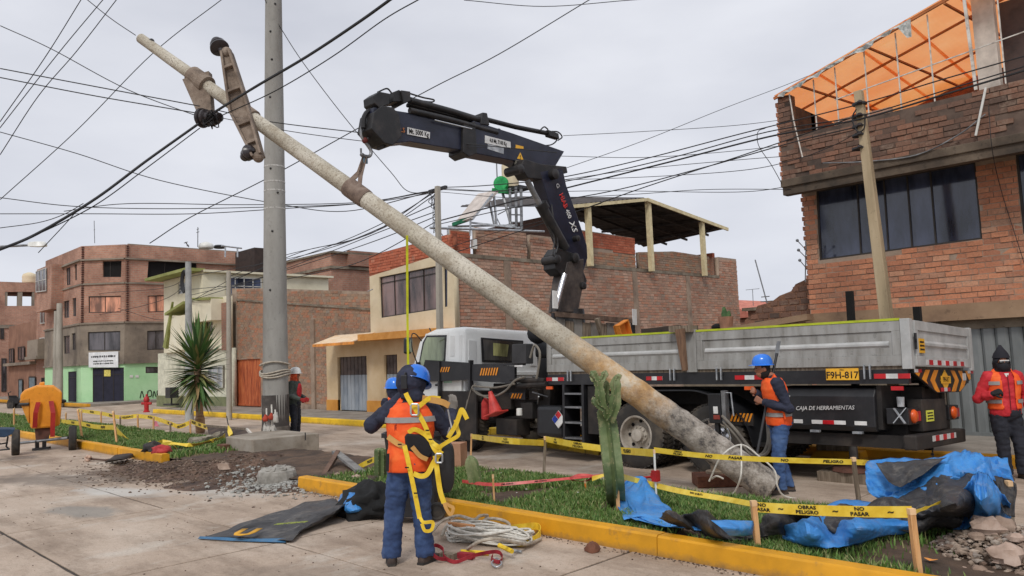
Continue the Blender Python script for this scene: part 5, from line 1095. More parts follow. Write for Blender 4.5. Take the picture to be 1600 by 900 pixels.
# control box, hoses, pump clutter between cab and bed
c0 = V(*(-9.89,10.0,1.88)); MB().box(c0, (.36, .2, .36)).build('control_box', mat('graphite', (58, 58, 60)), TR, bevel=.012); MB().box(c0+V(0, -.1, -.22), (.2, .02, .03)).build('label_strip', whit, TR)
MB().box(c0+V(.3, .5, .18), (.5, .5, .5)).build('air_filter', pla, TR, bevel=.06); MB().ell(c0+V(.15, .3, .38), (.25, .22, .2), 14, 8).build('air_intake', mat('black_cloth', (30, 31, 36)), TR, smooth=170)
for pts, r_ in (([(-9.6,9.9,1.8),(-9.49,9.9,2.02),(-9.36,9.9,1.88),(-9.41,9.9,1.56),(-9.45,9.9,1.43)], .022), ([(-11.14,9.9,1.22),(-10.64,9.85,1.08),(-10.21,9.85,1.2),(-10.0,9.9,1.39),(-9.75,9.9,1.46)], .02), ([(-11.14,9.9,1.3),(-10.51,9.9,1.27),(-10.0,9.9,1.34)], .02), ([(-11.15,9.88,1.28),(-10.91,9.85,1.13),(-10.47,9.85,1.13)], .014), ([(-11.24,9.85,1.04),(-11.23,9.8,0.86),(-11.08,9.8,1.23),(-10.99,9.85,1.35)], .01)):
    MB().tube(cr(pts, 5), r_, 6).build('hose', mat('grey_hose', (120, 114, 104), (96, 90, 82), rough=.6), TR)
MB().tube([(-10.18,10.0,1.41), (-9.33,10.0,1.39)], .05, 8).build('valve_pipe', dusty, TR)
for px, py, sx, sz in ((745, 618, .5, .24), (790, 625, .5, .3), (820, 610, .3, .25), (840, 615, .25, .2), (760, 640, .6, .3), (720, 640, .5, .3), (800, 665, .6, .3), (830, 640, .3, .3)):
    p = V(*(lambda q: q)(dict({(745,618): (-11.46,10.35,1.09),(790,625): (-10.65,10.35,1.01),(820,610): (-10.12,10.35,1.2),(840,615): (-9.79,10.35,1.14),(760,640): (-11.2,10.35,0.82),(720,640): (-11.96,10.35,0.8),(800,665): (-10.5,10.35,0.53),(830,640): (-9.98,10.35,0.85)})[(px, py)])); MB().box(p, (sx, .35, sz), rnd.uniform(-.1, .1)).build('machinery_block', dusty, TR, bevel=.02)
MB().bb(-11.0, -9.5, 10.3, 12.2, .9, 1.35).build('crane_base_frame', dusty, TR, bevel=.02); hp = MB().bb(-10.35, -9.95, 10.12, 10.15, 1.05, 1.18).build('hatch_plate', steel_black, TR); hatch(hp, -10.32, -10.02, 1.07, 1.16, 10.115, 4)
MB().lathe(V(*(-9.93,9.95,0.83))-Z*.06, [(.055, 0), (.055, .12), (.03, .13)], 14).build('oil_filter', white_paint, TR, smooth=40)
ex = MB().lathe(V(*(-10.84,9.95,0.68)), [(.03, -.02), (.075, 0), (.075, .3), (.05, .36), (.02, .4)], 14).build('fire_extinguisher', mat('dusty_red', (172, 44, 40), (140, 34, 34), (190, 70, 62), scale=9), TR, smooth=40)
MB().tube([(-10.0, 10.0, 1.3), (-9.3, 10.0, 1.33)], .05, 8).build('valve_pipe', dusty, TR)
for k in range(7): p = V(-9.4-rnd.random()*.5, 10.05, 1.1+rnd.random()*.4); MB().tube([p, p+V(rnd.uniform(-.3, .3), .2, rnd.uniform(-.2, .1))], .015, 5).build('hydraulic_line', steel_grey, TR)
# orange hatched board and control levers low by the rear wheels
ob = MB().box((-5.64,10.05,0.82), (.5, .03, .16)).build('hazard_board', dusty, TR)
c0 = V(*(-5.63,10.03,0.85)); hatch(ob, c0.x-.12, c0.x+.22, c0.z-.06, c0.z+.06, c0.y-.0, 6)
# headboard rack between crane and bed, with timber
hb = MB(); hb.bar((-9.25, 10.15, 2.58), (-9.25, 12.45, 2.58), .09, .09).build('headboard_rail', mat('rusty_brown', (96, 78, 66), (70, 56, 48), (120, 100, 86), scale=6, spots=.3), TR)
for k in range(9): MB().bb(-9.3, -9.26, 10.25+k*.245, 10.47+k*.245, 1.54, 2.5+rnd.uniform(-.03, .03)).build('headboard_plank', wood_old if k % 2 else mat('grey_sheet', (132, 128, 122), (100, 96, 92), scale=4), TR)
for y, h in ((10.12, 3.0), (12.5, 2.82)): MB().bb(-9.28, -9.22, y, y+.06, 1.5, 2.6).build('stanchion', steel_black, TR); MB().bb(-9.22, -9.2, y-.03, y+.1, h-.32, h).build('reflective_plate', whit, TR)
MB().bar((-9.1, 11.2, 2.55), (-9.1, 11.4, 2.1), .08, .08).build('leaning_timber', wood_old, TR)
def rp(z): return 0
# loose things in the bed (things of their own)
o = thing('crate', 'small orange plastic crate lying in the lorry bed by the headboard', 'crate', (-9.0,11.91,2.21)); c0 = V(*(-9.0,11.91,2.25))
M_ = Matrix.Rotation(.35, 3, 'X'); mb = MB().box(c0, (.04, .34, .3), M=M_); mb.build('base', mat('orange_plastic', (214, 130, 48), (190, 108, 36)), o)
for d, s_ in (((.06, .16, 0), (.12, .02, .3)), ((.06, -.16, 0), (.12, .02, .3)), ((.06, 0, .15), (.12, .34, .02)), ((.06, 0, -.15), (.12, .34, .02))): MB().box(c0+M_@Vector(d), s_, M=M_).build('side', MATS['orange_plastic'], o)
for lb, pts, w_ in (('long dark timber beam lying along the lorry bed near the post', ((1005, 522), (1062, 517)), .1), ('weathered timber block sitting on the side post of the lorry bed', ((1055, 510), (1080, 514)), .12)):
    pass
o = thing('timber_beam', 'dark timber beam lying along the top of the lorry bed beside the side post', 'beam', (-7.41,10.4,2.15)); MB().bar((-7.41,10.4,2.13), (-6.71,10.4,2.16), .1, .14).build('beam', mat('dark_wood', (58, 48, 42), (40, 34, 30), scale=6), o)
o = thing('timber_stake', 'brown timber stake hooked over the middle post of the lorry side', 'stake', (-6.37,9.95,1.52)); MB().bar((-6.35,9.92,1.53), (-6.4,9.92,2.15), .07, .06, (0, 1, 0), w2=.14).build('stake', mat('brown_wood', (116, 88, 68), (90, 68, 54), (136, 108, 84), scale=8, stretch=(5, 5, .6)), o)
o = thing('timber_beam', 'short weathered timber block capping the middle post of the lorry side', 'beam', (-6.45,10.1,2.17)); MB().bar((-6.63,10.1,2.16), (-6.27,10.1,2.15), .25, .1).build('block', wood_old, o)
o = thing('hook_rack', 'small clay pot and dark lump on the low wall behind the lime rail', 'pot', (-8.33,14.7,2.29)); MB().lathe((-8.39,14.8,2.25), [(.13, 0), (.16, .25), (.15, .25)], 14).build('pot', mat('clay', (164, 120, 96)), o); MB().ell((-8.59,14.8,2.29), (.15, .12, .08)).build('lump', black_void, o)
o = thing('potted_cactus', 'little green cactus in the clay pot above the lorry side', 'cactus', (-8.38,14.8,2.43))
for a, b, r_ in (((1134, 503), (1131, 480), .07), ((1137, 503), (1139, 486), .06), ((1132, 500), (1128, 488), .04)): 
    pp = dict({(1134,503): (-8.4,14.8,2.39),(1131,480): (-8.42,14.8,2.71),(1137,503): (-8.35,14.8,2.39),(1139,486): (-8.3,14.8,2.62),(1132,500): (-8.42,14.8,2.43),(1128,488): (-8.47,14.8,2.6)}); MB().tube([pp[a], V(*pp[a]).lerp(V(*pp[b]), .5), pp[b]], [r_, r_*1.1, r_*.4], 8).build('stem', mat('cactus_green', (74, 104, 62), (58, 86, 50), (104, 130, 84), scale=8), o, smooth=60)
for px, pb, pt, lb in ((1327, 500, 455, 'charred square post standing above the lime rail left of the tall grey pole'), (1433, 500, 479, 'short charred post stub above the lorry tail corner')):
    pp = dict({(1327,500): (-5.06,12.9,2.22),(1327,455): (-5.02,12.9,2.69),(1433,500): (-4.02,12.9,2.15),(1433,479): (-4.01,12.9,2.36)}); o = thing('charred_post', lb, 'post', pp[(px, pb)]); MB().bar(V(*pp[(px, pb)])-Z*2.2 if px == 1327 else V(*pp[(px, pb)])-Z*2.2, pp[(px, pt)], .1, .1).build('post', black_void, o)

# ---------------------------------------------------------------- crane (bolted to the lorry)
navy = mat('navy_crane_paint', (30, 34, 52), (22, 25, 40), (44, 48, 66), scale=2.4, rough=.38, bump=.12, bscale=30, spots=.2)
blk = mat('greasy_black', (34, 33, 34), (24, 24, 25), (56, 52, 50), scale=4, rough=.5, bump=.4, bscale=35)
CN = thing('loader_crane', 'dark navy knuckle loader crane lifting the pole, mounted behind the white cab', 'crane', (-9.8, 11.2, 1.2))
def slabx(pts, x0, x1, nm, m, par=CN, bevel=.012): return MB().prism([(x0, p[1], p[2]) for p in pts], (x1-x0, 0, 0)).build(nm, m, par, bevel=bevel)
col_ = [(-9.62,10.78,2.63),(-9.62,10.93,3.22),(-9.62,11.07,3.59),(-9.62,11.57,3.69),(-9.62,11.54,3.24),(-9.62,11.32,2.64)]
slabx(col_, -9.84, -9.55, 'column', mat('worn_column', (74, 66, 62), (48, 44, 44), (98, 88, 80), scale=4, rough=.6, bump=.4, spots=.3))
MB().bb(-10.3, -9.4, 10.9, 11.9, 1.3, 2.0).build('slewing_base', blk, CN, bevel=.03); MB().lathe((-9.78, 11.35, 1.9), [(.4, 0), (.4, .25), (.3, .35), (.28, .8)], 20).build('slewing_ring', blk, CN, smooth=35)
arm = [(-9.62,10.46,5.28),(-9.62,11.12,5.45),(-9.62,11.21,5.11),(-9.62,11.48,4.57),(-9.62,11.75,3.97),(-9.62,11.75,3.72),(-9.62,11.55,3.34),(-9.62,11.25,3.28),(-9.62,11.03,3.59),(-9.62,11.12,3.82),(-9.62,10.86,4.32)]
a1_ = slabx(arm, -9.86, -9.6, 'inner_boom', navy)
kn = [(-9.58,10.74,3.72),(-9.58,10.86,3.85),(-9.58,11.1,3.81),(-9.58,11.37,3.76),(-9.58,11.65,3.27),(-9.58,11.58,3.09),(-9.58,11.39,3.13),(-9.58,11.19,3.35),(-9.58,10.9,3.34),(-9.58,10.72,3.45)]
slabx(kn, -9.86, -9.56, 'knuckle_plate', blk); 
for p, r_ in (((-9.5,10.75,3.62), .085), ((-9.5,11.47,3.15), .075), ((-9.5,11.27,3.68), .1), ((-9.5,11.36,4.07), .06), ((-9.5,10.79,5.26), .1), ((-9.5,9.85,5.22), .085)): MB().lathe(V(*p)-V(.32, 0, 0), [(.001, -.04), (r_, -.04), (r_, .33), (r_*.5, .35), (.001, .35)], 18, (1, 0, 0)).build('pivot_pin', blk, CN, smooth=35)
for p, q, r_, m_, nm in (((-9.45,10.86,3.34), (-9.45,10.56,2.69), .05, chrome, 'lift_rod'), ((-9.66,10.81,2.85), (-9.66,10.76,2.63), .075, blk, 'lift_cylinder'), ((-9.6,10.11,5.05), (-9.6,10.5,4.55), .055, steel_grey, 'boom_rod'), ((-9.6,10.42,4.66), (-9.6,11.07,3.86), .105, blk, 'boom_cylinder'), ((-9.72,10.65,4.44), (-9.72,11.06,3.93), .03, blk, 'boom_line')): MB().tube([p, q], r_, 14).build(nm, m_, CN, smooth=40)
MB().tube([(-9.6,10.45,4.67), (-9.6,10.53,4.57)], .12, 14).build('cylinder_collar', blk, CN, smooth=40)
tipb = [(-9.72,9.95,5.3),(-9.72,10.06,5.46),(-9.72,10.5,5.43),(-9.72,11.24,5.49),(-9.72,11.27,5.37),(-9.72,10.56,5.14),(-9.72,10.14,5.11)]
slabx(tipb, -9.88, -9.6, 'boom_bracket', blk)
ob_ = [(-9.8,8.98,6.02),(-9.8,9.96,5.97),(-9.8,11.41,5.86),(-9.8,11.1,5.49),(-9.8,10.53,5.35),(-9.8,10.03,5.45),(-9.8,8.95,5.43)]
outer = slabx(ob_, -10.14, -9.78, 'outer_boom', navy)
ob2 = [(-9.83,6.9,5.85),(-9.83,7.61,5.9),(-9.83,9.06,5.92),(-9.83,9.04,5.47),(-9.83,8.42,5.44),(-9.83,7.59,5.41),(-9.83,7.08,5.28),(-9.83,6.84,5.44)]
inner = slabx(ob2, -10.11, -9.82, 'extension_boom', navy)
slabx([(-9.79,8.72,5.89),(-9.79,9.01,6.01),(-9.79,9.03,5.43),(-9.79,8.84,5.34),(-9.79,8.7,5.4)], -10.16, -9.76, 'boom_collar', blk)
hd = [(-9.8,6.86,5.74),(-9.8,7.01,5.88),(-9.8,7.23,5.9),(-9.8,7.35,5.8),(-9.8,7.39,5.45),(-9.8,7.21,5.27),(-9.8,7.04,5.28),(-9.8,6.8,5.47)]
slabx(hd, -10.16, -9.76, 'boom_head', blk); slabx([(-9.85,7.07,5.32),(-9.85,7.25,5.41),(-9.85,7.26,5.33),(-9.85,7.1,5.23)], -10.05, -9.86, 'head_lug', blk)
slabx([(-9.85,6.89,6.03),(-9.85,7.0,6.12),(-9.85,7.2,6.13),(-9.85,7.19,5.95),(-9.85,6.99,5.85),(-9.85,6.9,5.91)], -10.1, -9.8, 'valve_block', blk); slabx([(-9.85,7.27,6.17),(-9.85,7.4,6.24),(-9.85,7.5,6.06),(-9.85,7.27,6.01)], -10.12, -9.8, 'valve_block', blk); slabx([(-9.78,7.4,6.22),(-9.78,7.59,6.24),(-9.78,7.59,6.08),(-9.78,7.45,6.0)], -10.1, -9.76, 'valve_block', blk)
for pts, r_ in (([(-9.85,7.63,6.12),(-9.85,8.55,6.11),(-9.85,9.32,6.08)], .06), ([(-9.85,9.32,6.13),(-9.85,10.12,6.13),(-9.85,11.24,6.18)], .045), ([(-9.8,7.59,5.93),(-9.8,8.41,5.94),(-9.8,9.57,5.91)], .05), ([(-9.95,7.66,6.07),(-9.95,8.54,6.06),(-9.95,9.46,6.06)], .035)): MB().tube(pts, r_, 10).build('extension_cylinder', blk, CN, smooth=40)
MB().tube([(-9.76,8.08,5.85), (-9.76,8.92,5.85)], .012, 6).build('bright_rod', chrome, CN)
slabx([(-9.78,9.2,6.21),(-9.78,9.31,6.22),(-9.78,9.36,6.0),(-9.78,9.14,5.98)], -9.98, -9.76, 'rod_bracket', blk); slabx([(-9.8,10.95,6.22),(-9.8,11.26,6.2),(-9.8,11.28,6.09),(-9.8,10.99,6.1)], -9.9, -9.78, 'rod_bracket', blk)
for pts in ([(-9.8,10.72,6.15),(-9.8,10.86,6.26),(-9.8,10.97,6.23)], [(-9.8,11.08,6.21),(-9.8,11.27,6.23),(-9.8,11.38,6.15),(-9.8,11.25,6.06)], [(-9.82,10.76,5.87),(-9.82,11.08,5.95),(-9.82,11.24,6.08),(-9.82,11.05,6.1)], [(-9.85,7.64,6.24),(-9.85,7.91,6.23),(-9.85,8.15,6.24),(-9.85,8.1,6.19),(-9.85,7.84,6.16)], [(-9.85,7.0,6.12),(-9.85,7.18,6.22),(-9.85,7.27,6.17)], [(-9.6,10.75,4.68),(-9.55,10.75,4.3),(-9.55,10.83,3.94),(-9.55,10.76,3.75)], [(-9.6,10.62,4.27),(-9.55,10.73,4.03),(-9.55,10.67,3.71),(-9.55,10.78,3.72)], [(-9.8,9.4,5.9),(-9.8,9.63,5.99),(-9.8,9.66,5.92),(-9.8,9.56,5.87)]): MB().tube(cr(pts, 5), .014, 6).build('hose', blk, CN)
# markings
bd = V(0, 1, -.02)
def yz(px): return V(*px)
plt = [(-9.81,7.53,5.52),(-9.81,8.0,5.53),(-9.81,8.01,5.64),(-9.81,7.54,5.64)]; m1 = MB().prism(plt, (.006, 0, 0)).build('capacity_plate', whit, inner)
d_ = (V(*plt[1])-V(*plt[0])).normalized(); c0 = sum((V(*p) for p in plt), V(0, 0, 0))/4
text('lettering', 'Mt. 5000 Kg', c0+V(.008, 0, 0), d_, Z, .115, ink, m1, squash=.72, bold=.02); text('lettering', '2.5', (-9.81,7.43,5.57), d_, Z, .11, mat('rusty_orange', (190, 120, 70)), inner, bold=.02)
plt = [(-9.78,9.24,5.66),(-9.78,9.89,5.66),(-9.78,9.89,5.79),(-9.78,9.25,5.8)]; m1 = MB().prism(plt, (.006, 0, 0)).build('capacity_plate', whit, outer); d_ = (V(*plt[1])-V(*plt[0])).normalized(); c0 = sum((V(*p) for p in plt), V(0, 0, 0))/4
text('lettering', '4.8 Mt. 7100 Kg', c0+V(.008, 0, 0), d_, Z, .1, ink, m1, squash=.66, bold=.02)
MB().prism([(-9.78,9.3,5.56),(-9.78,9.7,5.53),(-9.78,9.71,5.65),(-9.78,9.31,5.65)], (.005, 0, 0)).build('grey_plate', galv, outer)
MB().prism([(-9.78,10.02,5.69),(-9.78,10.23,5.7),(-9.78,10.23,5.76),(-9.78,10.03,5.76)], (.005, 0, 0)).build('yellow_label', ylp, outer)
tri = [(-9.78,10.05,5.5),(-9.78,10.22,5.5),(-9.78,10.14,5.63)]; m1 = MB().prism(tri, (.005, 0, 0)).build('warning_triangle', ylp, outer); text('lettering', '!', (-9.77,10.13,5.54), d_, Z, .1, ink, m1, bold=.02)
MB().prism([(-9.78,9.97,5.38),(-9.78,10.58,5.38),(-9.78,10.67,5.48),(-9.78,10.01,5.47)], (.003, 0, 0)).build('chart_label', mat('dirty_label', (110, 106, 96), (50, 48, 46), (150, 146, 132), scale=30), outer)
pa_, pb_ = V(*(-9.59,10.95,5.05)), V(*(-9.59,11.37,4.26)); dd = (pb_-pa_).normalized(); upv = V(1, 0, 0).cross(dd)
text('lettering', 'HIAB', pa_.lerp(pb_, .33), dd, upv, .17, mat('hiab_red', (206, 44, 40), rough=.4), a1_, squash=.8, bold=.03); text('lettering', 'G', pa_.lerp(pb_, -.02), dd, upv, .13, whit, a1_, bold=.02)
text('lettering', '400', pa_.lerp(pb_, .64), dd, upv, .16, whit, a1_, squash=.75, bold=.03); text('lettering', 'XS', pa_.lerp(pb_, .93), dd, upv, .21, whit, a1_, squash=.9, bold=.02, shear=.3)
# hook block with shackle
HK = thing('crane_hook', 'steel swivel hook and shackle hanging from the crane boom tip', 'hook', (-10.0,6.85,5.39))
MB().tube(cr([(-9.95,6.96,5.85),(-9.95,6.85,5.78),(-9.95,6.79,5.67),(-9.95,6.78,5.52)], 5), .04, 8).build('link_plate', blk, HK)
MB().tube(cr([(-10.0,6.78,5.55),(-10.0,6.77,5.41),(-10.0,6.83,5.34),(-10.0,6.9,5.39),(-10.0,6.93,5.53),(-10.0,6.87,5.59),(-10.0,6.78,5.55)], 4), .022, 8).build('shackle', steel_grey, HK)
MB().ell((-10.0,6.84,5.34), (.05, .05, .05)).build('swivel', mat('dark_red_swivel', (96, 40, 36)), HK)
MB().tube(cr([(-10.0,6.84,5.32),(-10.0,6.9,5.26),(-10.0,6.95,5.19),(-10.0,6.93,5.11),(-10.0,6.84,5.08),(-10.0,6.77,5.11),(-10.0,6.76,5.2)], 5), [.028]*20+[.034]*6+[.016]*5, 8).build('hook', steel_grey, HK, smooth=60)
tcn = thing('traffic_cone', 'faded red traffic cone hanging on the side of the lorry between cab and bed', 'traffic cone', (-10.35,9.8,0.76))
ca_, cb_ = V(*(-10.48,9.8,1.21)), V(*(-10.35,9.8,0.82)); cax = (ca_-cb_).normalized()
conem = mat('faded_cone_red', (204, 62, 54), (176, 48, 44), (220, 92, 80), scale=6, rough=.55)
MB().lathe(cb_, [(.13, 0), (.035, (ca_-cb_).length), (.02, (ca_-cb_).length)], 20, tuple(cax)).build('cone', conem, tcn, smooth=40); MB().box(cb_-cax*.01, (.34, .34, .03), M=Matrix((V(0, 1, 0).cross(cax).normalized(), cax.cross(V(0, 1, 0).cross(cax)).normalized(), cax)).transposed()).build('base', conem, tcn, bevel=.01)
# ---------------------------------------------------------------- the old pole being lowered, and the new pole
t = NT('old_pole_concrete')
ln = t.n('VectorMath', operation='LENGTH'); t.l(t.co, ln.inputs[0])
dd_ = t.math('ADD', ln.outputs['Value'], t.math('MULTIPLY', t.math('SUBTRACT', t.noise(1.6, 6, .7), .5), 2.2))
a = t.ramp(t.noise(1.5, 7, .65), (.3, (168, 160, 144)), (.5, (192, 185, 168)), (.7, (210, 204, 190)))
a = t.mix(t.math('MULTIPLY', t.ramp(t.noise(34, 4, .75), (.53, (0, 0, 0)), (.6, (1, 1, 1))), .75), a, (128, 116, 100))
a = t.mix(t.math('MULTIPLY', t.ramp(t.noise(4, 8, .75), (.48, (0, 0, 0)), (.62, (1, 1, 1))), .5), a, (146, 132, 112))
tan = t.ramp(t.noise(3.5, 7, .7), (.35, (150, 116, 76)), (.5, (190, 152, 104)), (.65, (206, 194, 172)))
but = t.ramp(t.noise(5, 9, .8), (.38, (78, 74, 72)), (.47, (140, 132, 122)), (.56, (170, 162, 152)), (.68, (206, 200, 192)))
a = t.mix(t.ramp(dd_, (.0, (1, 1, 1)), (1.0, (0, 0, 0))), a, a)
f1 = t.n('MapRange'); f1.inputs['From Min'].default_value = 2.9; f1.inputs['From Max'].default_value = 2.1; t.l(dd_, f1.inputs['Value'])
f2 = t.n('MapRange'); f2.inputs['From Min'].default_value = 1.9; f2.inputs['From Max'].default_value = 1.2; t.l(dd_, f2.inputs['Value'])
a = t.mix(f1.outputs[0], a, tan); a = t.mix(f2.outputs[0], a, but)
t.base(a); t.set(Roughness=.92); t.bump(t.math('ADD', t.noise(30, 5, .7), t.math('MULTIPLY', t.noise(7, 7, .8), t.math('MULTIPLY', f2.outputs[0], 2.5))), .8, .014); pole_m = butt_m = t.m
p0 = V(*(-4.77,8.997,0.175)); pt = V(*(-14.21,4.91,7.88))
LP = thing('leaning_concrete_pole', 'speckled old concrete utility pole hanging diagonally across the lorry from the crane strap', 'utility pole', tuple(p0))
ax = (pt-p0).normalized(); LL = (pt-p0).length
def prad(t_): return .195-.105*t_
def lp(t_): return p0.lerp(pt, t_)
def ringed(t0, t1, n, m_, nm, rough_=.0):
    mb = MB(); u = ax.orthogonal().normalized(); v_ = ax.cross(u); R_ = []
    for i in range(n+1):
        k = t0+(t1-t0)*i/n; c = lp(k); r_ = prad(k)
        R_.append([c+(u*cos(2*pi*j/28)+v_*sin(2*pi*j/28))*(r_*(1+rough_*noise.noise(Vector((i*.5, cos(2*pi*j/28)*2, sin(2*pi*j/28)*2))))) for j in range(28)])
    return mb.loft(R_).build(nm, m_, LP, smooth=50)
ringed(.17, 1, 60, pole_m, 'shaft', .02); ringed(-.012, .17, 40, butt_m, 'buried_end', .10)
# broken jagged end with reinforcing bars
mb = MB(); u = ax.orthogonal().normalized(); v_ = ax.cross(u)
for j in range(9):
    an = j*.7; c = p0-ax*.1+(u*cos(an)+v_*sin(an))*.11; mb.ell(c, (.09, .07, .08), 7, 5)
stuff(mb.build('broken_lumps', butt_m, LP))
for j in range(4): an = j*1.6+.5; c = p0+(u*cos(an)+v_*sin(an))*.13; MB().tube([c, c-ax*.25+V(rnd.uniform(-.03, .03), 0, -.05)], .008, 5).build('reinforcing_bar', steel_black, LP)
MB().ell(lp(.975)-V(0, 0, -.09), (.05, .05, .05)).build('bolt_lump', blk, LP)
# cross arms (concrete brackets) and insulators
arm_m = mat('dirty_bracket_concrete', (128, 112, 98), (92, 80, 70), (152, 138, 124), scale=4, bump=.5, spots=.4)
def crossarm(pts_t, cpt, depth, ins, nm='cross_arm', hole=True):
    """tapering concrete arm: hub ring around the shaft, two sunk panels, edge flanges"""
    a, b = V(*pts_t[0]), V(*pts_t[1]); c = V(*cpt); d = (b-a).normalized(); view = V(0.707, -.707, 0); s_ = d.cross(view).normalized(); n_ = s_.cross(d).normalized()
    mb = MB()
    prof = [(a, .085), (c, .17), (b, .085)]; L1 = (c-a).length; L2 = (b-c).length
    for sg in (-1, 1):
        mb.loft([[p+s_*sg*w_-s_*sg*.04-n_*depth/2, p+s_*sg*w_-n_*depth/2, p+s_*sg*w_+n_*depth/2, p+s_*sg*w_-s_*sg*.04+n_*depth/2] for p, w_ in prof])
    mb.loft([[p-s_*w_-n_*.02, p+s_*w_-n_*.02, p+s_*w_+n_*.02, p-s_*w_+n_*.02] for p, w_ in prof])
    for k in (.28, .68):
        for q0, q1 in ((a, c), (b, c)):
            p = q0.lerp(q1, k); w_ = .085+.085*k; mb.box(p, (w_*2-.02, depth*.9, .05), M=Matrix((s_, n_, d)).transposed())
    mb.ell(a, (.09, .09, .09)); mb.ell(b, (.09, .09, .09))
    o = mb.build(nm, arm_m, LP, bevel=.008)
    return o
ins_m = mat('dark_porcelain', (44, 38, 40), (30, 26, 28), (62, 54, 54), rough=.3, bump=.05)
def nearest(px): 
    o_ = V(0, 0, 1.85); dv = (V(*px)-o_).normalized(); return min([i/500 for i in range(501)], key=lambda k: ((lp(k)-o_)-dv*((lp(k)-o_).dot(dv))).length)
tA = nearest((-11.12,5.42,5.84)); tB = nearest((-11.59,4.88,6.37))
ca = crossarm(((-12.2,5.6,7.16), (-11.33,5.71,5.18)), tuple(lp(tA)+V(.08, -.12, 0)), .2, 1)
MB().tube([lp(tA-.018), lp(tA+.018)], .15, 20).build('arm_collar', arm_m, LP, bevel=.01)
def insulator(c, axd, r_=.16, nm='insulator', par=None):
    return MB().lathe(c, [(.03, -.16), (.05, -.12), (r_*.7, -.1), (r_, -.06), (r_*.95, -.02), (r_*.6, 0), (r_*.85, .02), (r_*.82, .06), (r_*.5, .08), (r_*.6, .1), (r_*.55, .15), (.03, .17)], 20, axd).build(nm, ins_m, par or LP, smooth=35)
insulator((-12.33,5.52,7.29), (-.6, 0, .75)); insulator((-11.49,5.62,5.26), (-.9, 0, -.2), .13)
# second, lower bracket carrying the clamp of old wires
a_, b_ = V(*(-12.97,5.42,6.92)), V(*(-12.71,5.5,6.07))
MB().tube([lp(tB-.02), lp(tB+.012)], .17, 20).build('arm_collar', arm_m, LP, bevel=.01)
d = (b_-a_).normalized(); s_ = d.cross(V(.707, -.707, 0)).normalized()
mb = MB(); mb.loft([[p-s_*w_-V(.06, -.06, 0), p+s_*w_-V(.06, -.06, 0), p+s_*w_+V(.06, -.06, 0), p-s_*w_+V(.06, -.06, 0)] for p, w_ in ((a_, .24), (a_.lerp(b_, .5), .17), (b_, .1))]); mb.build('bracket_arm', arm_m, LP, bevel=.01)
mb = MB(); mb.loft([[p-s_*w_-V(.1, -.1, 0), p+s_*w_-V(.1, -.1, 0), p+s_*w_-V(.02, -.02, 0), p-s_*w_-V(.02, -.02, 0)] for p, w_ in ((a_.lerp(b_, .35), .1), (a_.lerp(b_, .75), .06))]); mb.build('sunk_panel', blk, LP)
cl = thing('cable_clamp', 'tangled black insulator clamp gripping the old cable under the pole bracket', 'clamp', (-12.53,5.4,6.05))
insulator((-12.56,5.37,6.07), (1, .3, -.1), .17, 'insulator', cl); insulator((-12.45,5.48,6.06), (1, .3, -.1), .14, 'insulator', cl)
for k in range(7):
    c0 = V(*(-12.39,5.4,6.0)); pts = [c0+V(rnd.uniform(-.15, .15), rnd.uniform(-.1, .1), rnd.uniform(-.14, .14)) for _ in range(5)]; MB().tube(cr(pts+[pts[0]], 4), .01, 5).build('tie_wire', wire_mat, cl)
# lifting strap round the pole
st_m = mat('grey_web_strap', (122, 104, 92), (92, 78, 70), (140, 124, 112), scale=9, bump=.5)
SP = thing('lifting_strap', 'grey brown webbing sling choked round the leaning pole under the crane hook', 'strap', tuple(lp(.56)))
tS = min([i/400 for i in range(400)], key=lambda k: (lp(k)-V(*(-10.05,6.8,4.53))).length); rS = prad(tS)+.012
MB().tube([lp(tS-.016), lp(tS-.012), lp(tS+.012), lp(tS+.016)], [rS, rS+.006, rS+.006, rS], 28).build('choke', st_m, SP, smooth=40)
hk = V(*(-10.0,6.84,5.11)); topc = lp(tS)+Z*(rS)
for sg in (-1, 1): MB().ribbon([topc+ax*sg*.1+V(.02, -.05, -.02), topc.lerp(hk, .35)+ax*sg*.02, hk+V(0, 0, .0)], .085, tuple(ax), .015).build('sling_leg', st_m, SP)
MB().bar(hk+V(0, 0, -.14), hk+V(0, 0, .0), .07, .03).build('blue_sleeve', mat('blue_sleeve', (96, 120, 134), (80, 100, 112)), SP)
# white tag rope tied round the butt
rope_m = mat('white_rope', (206, 202, 192), (180, 176, 166), (222, 220, 212), scale=20, bump=.4, bscale=200)
TG = thing('tag_rope', 'thin white rope looped round the broken butt of the leaning pole', 'rope', (-5.153,8.984,0.0))
for pts in ([(-5.191,8.501,0.209),(-4.971,8.467,0.539),(-4.872,8.767,0.642),(-4.684,8.829,0.514),(-4.514,8.878,0.343),(-4.48,8.864,0.158),(-4.444,8.988,0.021),(-4.219,9.22,-0.038)], [(-4.871,8.766,0.65),(-4.749,8.501,0.337),(-4.862,8.556,0.13),(-4.965,8.606,0.044)], [(-5.166,8.523,0.239),(-5.011,8.386,0.302),(-4.959,8.442,0.268)]): MB().tube(cr(pts, 8), .011, 6).build('rope', rope_m, TG)
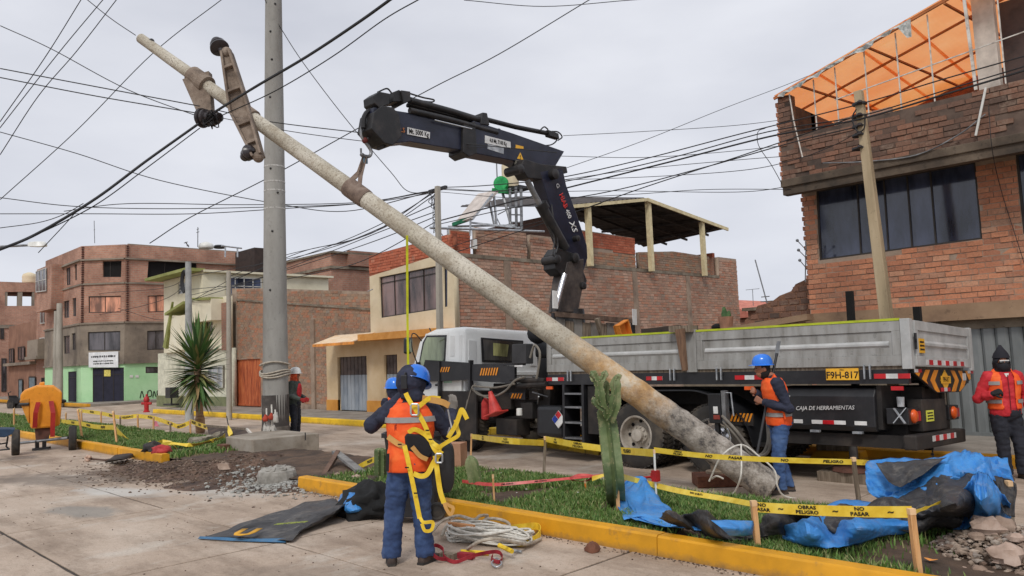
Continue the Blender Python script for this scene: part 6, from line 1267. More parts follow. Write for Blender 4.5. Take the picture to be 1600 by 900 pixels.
# new upright pole
NP = thing('new_concrete_pole', 'tall plain grey concrete utility pole standing upright in its footing block', 'utility pole', (-17.3, 9.0, 0))
npm = mat('new_pole_concrete', (150, 148, 142), (128, 124, 118), (170, 168, 162), scale=1.3, stretch=(1, 1, .35), bump=.4, bscale=25, spots=.15)
pb = V(*(-17.21,9.04,0.1)); ptop = V(*(-17.03,9.04,11.93))
hN = ptop.z-pb.z; rb = 0.313
mb = MB(); mb.loft([[pb.lerp(ptop, k)+V(cos(a), sin(a), 0)*(rb-(rb-.19)*k) for a in [2*pi*j/32 for j in range(32)]] for k in [i/24 for i in range(25)]]); mb.build('shaft', npm, NP, smooth=60)
for k in (.0, .02): pass
MB().lathe(pb-Z*.05, [(rb+.02, 0), (rb+.02, .32), (rb+.005, .36)], 28).build('mortar_collar', mat('wet_mortar', (96, 88, 80), (70, 64, 58), (120, 112, 104), scale=5, bump=.8), NP, smooth=40)
MB().lathe(pb+Z*.3, [(rb+.004, 0), (rb+.004, .75)], 28, caps=False).build('dark_band', mat('damp_band', (78, 72, 68), (60, 56, 54), (110, 102, 96), scale=4), NP, smooth=60)
for z in [6.67,6.29,6.07,5.63]:
    k = (z-pb.z)/hN; r_ = rb-(rb-.19)*k+.004; MB().lathe(pb.lerp(ptop, k), [(r_, 0), (r_, .035)], 28, caps=False).build('white_wrap', mat('white_wrap', (186, 184, 178), (120, 116, 110), (216, 214, 210), scale=30), NP)
for k, a in ((.3, -.9), (.42, -.7), (.55, -.85), (.62, -.6), (.7, -.9), (.78, -.7), (.84, -.85), (.5, -.2), (.9, -.3)): 
    c = pb.lerp(ptop, k)+V(cos(a), sin(a), 0)*(rb-(rb-.19)*k); MB().ell(c, (.03, .03, .03), 6, 4).build('hole_plug', blk, NP)
FB_ = thing('footing_block', 'square concrete footing block round the foot of the upright pole', 'footing', (-15.9, 8, 0))
fa, fb, fc = (-15.94,7.36,0.0), (-14.94,7.45,0.0), (-14.68,8.58,0.0)
MB().prism([(-16.2, 7.35, -.05), (-14.95, 7.35, -.05), (-14.75, 8.75, -.05), (-16.9, 8.8, -.05)], (0, 0, .42)).build('block', mat('raw_footing', (146, 136, 122), (116, 106, 94), (166, 158, 146), scale=1.8, bump=.6, spots=.2), FB_, bevel=.02)
MB().tube([(-14.72,8.4,0.42), (-14.72,8.4,0.26)], .012, 6).build('steel_pin', steel_black, FB_)
# rope sling and gloves hanging on the upright pole
RH = thing('rope_hank', 'pale rope and pulley tackle tied round the upright pole near its foot', 'rope', tuple(pb+V(0, -.3, 1)))
c = pb+Z*1.5
for dz in (0, .05, .1, .3):
    r_ = rb+.035; MB().tube([c+V(cos(a)*r_, sin(a)*r_, dz+.04*sin(a*2+dz*9)) for a in [2*pi*j/24 for j in range(25)]], .022, 6).build('rope_turn', mat('grey_rope', (176, 166, 150), (150, 140, 126), (196, 188, 174), scale=14), RH)
for pts, m_ in (([(-16.61,8.5,0.88),(-16.54,8.47,0.57),(-16.54,8.5,0.33)], rope_m), ([(-16.52,8.58,0.96),(-16.45,8.55,0.63),(-16.48,8.55,0.39)], rope_m), ([(-16.47,8.64,0.84),(-16.38,8.62,0.63)], rope_m)): MB().tube(cr(pts, 5), .018, 6).build('rope_tail', m_, RH)
for p, s_, m_ in (((-16.56,8.47,0.39), (.12, .08, .16), 0), ((-16.45,8.58,0.36), (.12, .08, .13), 0), ((-16.46,8.4,0.65), (.07, .06, .1), 1), ((-16.36,8.49,0.68), (.06, .06, .1), 1), ((-16.29,8.56,0.64), (.06, .06, .14), 0)): crumple(p, s_[0], s_[1], s_[2], 9, 6, .5, s_[2]*90, 2).build('work_glove', (mat('pale_glove', (186, 182, 174), (150, 146, 140), scale=12), mat('red_glove', (176, 70, 50)))[m_], RH, smooth=60)
# timber chock, jack leg under the lorry tail
ck = thing('timber_chock', 'heavy brown timber block under a small jack beside the pole butt', 'chock', (-5.508,9.2,-0.0))
MB().box(V(*(-5.594,9.379,0.0))+Z*.08, (.62, .42, .15), .75).build('block', mat('dark_brown_timber', (108, 66, 48), (84, 52, 38), (126, 84, 62), scale=6, stretch=(.6, 5, 5)), ck, bevel=.01); MB().tube([V(*(-5.63,9.41,-0.0))+Z*.15, V(*(-5.63,9.41,-0.0))+Z*.5], .07, 12).build('jack_tube', mat('worn_jack', (150, 132, 112)), ck); MB().lathe(V(*(-5.63,9.41,-0.0))+Z*.155, [(.14, 0), (.14, .03), (.06, .04)], 16).build('jack_plate', MATS['worn_jack'], ck)
jk = thing('outrigger_leg', 'steel outrigger leg with rusty foot plate under the lorry tail', 'outrigger', (-4.2, 10.6, 0))
MB().tube([(-4.24, 10.6, .22), (-4.24, 10.6, .9)], .055, 14).build('leg', steel_grey, jk, smooth=40); MB().lathe((-4.24, 10.6, .14), [(.3, 0), (.28, .05), (.1, .1), (.07, .16)], 10).build('foot_plate', mat('rusty_foot', (96, 62, 50), (72, 48, 40), scale=6), jk); MB().bb(-4.65, -3.85, 10.35, 10.85, 0, .13).build('timber_pad', wood_old, jk)
cbx = thing('control_valve_box', 'black valve control box with small white label standing above the pole butt', 'control box', (-5.85,9.9,0.97))
c0 = V(*(-5.82,9.85,0.99)); MB().box(c0, (.2, .12, .42)).build('box', pla, cbx, bevel=.01); MB().box(c0+V(.14, 0, .02), (.06, .1, .46)).build('side_plate', steel_grey, cbx); MB().box(c0+V(.02, -.065, -.02), (.07, .006, .1)).build('label', whit, cbx); MB().box(c0+V(.03, -.065, -.12), (.1, .006, .06)).build('red_label', mat('dull_red', (140, 60, 50)), cbx)
MB().tube([c0+V(.1, 0, .22), c0+V(.24, 0, .22), c0+V(.26, 0, -.1)], .012, 6).build('handle', galv, cbx)
MB().bar(c0-Z*.2, (c0.x, c0.y, .35), .06, .06).build('stand', steel_black, cbx)
for pts in ([(-5.71,9.8,0.89),(-5.48,9.75,0.7),(-5.26,9.7,0.478),(-5.092,9.65,0.392),(-4.982,9.7,0.493),(-5.023,9.8,0.863)], [(-5.71,9.82,0.81),(-5.5,9.77,0.63),(-5.276,9.72,0.406),(-5.082,9.67,0.407),(-5.004,9.72,0.574),(-5.046,9.82,0.818)]): MB().tube(cr(pts, 8), .022, 8).build('hose', MATS['grey_hose'], cbx)
# ---------------------------------------------------------------- stakes, caution tape, tarps, tools, plants
stake_m = mat('pale_stake', (206, 158, 106), (180, 132, 82), (222, 178, 128), scale=6, stretch=(7, 7, .5), bump=.3)
tape_m = mat('caution_tape', (232, 200, 66), (216, 180, 44), (242, 216, 96), scale=7, rough=.35, bump=.15, bscale=12)
def stake(label, foot, top, w_=.05, m=None, name='wooden_stake', group=None, cat='stake'):
    o = thing(name, label, cat, foot, group); f, t_ = V(*foot), V(*top); m = m or stake_m
    MB().bar(f-Z*.12, t_, w_, w_*.75, (.7, .7, 0)).build('shaft', m, o, bevel=.003); MB().bar(t_-(t_-f).normalized()*.04, t_+(t_-f).normalized()*.004, w_*1.08, w_*.83, (.7, .7, 0)).build('battered_top', mat('stake_end', (226, 190, 146), (200, 160, 116)), o)
    return o
def P2(*a): return V(*a)
stake('pale square stake with tape knotted on top in front of the blue tarp', (-3.347,6.2,0.12), (-3.365,6.2,0.521), .058)
stake('tall orange-brown stake at the near right corner, leaning slightly left, tape turning on its top', (-2.063,6.19,0.12), (-2.087,6.19,0.598), .055)
stake('weathered grey stake on the far side of the tape left of the blue heap', (-3.42,8.609,0.12), (-3.451,8.609,0.596), .05, wood_old)
stake('dark stake propping the right end of the blue heap', (-1.838,7.833,0.12), (-1.818,7.833,0.591), .05, wood_old)
stake('old grey stake holding the tape right of the black wheelie bin', (-7.91,8.41,0.12), (-7.84,8.41,0.64), .055, wood_old)
stake('thin pale stake at the start of the tape beside the carton', (-10.37,9.16,0.12), (-10.32,9.16,0.5), .04)
stake('slim orange stick in the grass carrying the red ribbon', (-6.797,6.362,0.12), (-6.812,6.362,0.448), .03)
stake('short orange stick under the twisted red ribbon near the cactus', (-6.425,7.597,0.12), (-6.428,7.597,0.247), .03, mat('orange_stick', (220, 130, 50)))
stake('pale stake behind the tall cactus with yellow tape knot', (-5.273,6.763,0.12), (-5.27,6.763,0.564), .05)
pl_ = stake('thin white pole with red hammer head lying at its foot beside the lorry wheel', (-5.129,7.276,0.12), (-5.122,7.276,0.734), .028, white_paint, 'white_pole', cat='pole'); MB().bar((-5.12,7.276,0.508), (-5.119,7.276,0.388), .07, .07).build('red_band', red_paint, pl_)
hm = thing('sledgehammer', 'red handled hammer leaning on the white pole behind the blue tarp', 'hammer', (-6.163,8.395,0.1)); MB().tube([(-6.144,7.9,0.229), (-5.602,7.9,0.313)], .016, 6).build('handle', red_paint, hm); MB().box(V(*(-5.563,7.9,0.331)), (.06, .12, .07)).build('head', red_paint, hm)
# left part of the site: many small stakes with slack tape
LS = [('leaning stake left of the orange mixer hopper carrying the slack tape',(-30.46,6.49,0.12),(-30.5,6.49,0.76)),('thin stake directly right of the mixer hopper,leaning left',(-22.59,6.38,0.12),(-23.06,6.38,0.88)),('stake with a folded tape tail leaning down to the kerb',(-19.64,6.29,0.12),(-19.97,6.29,0.91)),('upright stake third from the palm in the back row',(-24.27,8.34,0.12),(-24.33,8.34,0.55)),('stake second from the palm in the back row',(-23.2,8.39,0.12),(-23.2,8.39,0.5)),('stake nearest the palm trunk on its left',(-20.64,8.41,0.12),(-20.67,8.41,0.5)),('square stake left of the dark dug plates',(-21.93,8.38,0.12),(-21.93,8.38,0.4)),('faint stake far behind the mixer on the back tape',(-27.88,8.41,0.12),(-27.89,8.41,0.56)),('small stake on the back tape just right of the mixer',(-30.67,8.09,0.12),(-30.61,8.09,0.48)),('thin stake in the back row between mixer and leaning stake',(-28.75,8.08,0.12),(-28.83,8.08,0.61)),('short dark stake in the back row right of the leaning pair',(-26.1,8.43,0.12),(-26.1,8.43,0.46))]
for n_, f_, t_ in LS: stake('small '+n_ if not n_.startswith('small') else n_, f_, t_, .05, stake_m if 'dark' not in n_ else wood_old)
def sag(a, b, s_, n=14, jit=0.0):
    a, b = V(*a), V(*b); return [a.lerp(b, i/n)-Z*(s_*4*(i/n)*(1-i/n))+V(0, 0, rnd.uniform(-jit, jit)) for i in range(n+1)]
def tape(label, pts, w_=.075, words=(), twist=0.0, m=None, name='caution_tape', tsz=None):
    m = m or tape_m; o = thing(name, label, 'tape', tuple(pts[0])); wd = [Vector((0, sin(twist*i/len(pts)*6.28)*.8, max(.25, cos(twist*i/len(pts)*3.14)))) for i in range(len(pts))]
    MB().ribbon(pts, w_, wd, .002).build('ribbon', m, o, smooth=30)
    for k, s_ in words:
        i = min(len(pts)-2, int(k*(len(pts)-1))); fr = k*(len(pts)-1)-i; p = pts[i].lerp(pts[i+1], fr); d = (pts[i+1]-pts[i]).normalized(); nv = d.cross(Z).normalized()
        if nv.y > 0: nv = -nv
        sz = tsz or w_*.52
        if '|' in s_:
            a_, b_ = s_.split('|'); text('lettering', a_, p+nv*.006+Z*w_*.24, d, Z, sz*.9, ink, o, ex=.0005, squash=1.25, bold=.03); text('lettering', b_, p+nv*.006-Z*w_*.22, d, Z, sz*.9, ink, o, ex=.0005, squash=1.25, bold=.03)
        else: text('lettering', s_, p+nv*.006, d, Z, sz*1.3, ink, o, ex=.0005, squash=1.3, bold=.035, shear=.15)
    return o
T1 = [(-3.363,6.2,0.473),(-2.08,6.19,0.576)]
tape('wide flat yellow caution tape lettered NO PASAR between the two nearest stakes', sag(T1[0], T1[1], .012, 16), .085, ((.06, 'NO|PASAR'), (.19, '~'), (.37, 'OBRAS|PELIGRO'), (.55, '~'), (.70, 'NO|PASAR'), (.88, '~')))
T2 = [(-5.273,6.763,0.516),(-5.393,7.35,0.354),(-4.715,7.1,0.347),(-4.008,6.8,0.384),(-3.361,6.2,0.494)]
tape('yellow tape sagging from the cactus stake down to the stake before the blue tarp', cr([V(*p) for p in T2], 5), .06, ((.25, 'NO PASAR'), (.6, 'PELIGRO')), .3)
T3 = [(-10.32,9.16,0.46),(-7.85,7.6,0.67),(-7.85,8.41,0.55)]
tape('creased yellow tape from the carton stake to the old grey stake', cr([V(*p) for p in T3], 6), .085, ((.2, 'OBRAS|PELIGRO'), (.5, 'NO|PASAR'), (.8, 'OBRAS|PELIGRO')))
T4 = [(-7.84,8.41,0.61),(-6.811,7.9,0.635),(-6.249,8.0,0.588),(-5.124,7.276,0.699)]
tape('yellow tape running behind the tall cactus to the white pole', cr([V(*p) for p in T4], 6), .085, ((.12, 'NO|PASAR'), (.35, 'OBRAS|PELIGRO'), (.78, 'PELIGRO')))
T5 = [(-5.122,7.276,0.734),(-4.871,7.9,0.612),(-4.288,8.3,0.558),(-3.455,8.609,0.548),(-3.435,9.0,0.494)]
tape('long yellow tape crossing in front of the pole butt and the worker in blue helmet', cr([V(*p) for p in T5], 8), .06, ((.12, 'OBRAS|PELIGRO'), (.27, 'NO'), (.38, 'PASAR'), (.55, 'NO'), (.68, 'PELIGRO'), (.85, 'NO|PASAR')))
T6 = [(-2.081,6.19,0.566),(-2.132,7.2,0.505),(-1.986,7.9,0.578)]
tape('twisted yellow tape rising from the corner stake over the blue heap', cr([V(*p) for p in T6], 8), .035, (), 3)
tape('limp yellow tape end wrapped on the grey stake', sag((-7.094,7.6,0.61), (-7.086,7.6,0.745), 0, 4), .05)
red_tape = mat('red_ribbon', (196, 70, 66), (170, 52, 50), (210, 96, 88), scale=9, rough=.4)
T7 = [(-7.998,6.9,0.196),(-7.395,6.9,0.206),(-6.993,7.2,0.231),(-6.524,7.6,0.271),(-5.983,7.7,0.348)]
tape('faded red ribbon lettered PELIGRO stretched low over the grass', cr([V(*p) for p in T7], 6), .045, ((.35, 'PELIGRO'), (.55, 'PELIGRO')), .4, red_tape)
tape('crumpled red ribbon loop on the short orange stick', cr([V(*p) for p in [(-6.6,7.5,0.262),(-6.437,7.5,0.323),(-6.312,7.6,0.304),(-6.421,7.6,0.231),(-6.58,7.5,0.248)]], 4), .04, (), 1, red_tape)
tape('orange-yellow tape knot tied round the cactus', cr([V(*p) for p in [(-6.314,7.6,0.272),(-6.106,7.6,0.336),(-5.973,7.6,0.393),(-5.8,7.5,0.374)]], 4), .06, (), 1)
# left tapes
for lb, pts in (('slack yellow tape along the back row of stakes left of the palm', [(-32.15,8.9,0.47),(-29.5,8.9,0.42),(-27.55,8.9,0.34),(-26.83,9.2,0.38)]), ('yellow tape from the back row stakes dipping to the palm stake', [(-26.83,9.2,0.38),(-25.43,9.2,0.35),(-23.82,9.1,0.24),(-23.15,9.1,0.18),(-22.61,9.2,0.3)]), ('yellow tape low behind the mixer and leaning stake', [(-29.27,7.6,0.27),(-26.46,7.4,0.3),(-24.65,7.3,0.28),(-22.74,7.2,0.34)]), ('yellow tape at the far left picture edge', [(-41.82,8.2,-0.05),(-39.88,8.2,0.08),(-38.52,8.2,0.18),(-36.61,8.2,0.1)]), ('yellow tape loop from the palm stake to the dark plates', [(-22.61,9.2,0.34),(-21.47,9.0,0.29),(-19.96,8.6,0.31)])):
    tape(lb, cr([V(*p) for p in pts], 5), .13, tuple((k, 'PELIGRO') for k in (.2, .5, .8)))
tape('yellow tape tail hanging from the leaning stake to the kerb', cr([V(*p) for p in [(-22.42,7.1,0.34),(-20.72,6.8,0.17),(-19.45,6.6,0.07)]], 5), .16, ((.5, 'NO PASAR'),))
tape('long tangled yellow tape lying over the grass from the log to the red rag', cr([V(*p) for p in [(-17.38,7.87,0.3),(-16.43,7.2,0.3),(-17.02,6.96,0.2),(-17.33,6.61,0.25),(-17.24,6.24,0.2)]], 6), .1, ((.3, 'PELIGRO'),), 2)
tape('second tangled tape crossing the grass beside the red rag', cr([V(*p) for p in [(-19.94,6.85,0.12),(-18.44,6.67,0.2),(-17.84,6.76,0.25),(-17.21,6.7,0.15)]], 5), .1, (), 2)
tape('yellow tape hanging down the dark plates by the footing', cr([V(*p) for p in [(-18.17,8.3,0.41),(-17.79,8.2,0.25),(-17.26,8.0,0.09)]], 4), .12, (), 1)
tape('short yellow tape flap in the grass right of the crossed planks', cr([V(*p) for p in [(-11.13,7.33,0.1),(-10.87,7.35,0.2),(-10.46,7.25,0.3)]], 4), .09, ((.5, 'NO PASAR'),))
# rag, log, dark plates, dug-up things
rg = thing('red_rag', 'red rag with dark bundle lying on the left kerb end', 'rag', (-16.26,6.07,0.17))
c0 = V(*(-16.39,6.08,0.2))
crumple(c0, .3, .18, .12, seed=3).build('cloth', mat('dull_red_cloth', (170, 50, 52), (130, 34, 38), (190, 76, 74), scale=6), rg, smooth=60); crumple(V(*(-16.75,6.03,0.25)), .22, .16, .13, seed=8).build('dark_bundle', mat('dark_bundle', (50, 46, 44), (34, 32, 30), (80, 74, 68), scale=6), rg, smooth=60)
lg = thing('stone_slab', 'rough pale log-like stone block lying in the grass left of the dark plates', 'stone', (-17.88,7.47,0.1))
MB().loft([[V(*(-17.75,7.26,0.1)).lerp(V(*(-18.58,8.42,0.1)), i/8)+V(0, 0, .06)+Vector((0, cos(a)*.15, sin(a)*.12))*(1+.8*noise.noise(Vector((i*.7, cos(a)*1.5, sin(a)*1.5)))) for a in [2*pi*j/10 for j in range(10)]] for i in range(9)]).build('block', mat('rough_stone', (150, 142, 126), (110, 104, 92), (176, 168, 152), scale=4, bump=1), lg)
dp = thing('site_hatch', 'dark open box of rusty plates dug beside the concrete footing', 'hatch', (-18.31,8.43,0.05))
q = [V(*p) for p in [(-18.31,7.95,0.1),(-16.04,8.1,0.1),(-17.72,8.6,0.33),(-20.0,8.6,0.33)]]
rustp = mat('dark_rusty_plate', (66, 54, 48), (44, 38, 34), (92, 76, 64), scale=3, bump=.6)
MB().hexa([q[0], q[1], q[2]-V(0, 0, .02), q[3]-V(0, 0, .02), q[0]+V(0, -.03, .03), q[1]+V(0, -.03, .03), q[2]+V(0, -.03, .02), q[3]+V(0, -.03, .02)]).build('plate', rustp, dp)
MB().bar(q[3]+V(0, -.04, .03), q[2]+V(0, -.04, .03), .05, .05).build('rim', wood_old, dp); MB().bar(q[2]+V(0, -.04, .03), q[1]+V(0, -.04, .05), .05, .05).build('rim', mat('pale_rim', (206, 200, 190)), dp); MB().bar(V(*(-18.06,8.5,0.27)), V(*(-17.21,8.3,0.06)), .06, .03).build('strut', rustp, dp)
MB().tube([(-18.76,8.6,0.31), (-18.9,8.6,0.64)], .012, 5).build('rod', steel_black, dp); MB().box(V(*(-16.15,7.31,0.1))+Z*.06, (.35, .2, .12)).build('brick_lump', mat('brown_lump', (110, 74, 56)), dp)
cs = thing('concrete_core', 'broken grey concrete stump sticking out of the spoil between kerb ends', 'stump', (-11.12,5.85,-0.0)); c0 = V(*(-11.42,6.01,0.0))
mb = MB(); mb.loft([[c0+V(cos(a)*.3*k2, sin(a)*.3*k2, h+(.06*noise.noise(Vector((a*2, h, 1))) if h > .2 else 0)) for a in [2*pi*j/14 for j in range(14)]] for h, k2 in ((-.05, 1.05), (.15, 1.0), (.2, .95), (.24, .7), (.23, .3), (.25, .05))]); mb.build('stump', mat('pale_broken_concrete', (148, 144, 136), (112, 108, 100), (172, 168, 160), scale=5, bump=1.0), cs)
for k in range(6): an = k*1.05; p = c0+V(cos(an)*.2, sin(an)*.18, .21); crumple(p, .09, .07, .045, 7, 5, .5, k*3+60, 2).build('lump', MATS['pale_broken_concrete'], cs)
def boulder(label, px, r_, seed, m, name='stone'):
    o = crumple(V(*px)+Z*r_[2]*.5, r_[0], r_[1], r_[2], 12, 8, .28, seed, 1.6).build(name, m, None, smooth=40); 
    c = Vector(px); o.data.transform(Matrix.Translation(-c)); o.location = c; return tag(o, label, 'stone')
bst = mat('brown_boulder', (150, 128, 112), (120, 100, 86), (176, 156, 140), scale=5, bump=.8); pst_ = mat('pink_boulder', (176, 152, 136), (146, 124, 108), (196, 176, 162), scale=5, bump=.8)
boulder('round brown stone with pale broken face lying on the spoil', (-13.2,5.95,0.05), (.2, .15, .12), 2, bst)
boulder('small dark red-brown cube-like stone at the foot of the near kerb', (-4.745,5.67,0.0), (.07, .06, .06), 5, mat('red_brown_stone', (110, 70, 52), (86, 54, 42)))
boulder('flat pale stone in the grass by the crossed planks', (-10.63,6.62,0.05), (.12, .09, .06), 6, bst); boulder('small grey stone beside the crossed planks on the near side', (-9.85,6.45,0.12), (.09, .07, .05), 7, pst_)
# crossed planks
pk = thing('plank', 'grey weathered plank leaning on its brown prop over the spoil', 'plank', (-10.22,6.73,0.05)); MB().bar((-10.17,6.9,0.05), (-11.79,7.3,0.32), .13, .045, (0, 0, 1)).build('board', mat('grey_board', (120, 118, 116), (92, 90, 88), (146, 144, 140), scale=6), pk)
pk = thing('plank', 'brown wooden prop under the grey weathered plank', 'plank', (-10.87,6.48,0.05)); MB().bar((-10.87,6.48,0.05), (-11.71,7.3,0.31), .09, .07, (0, 1, 0)).build('board', mat('brown_board', (112, 88, 74), (86, 68, 56)), pk)
# bottle-like little rags
# --- gravel heap at the right
def gz(x, y): e = max(0, 1-(((x+1.35)/1.0)**2+((y-7.35)/.75)**2)); return .06+.22*e**.6 if e > 0 else .05
def f_gr(r):
    while True:
        x = r.uniform(-2.5, -.2); y = r.uniform(6.55, 8.15)
        if (x+1.35)**2/1.1+(y-7.35)**2/.65 < 1.05: return (x, y, gz(x, y)+r.uniform(-.03, .01)), 1
tag(scatter('gravel_heap', 3600, f_gr, stone_m, .012, .045, seed=21), 'heap of mixed pinkish gravel at the near right corner of the island', 'gravel')
sts = [((-1.875,7.264,0.1), .13, 'largest pale pink boulder at the top left of the gravel heap'), ((-1.792,7.381,0.15), .1, 'round tan boulder just right of the largest one on the gravel heap'), ((-1.623,6.735,0.1), .12, 'grey speckled boulder in the lower middle of the gravel heap'), ((-1.788,6.633,0.1), .07, 'small round boulder left of the grey speckled one'), ((-1.866,6.612,0.12), .055, 'little pinkish boulder on the lower left rim of the gravel heap'), ((-1.91,7.09,0.1), .06, 'small brown boulder left of the largest pale one'), ((-1.625,7.056,0.15), .06, 'small light boulder at the right picture edge on the gravel'), ((-1.702,6.592,0.1), .06, 'flat brown boulder at the bottom edge of the gravel heap')]
for k, (p, r_, lb) in enumerate(sts): boulder(lb, (p[0], p[1], gz(p[0], p[1])+.01), (r_, r_*.8, r_*.7), 20+k, pst_ if k % 2 == 0 else bst)
lf = thing('dry_leaf', 'curled orange dry leaf lying on the grass left of the gravel', 'leaf', (-2.152,6.744,0.1)); MB().loft([[V(*(-2.116,6.629,0.13))+V(x, y*s_, .02*abs(x)*12) for s_ in (-1, 1)] for x, y in ((-.05, .004), (-.03, .02), (0, .03), (.03, .02), (.05, .004))], caps=False, closed=False).build('blade', mat('dry_leaf', (214, 140, 66)), lf, fix=False)

# --- tarpaulins: draped sheets, blue on one side and charcoal on the other
def tarp_mat(n, c, c2):
    t = NT(n); a = t.ramp(t.noise(2, 7, .65), (.3, c2), (.55, c)); a = t.mix(t.math('MULTIPLY', t.ramp(t.noise(5, 8, .75), (.52, (0, 0, 0)), (.66, (1, 1, 1))), .3), a, (150, 142, 130))
    t.base(a); t.set(Roughness=.5, Specular_IOR_Level=.4)
    cs_ = t.math('ABSOLUTE', t.math('SUBTRACT', t.noise(2.6, 3, .5, stretch=(1, 1, 1.6)), .5)); c2_ = t.math('ABSOLUTE', t.math('SUBTRACT', t.noise(7, 3, .55), .5))
    t.bump(t.math('ADD', t.math('MINIMUM', t.math('MULTIPLY', cs_, 5), .5), t.math('MULTIPLY', t.math('MINIMUM', t.math('MULTIPLY', c2_, 5), .5), .1)), .45, .04); return t.m
blue_m = tarp_mat('blue_tarp', (66, 140, 208), (46, 112, 180)); char_m = tarp_mat('charcoal_tarp', (62, 61, 62), (40, 39, 41))
def sheet(name, rows, m, par, sub=6, wr=.02, fs=3.0, th=.003, seed=0, m2=None):
    """rows: list of control rows (same length) -> Catmull-Rom surface with fold noise"""
    R1 = [cr([V(*p) for p in r_], sub) for r_ in rows]; n = len(R1[0]); cols = [cr([R1[i][j] for i in range(len(R1))], sub) for j in range(n)]; m_ = len(cols[0])
    vs = []
    for i in range(m_):
        for j in range(n):
            p = cols[j][i]; q = Vector((j/sub*fs*.6+seed, i/sub*fs*.35, seed)); d = noise.noise(q)*1.0+.6*(.5-abs(noise.noise(q*1.1+Vector((5, 0, 0))))*2.4)
            u = Vector((p.x*2.2+seed, p.y*2.2, p.z*2.2)); p = p+Vector((noise.noise(u), noise.noise(u+Vector((9, 0, 0))), noise.noise(u+Vector((0, 9, 0)))))*wr*1.6+V(.2, -.8, .55)*wr*d; p.z = max(p.z, .015 if wpos(par).z < .05 else .14+.02*noise.noise(Vector((p.x*9, p.y*9, 0))))
            vs.append(tuple(p-wpos(par)))
    fs_ = [(i*n+j, i*n+j+1, (i+1)*n+j+1, (i+1)*n+j) for i in range(m_-1) for j in range(n-1)]
    me = bpy.data.meshes.new(name); me.from_pydata(vs, [], fs_); me.materials.append(m); 
    if m2: me.materials.append(m2)
    me.polygons.foreach_set('use_smooth', [True]*len(me.polygons)); me.set_sharp_from_angle(angle=radians(34)); o = bpy.data.objects.new(name, me); COL.objects.link(o); o.parent = par
    sd_ = o.modifiers.new('thick', 'SOLIDIFY'); sd_.thickness = th; sd_.offset = 0
    if m2: sd_.material_offset = 1; sd_.material_offset_rim = 1
    return o
TA = thing('blue_tarp', 'blue and charcoal tarpaulin draped over a stake in the grass right of the cactus', 'tarpaulin', (-4.948,6.708,0.1))
sheet('hump', [[(-5.594,7.35,0.352),(-5.499,7.4,0.397),(-5.338,7.35,0.388),(-5.253,7.3,0.33),(-5.26,7.4,0.229)],[(-5.596,7.1,0.242),(-5.513,7.2,0.293),(-5.194,7.0,0.213),(-5.091,7.1,0.256),(-4.939,7.115,0.18)],[(-5.264,6.734,0.18),(-5.214,6.85,0.18),(-4.803,6.493,0.18),(-4.783,6.733,0.18),(-4.502,6.696,0.18)],[(-4.873,6.371,0.18),(-4.799,6.421,0.18),(-4.568,6.294,0.18),(-4.36,6.369,0.18),(-4.118,6.403,0.18)],[(-4.67,6.224,0.18),(-4.504,6.203,0.18),(-4.264,6.172,0.18),(-4.027,6.149,0.18),(-3.848,6.214,0.18)]], blue_m, TA, 7, .03, 4)
sheet('hump_back', [[(-5.709,7.5,0.306),(-5.501,7.5,0.353),(-5.361,7.45,0.299)],[(-5.494,7.105,0.18),(-5.283,7.241,0.18),(-4.686,6.799,0.18)],[(-4.765,6.194,0.18),(-4.635,6.389,0.18),(-4.255,6.374,0.18)]], blue_m, TA, 6, .03, 3)
sheet('dark_fold', [[(-4.32,6.119,0.3),(-4.004,5.86,0.42),(-4.162,6.33,0.3),(-3.678,5.932,0.45),(-3.698,6.125,0.36),(-3.678,6.32,0.25),(-3.569,6.577,0.2)],[(-4.178,6.014,0.3),(-3.959,5.935,0.34),(-4.062,6.35,0.22),(-3.578,5.838,0.36),(-3.659,6.174,0.24),(-3.519,6.251,0.2),(-3.404,6.449,0.2)],[(-4.245,6.315,0.18),(-4.009,6.208,0.2),(-3.883,6.219,0.18),(-3.651,6.1,0.2),(-3.549,6.191,0.18),(-3.449,6.29,0.18),(-3.372,6.431,0.18)]], char_m, TA, 7, .035, 5, seed=2)
sheet('blue_fold', [[(-3.548,5.812,0.4),(-3.443,5.974,0.4),(-3.368,6.193,0.36)],[(-3.415,5.725,0.38),(-3.36,5.873,0.36),(-3.358,6.145,0.3)],[(-3.444,5.908,0.28),(-3.41,6.038,0.26),(-3.384,6.163,0.24)]], blue_m, TA, 6, .012, 2)
sheet('middle_fold', [[(-3.469,6.464,0.25),(-3.314,6.408,0.4),(-3.194,6.587,0.4),(-3.062,6.775,0.35)],[(-3.4,6.374,0.22),(-3.181,6.283,0.34),(-3.246,6.799,0.24),(-2.973,6.651,0.3)],[(-3.373,6.316,0.18),(-3.245,6.358,0.2),(-3.196,6.555,0.18),(-3.105,6.737,0.18)]], char_m, TA, 7, .03, 4, seed=5)
TB = thing('blue_tarp', 'large heaped blue and charcoal tarpaulin piled at the right end of the island', 'tarpaulin', (-2.474,7.731,0.1))
sheet('near_blue_edge', [[(-3.204,6.371,0.3),(-2.985,6.322,0.42),(-3.055,6.909,0.3),(-2.706,6.675,0.36),(-2.585,6.978,0.3),(-2.431,7.269,0.3)],[(-3.25,6.499,0.2),(-2.857,6.111,0.36),(-2.876,6.606,0.24),(-2.56,6.427,0.34),(-2.548,6.979,0.24),(-2.404,7.206,0.26)],[(-3.234,6.415,0.18),(-2.96,6.311,0.18),(-2.771,6.344,0.18),(-2.665,6.602,0.18),(-2.566,6.973,0.18),(-2.469,7.391,0.18)]], blue_m, TB, 7, .035, 5, seed=7)
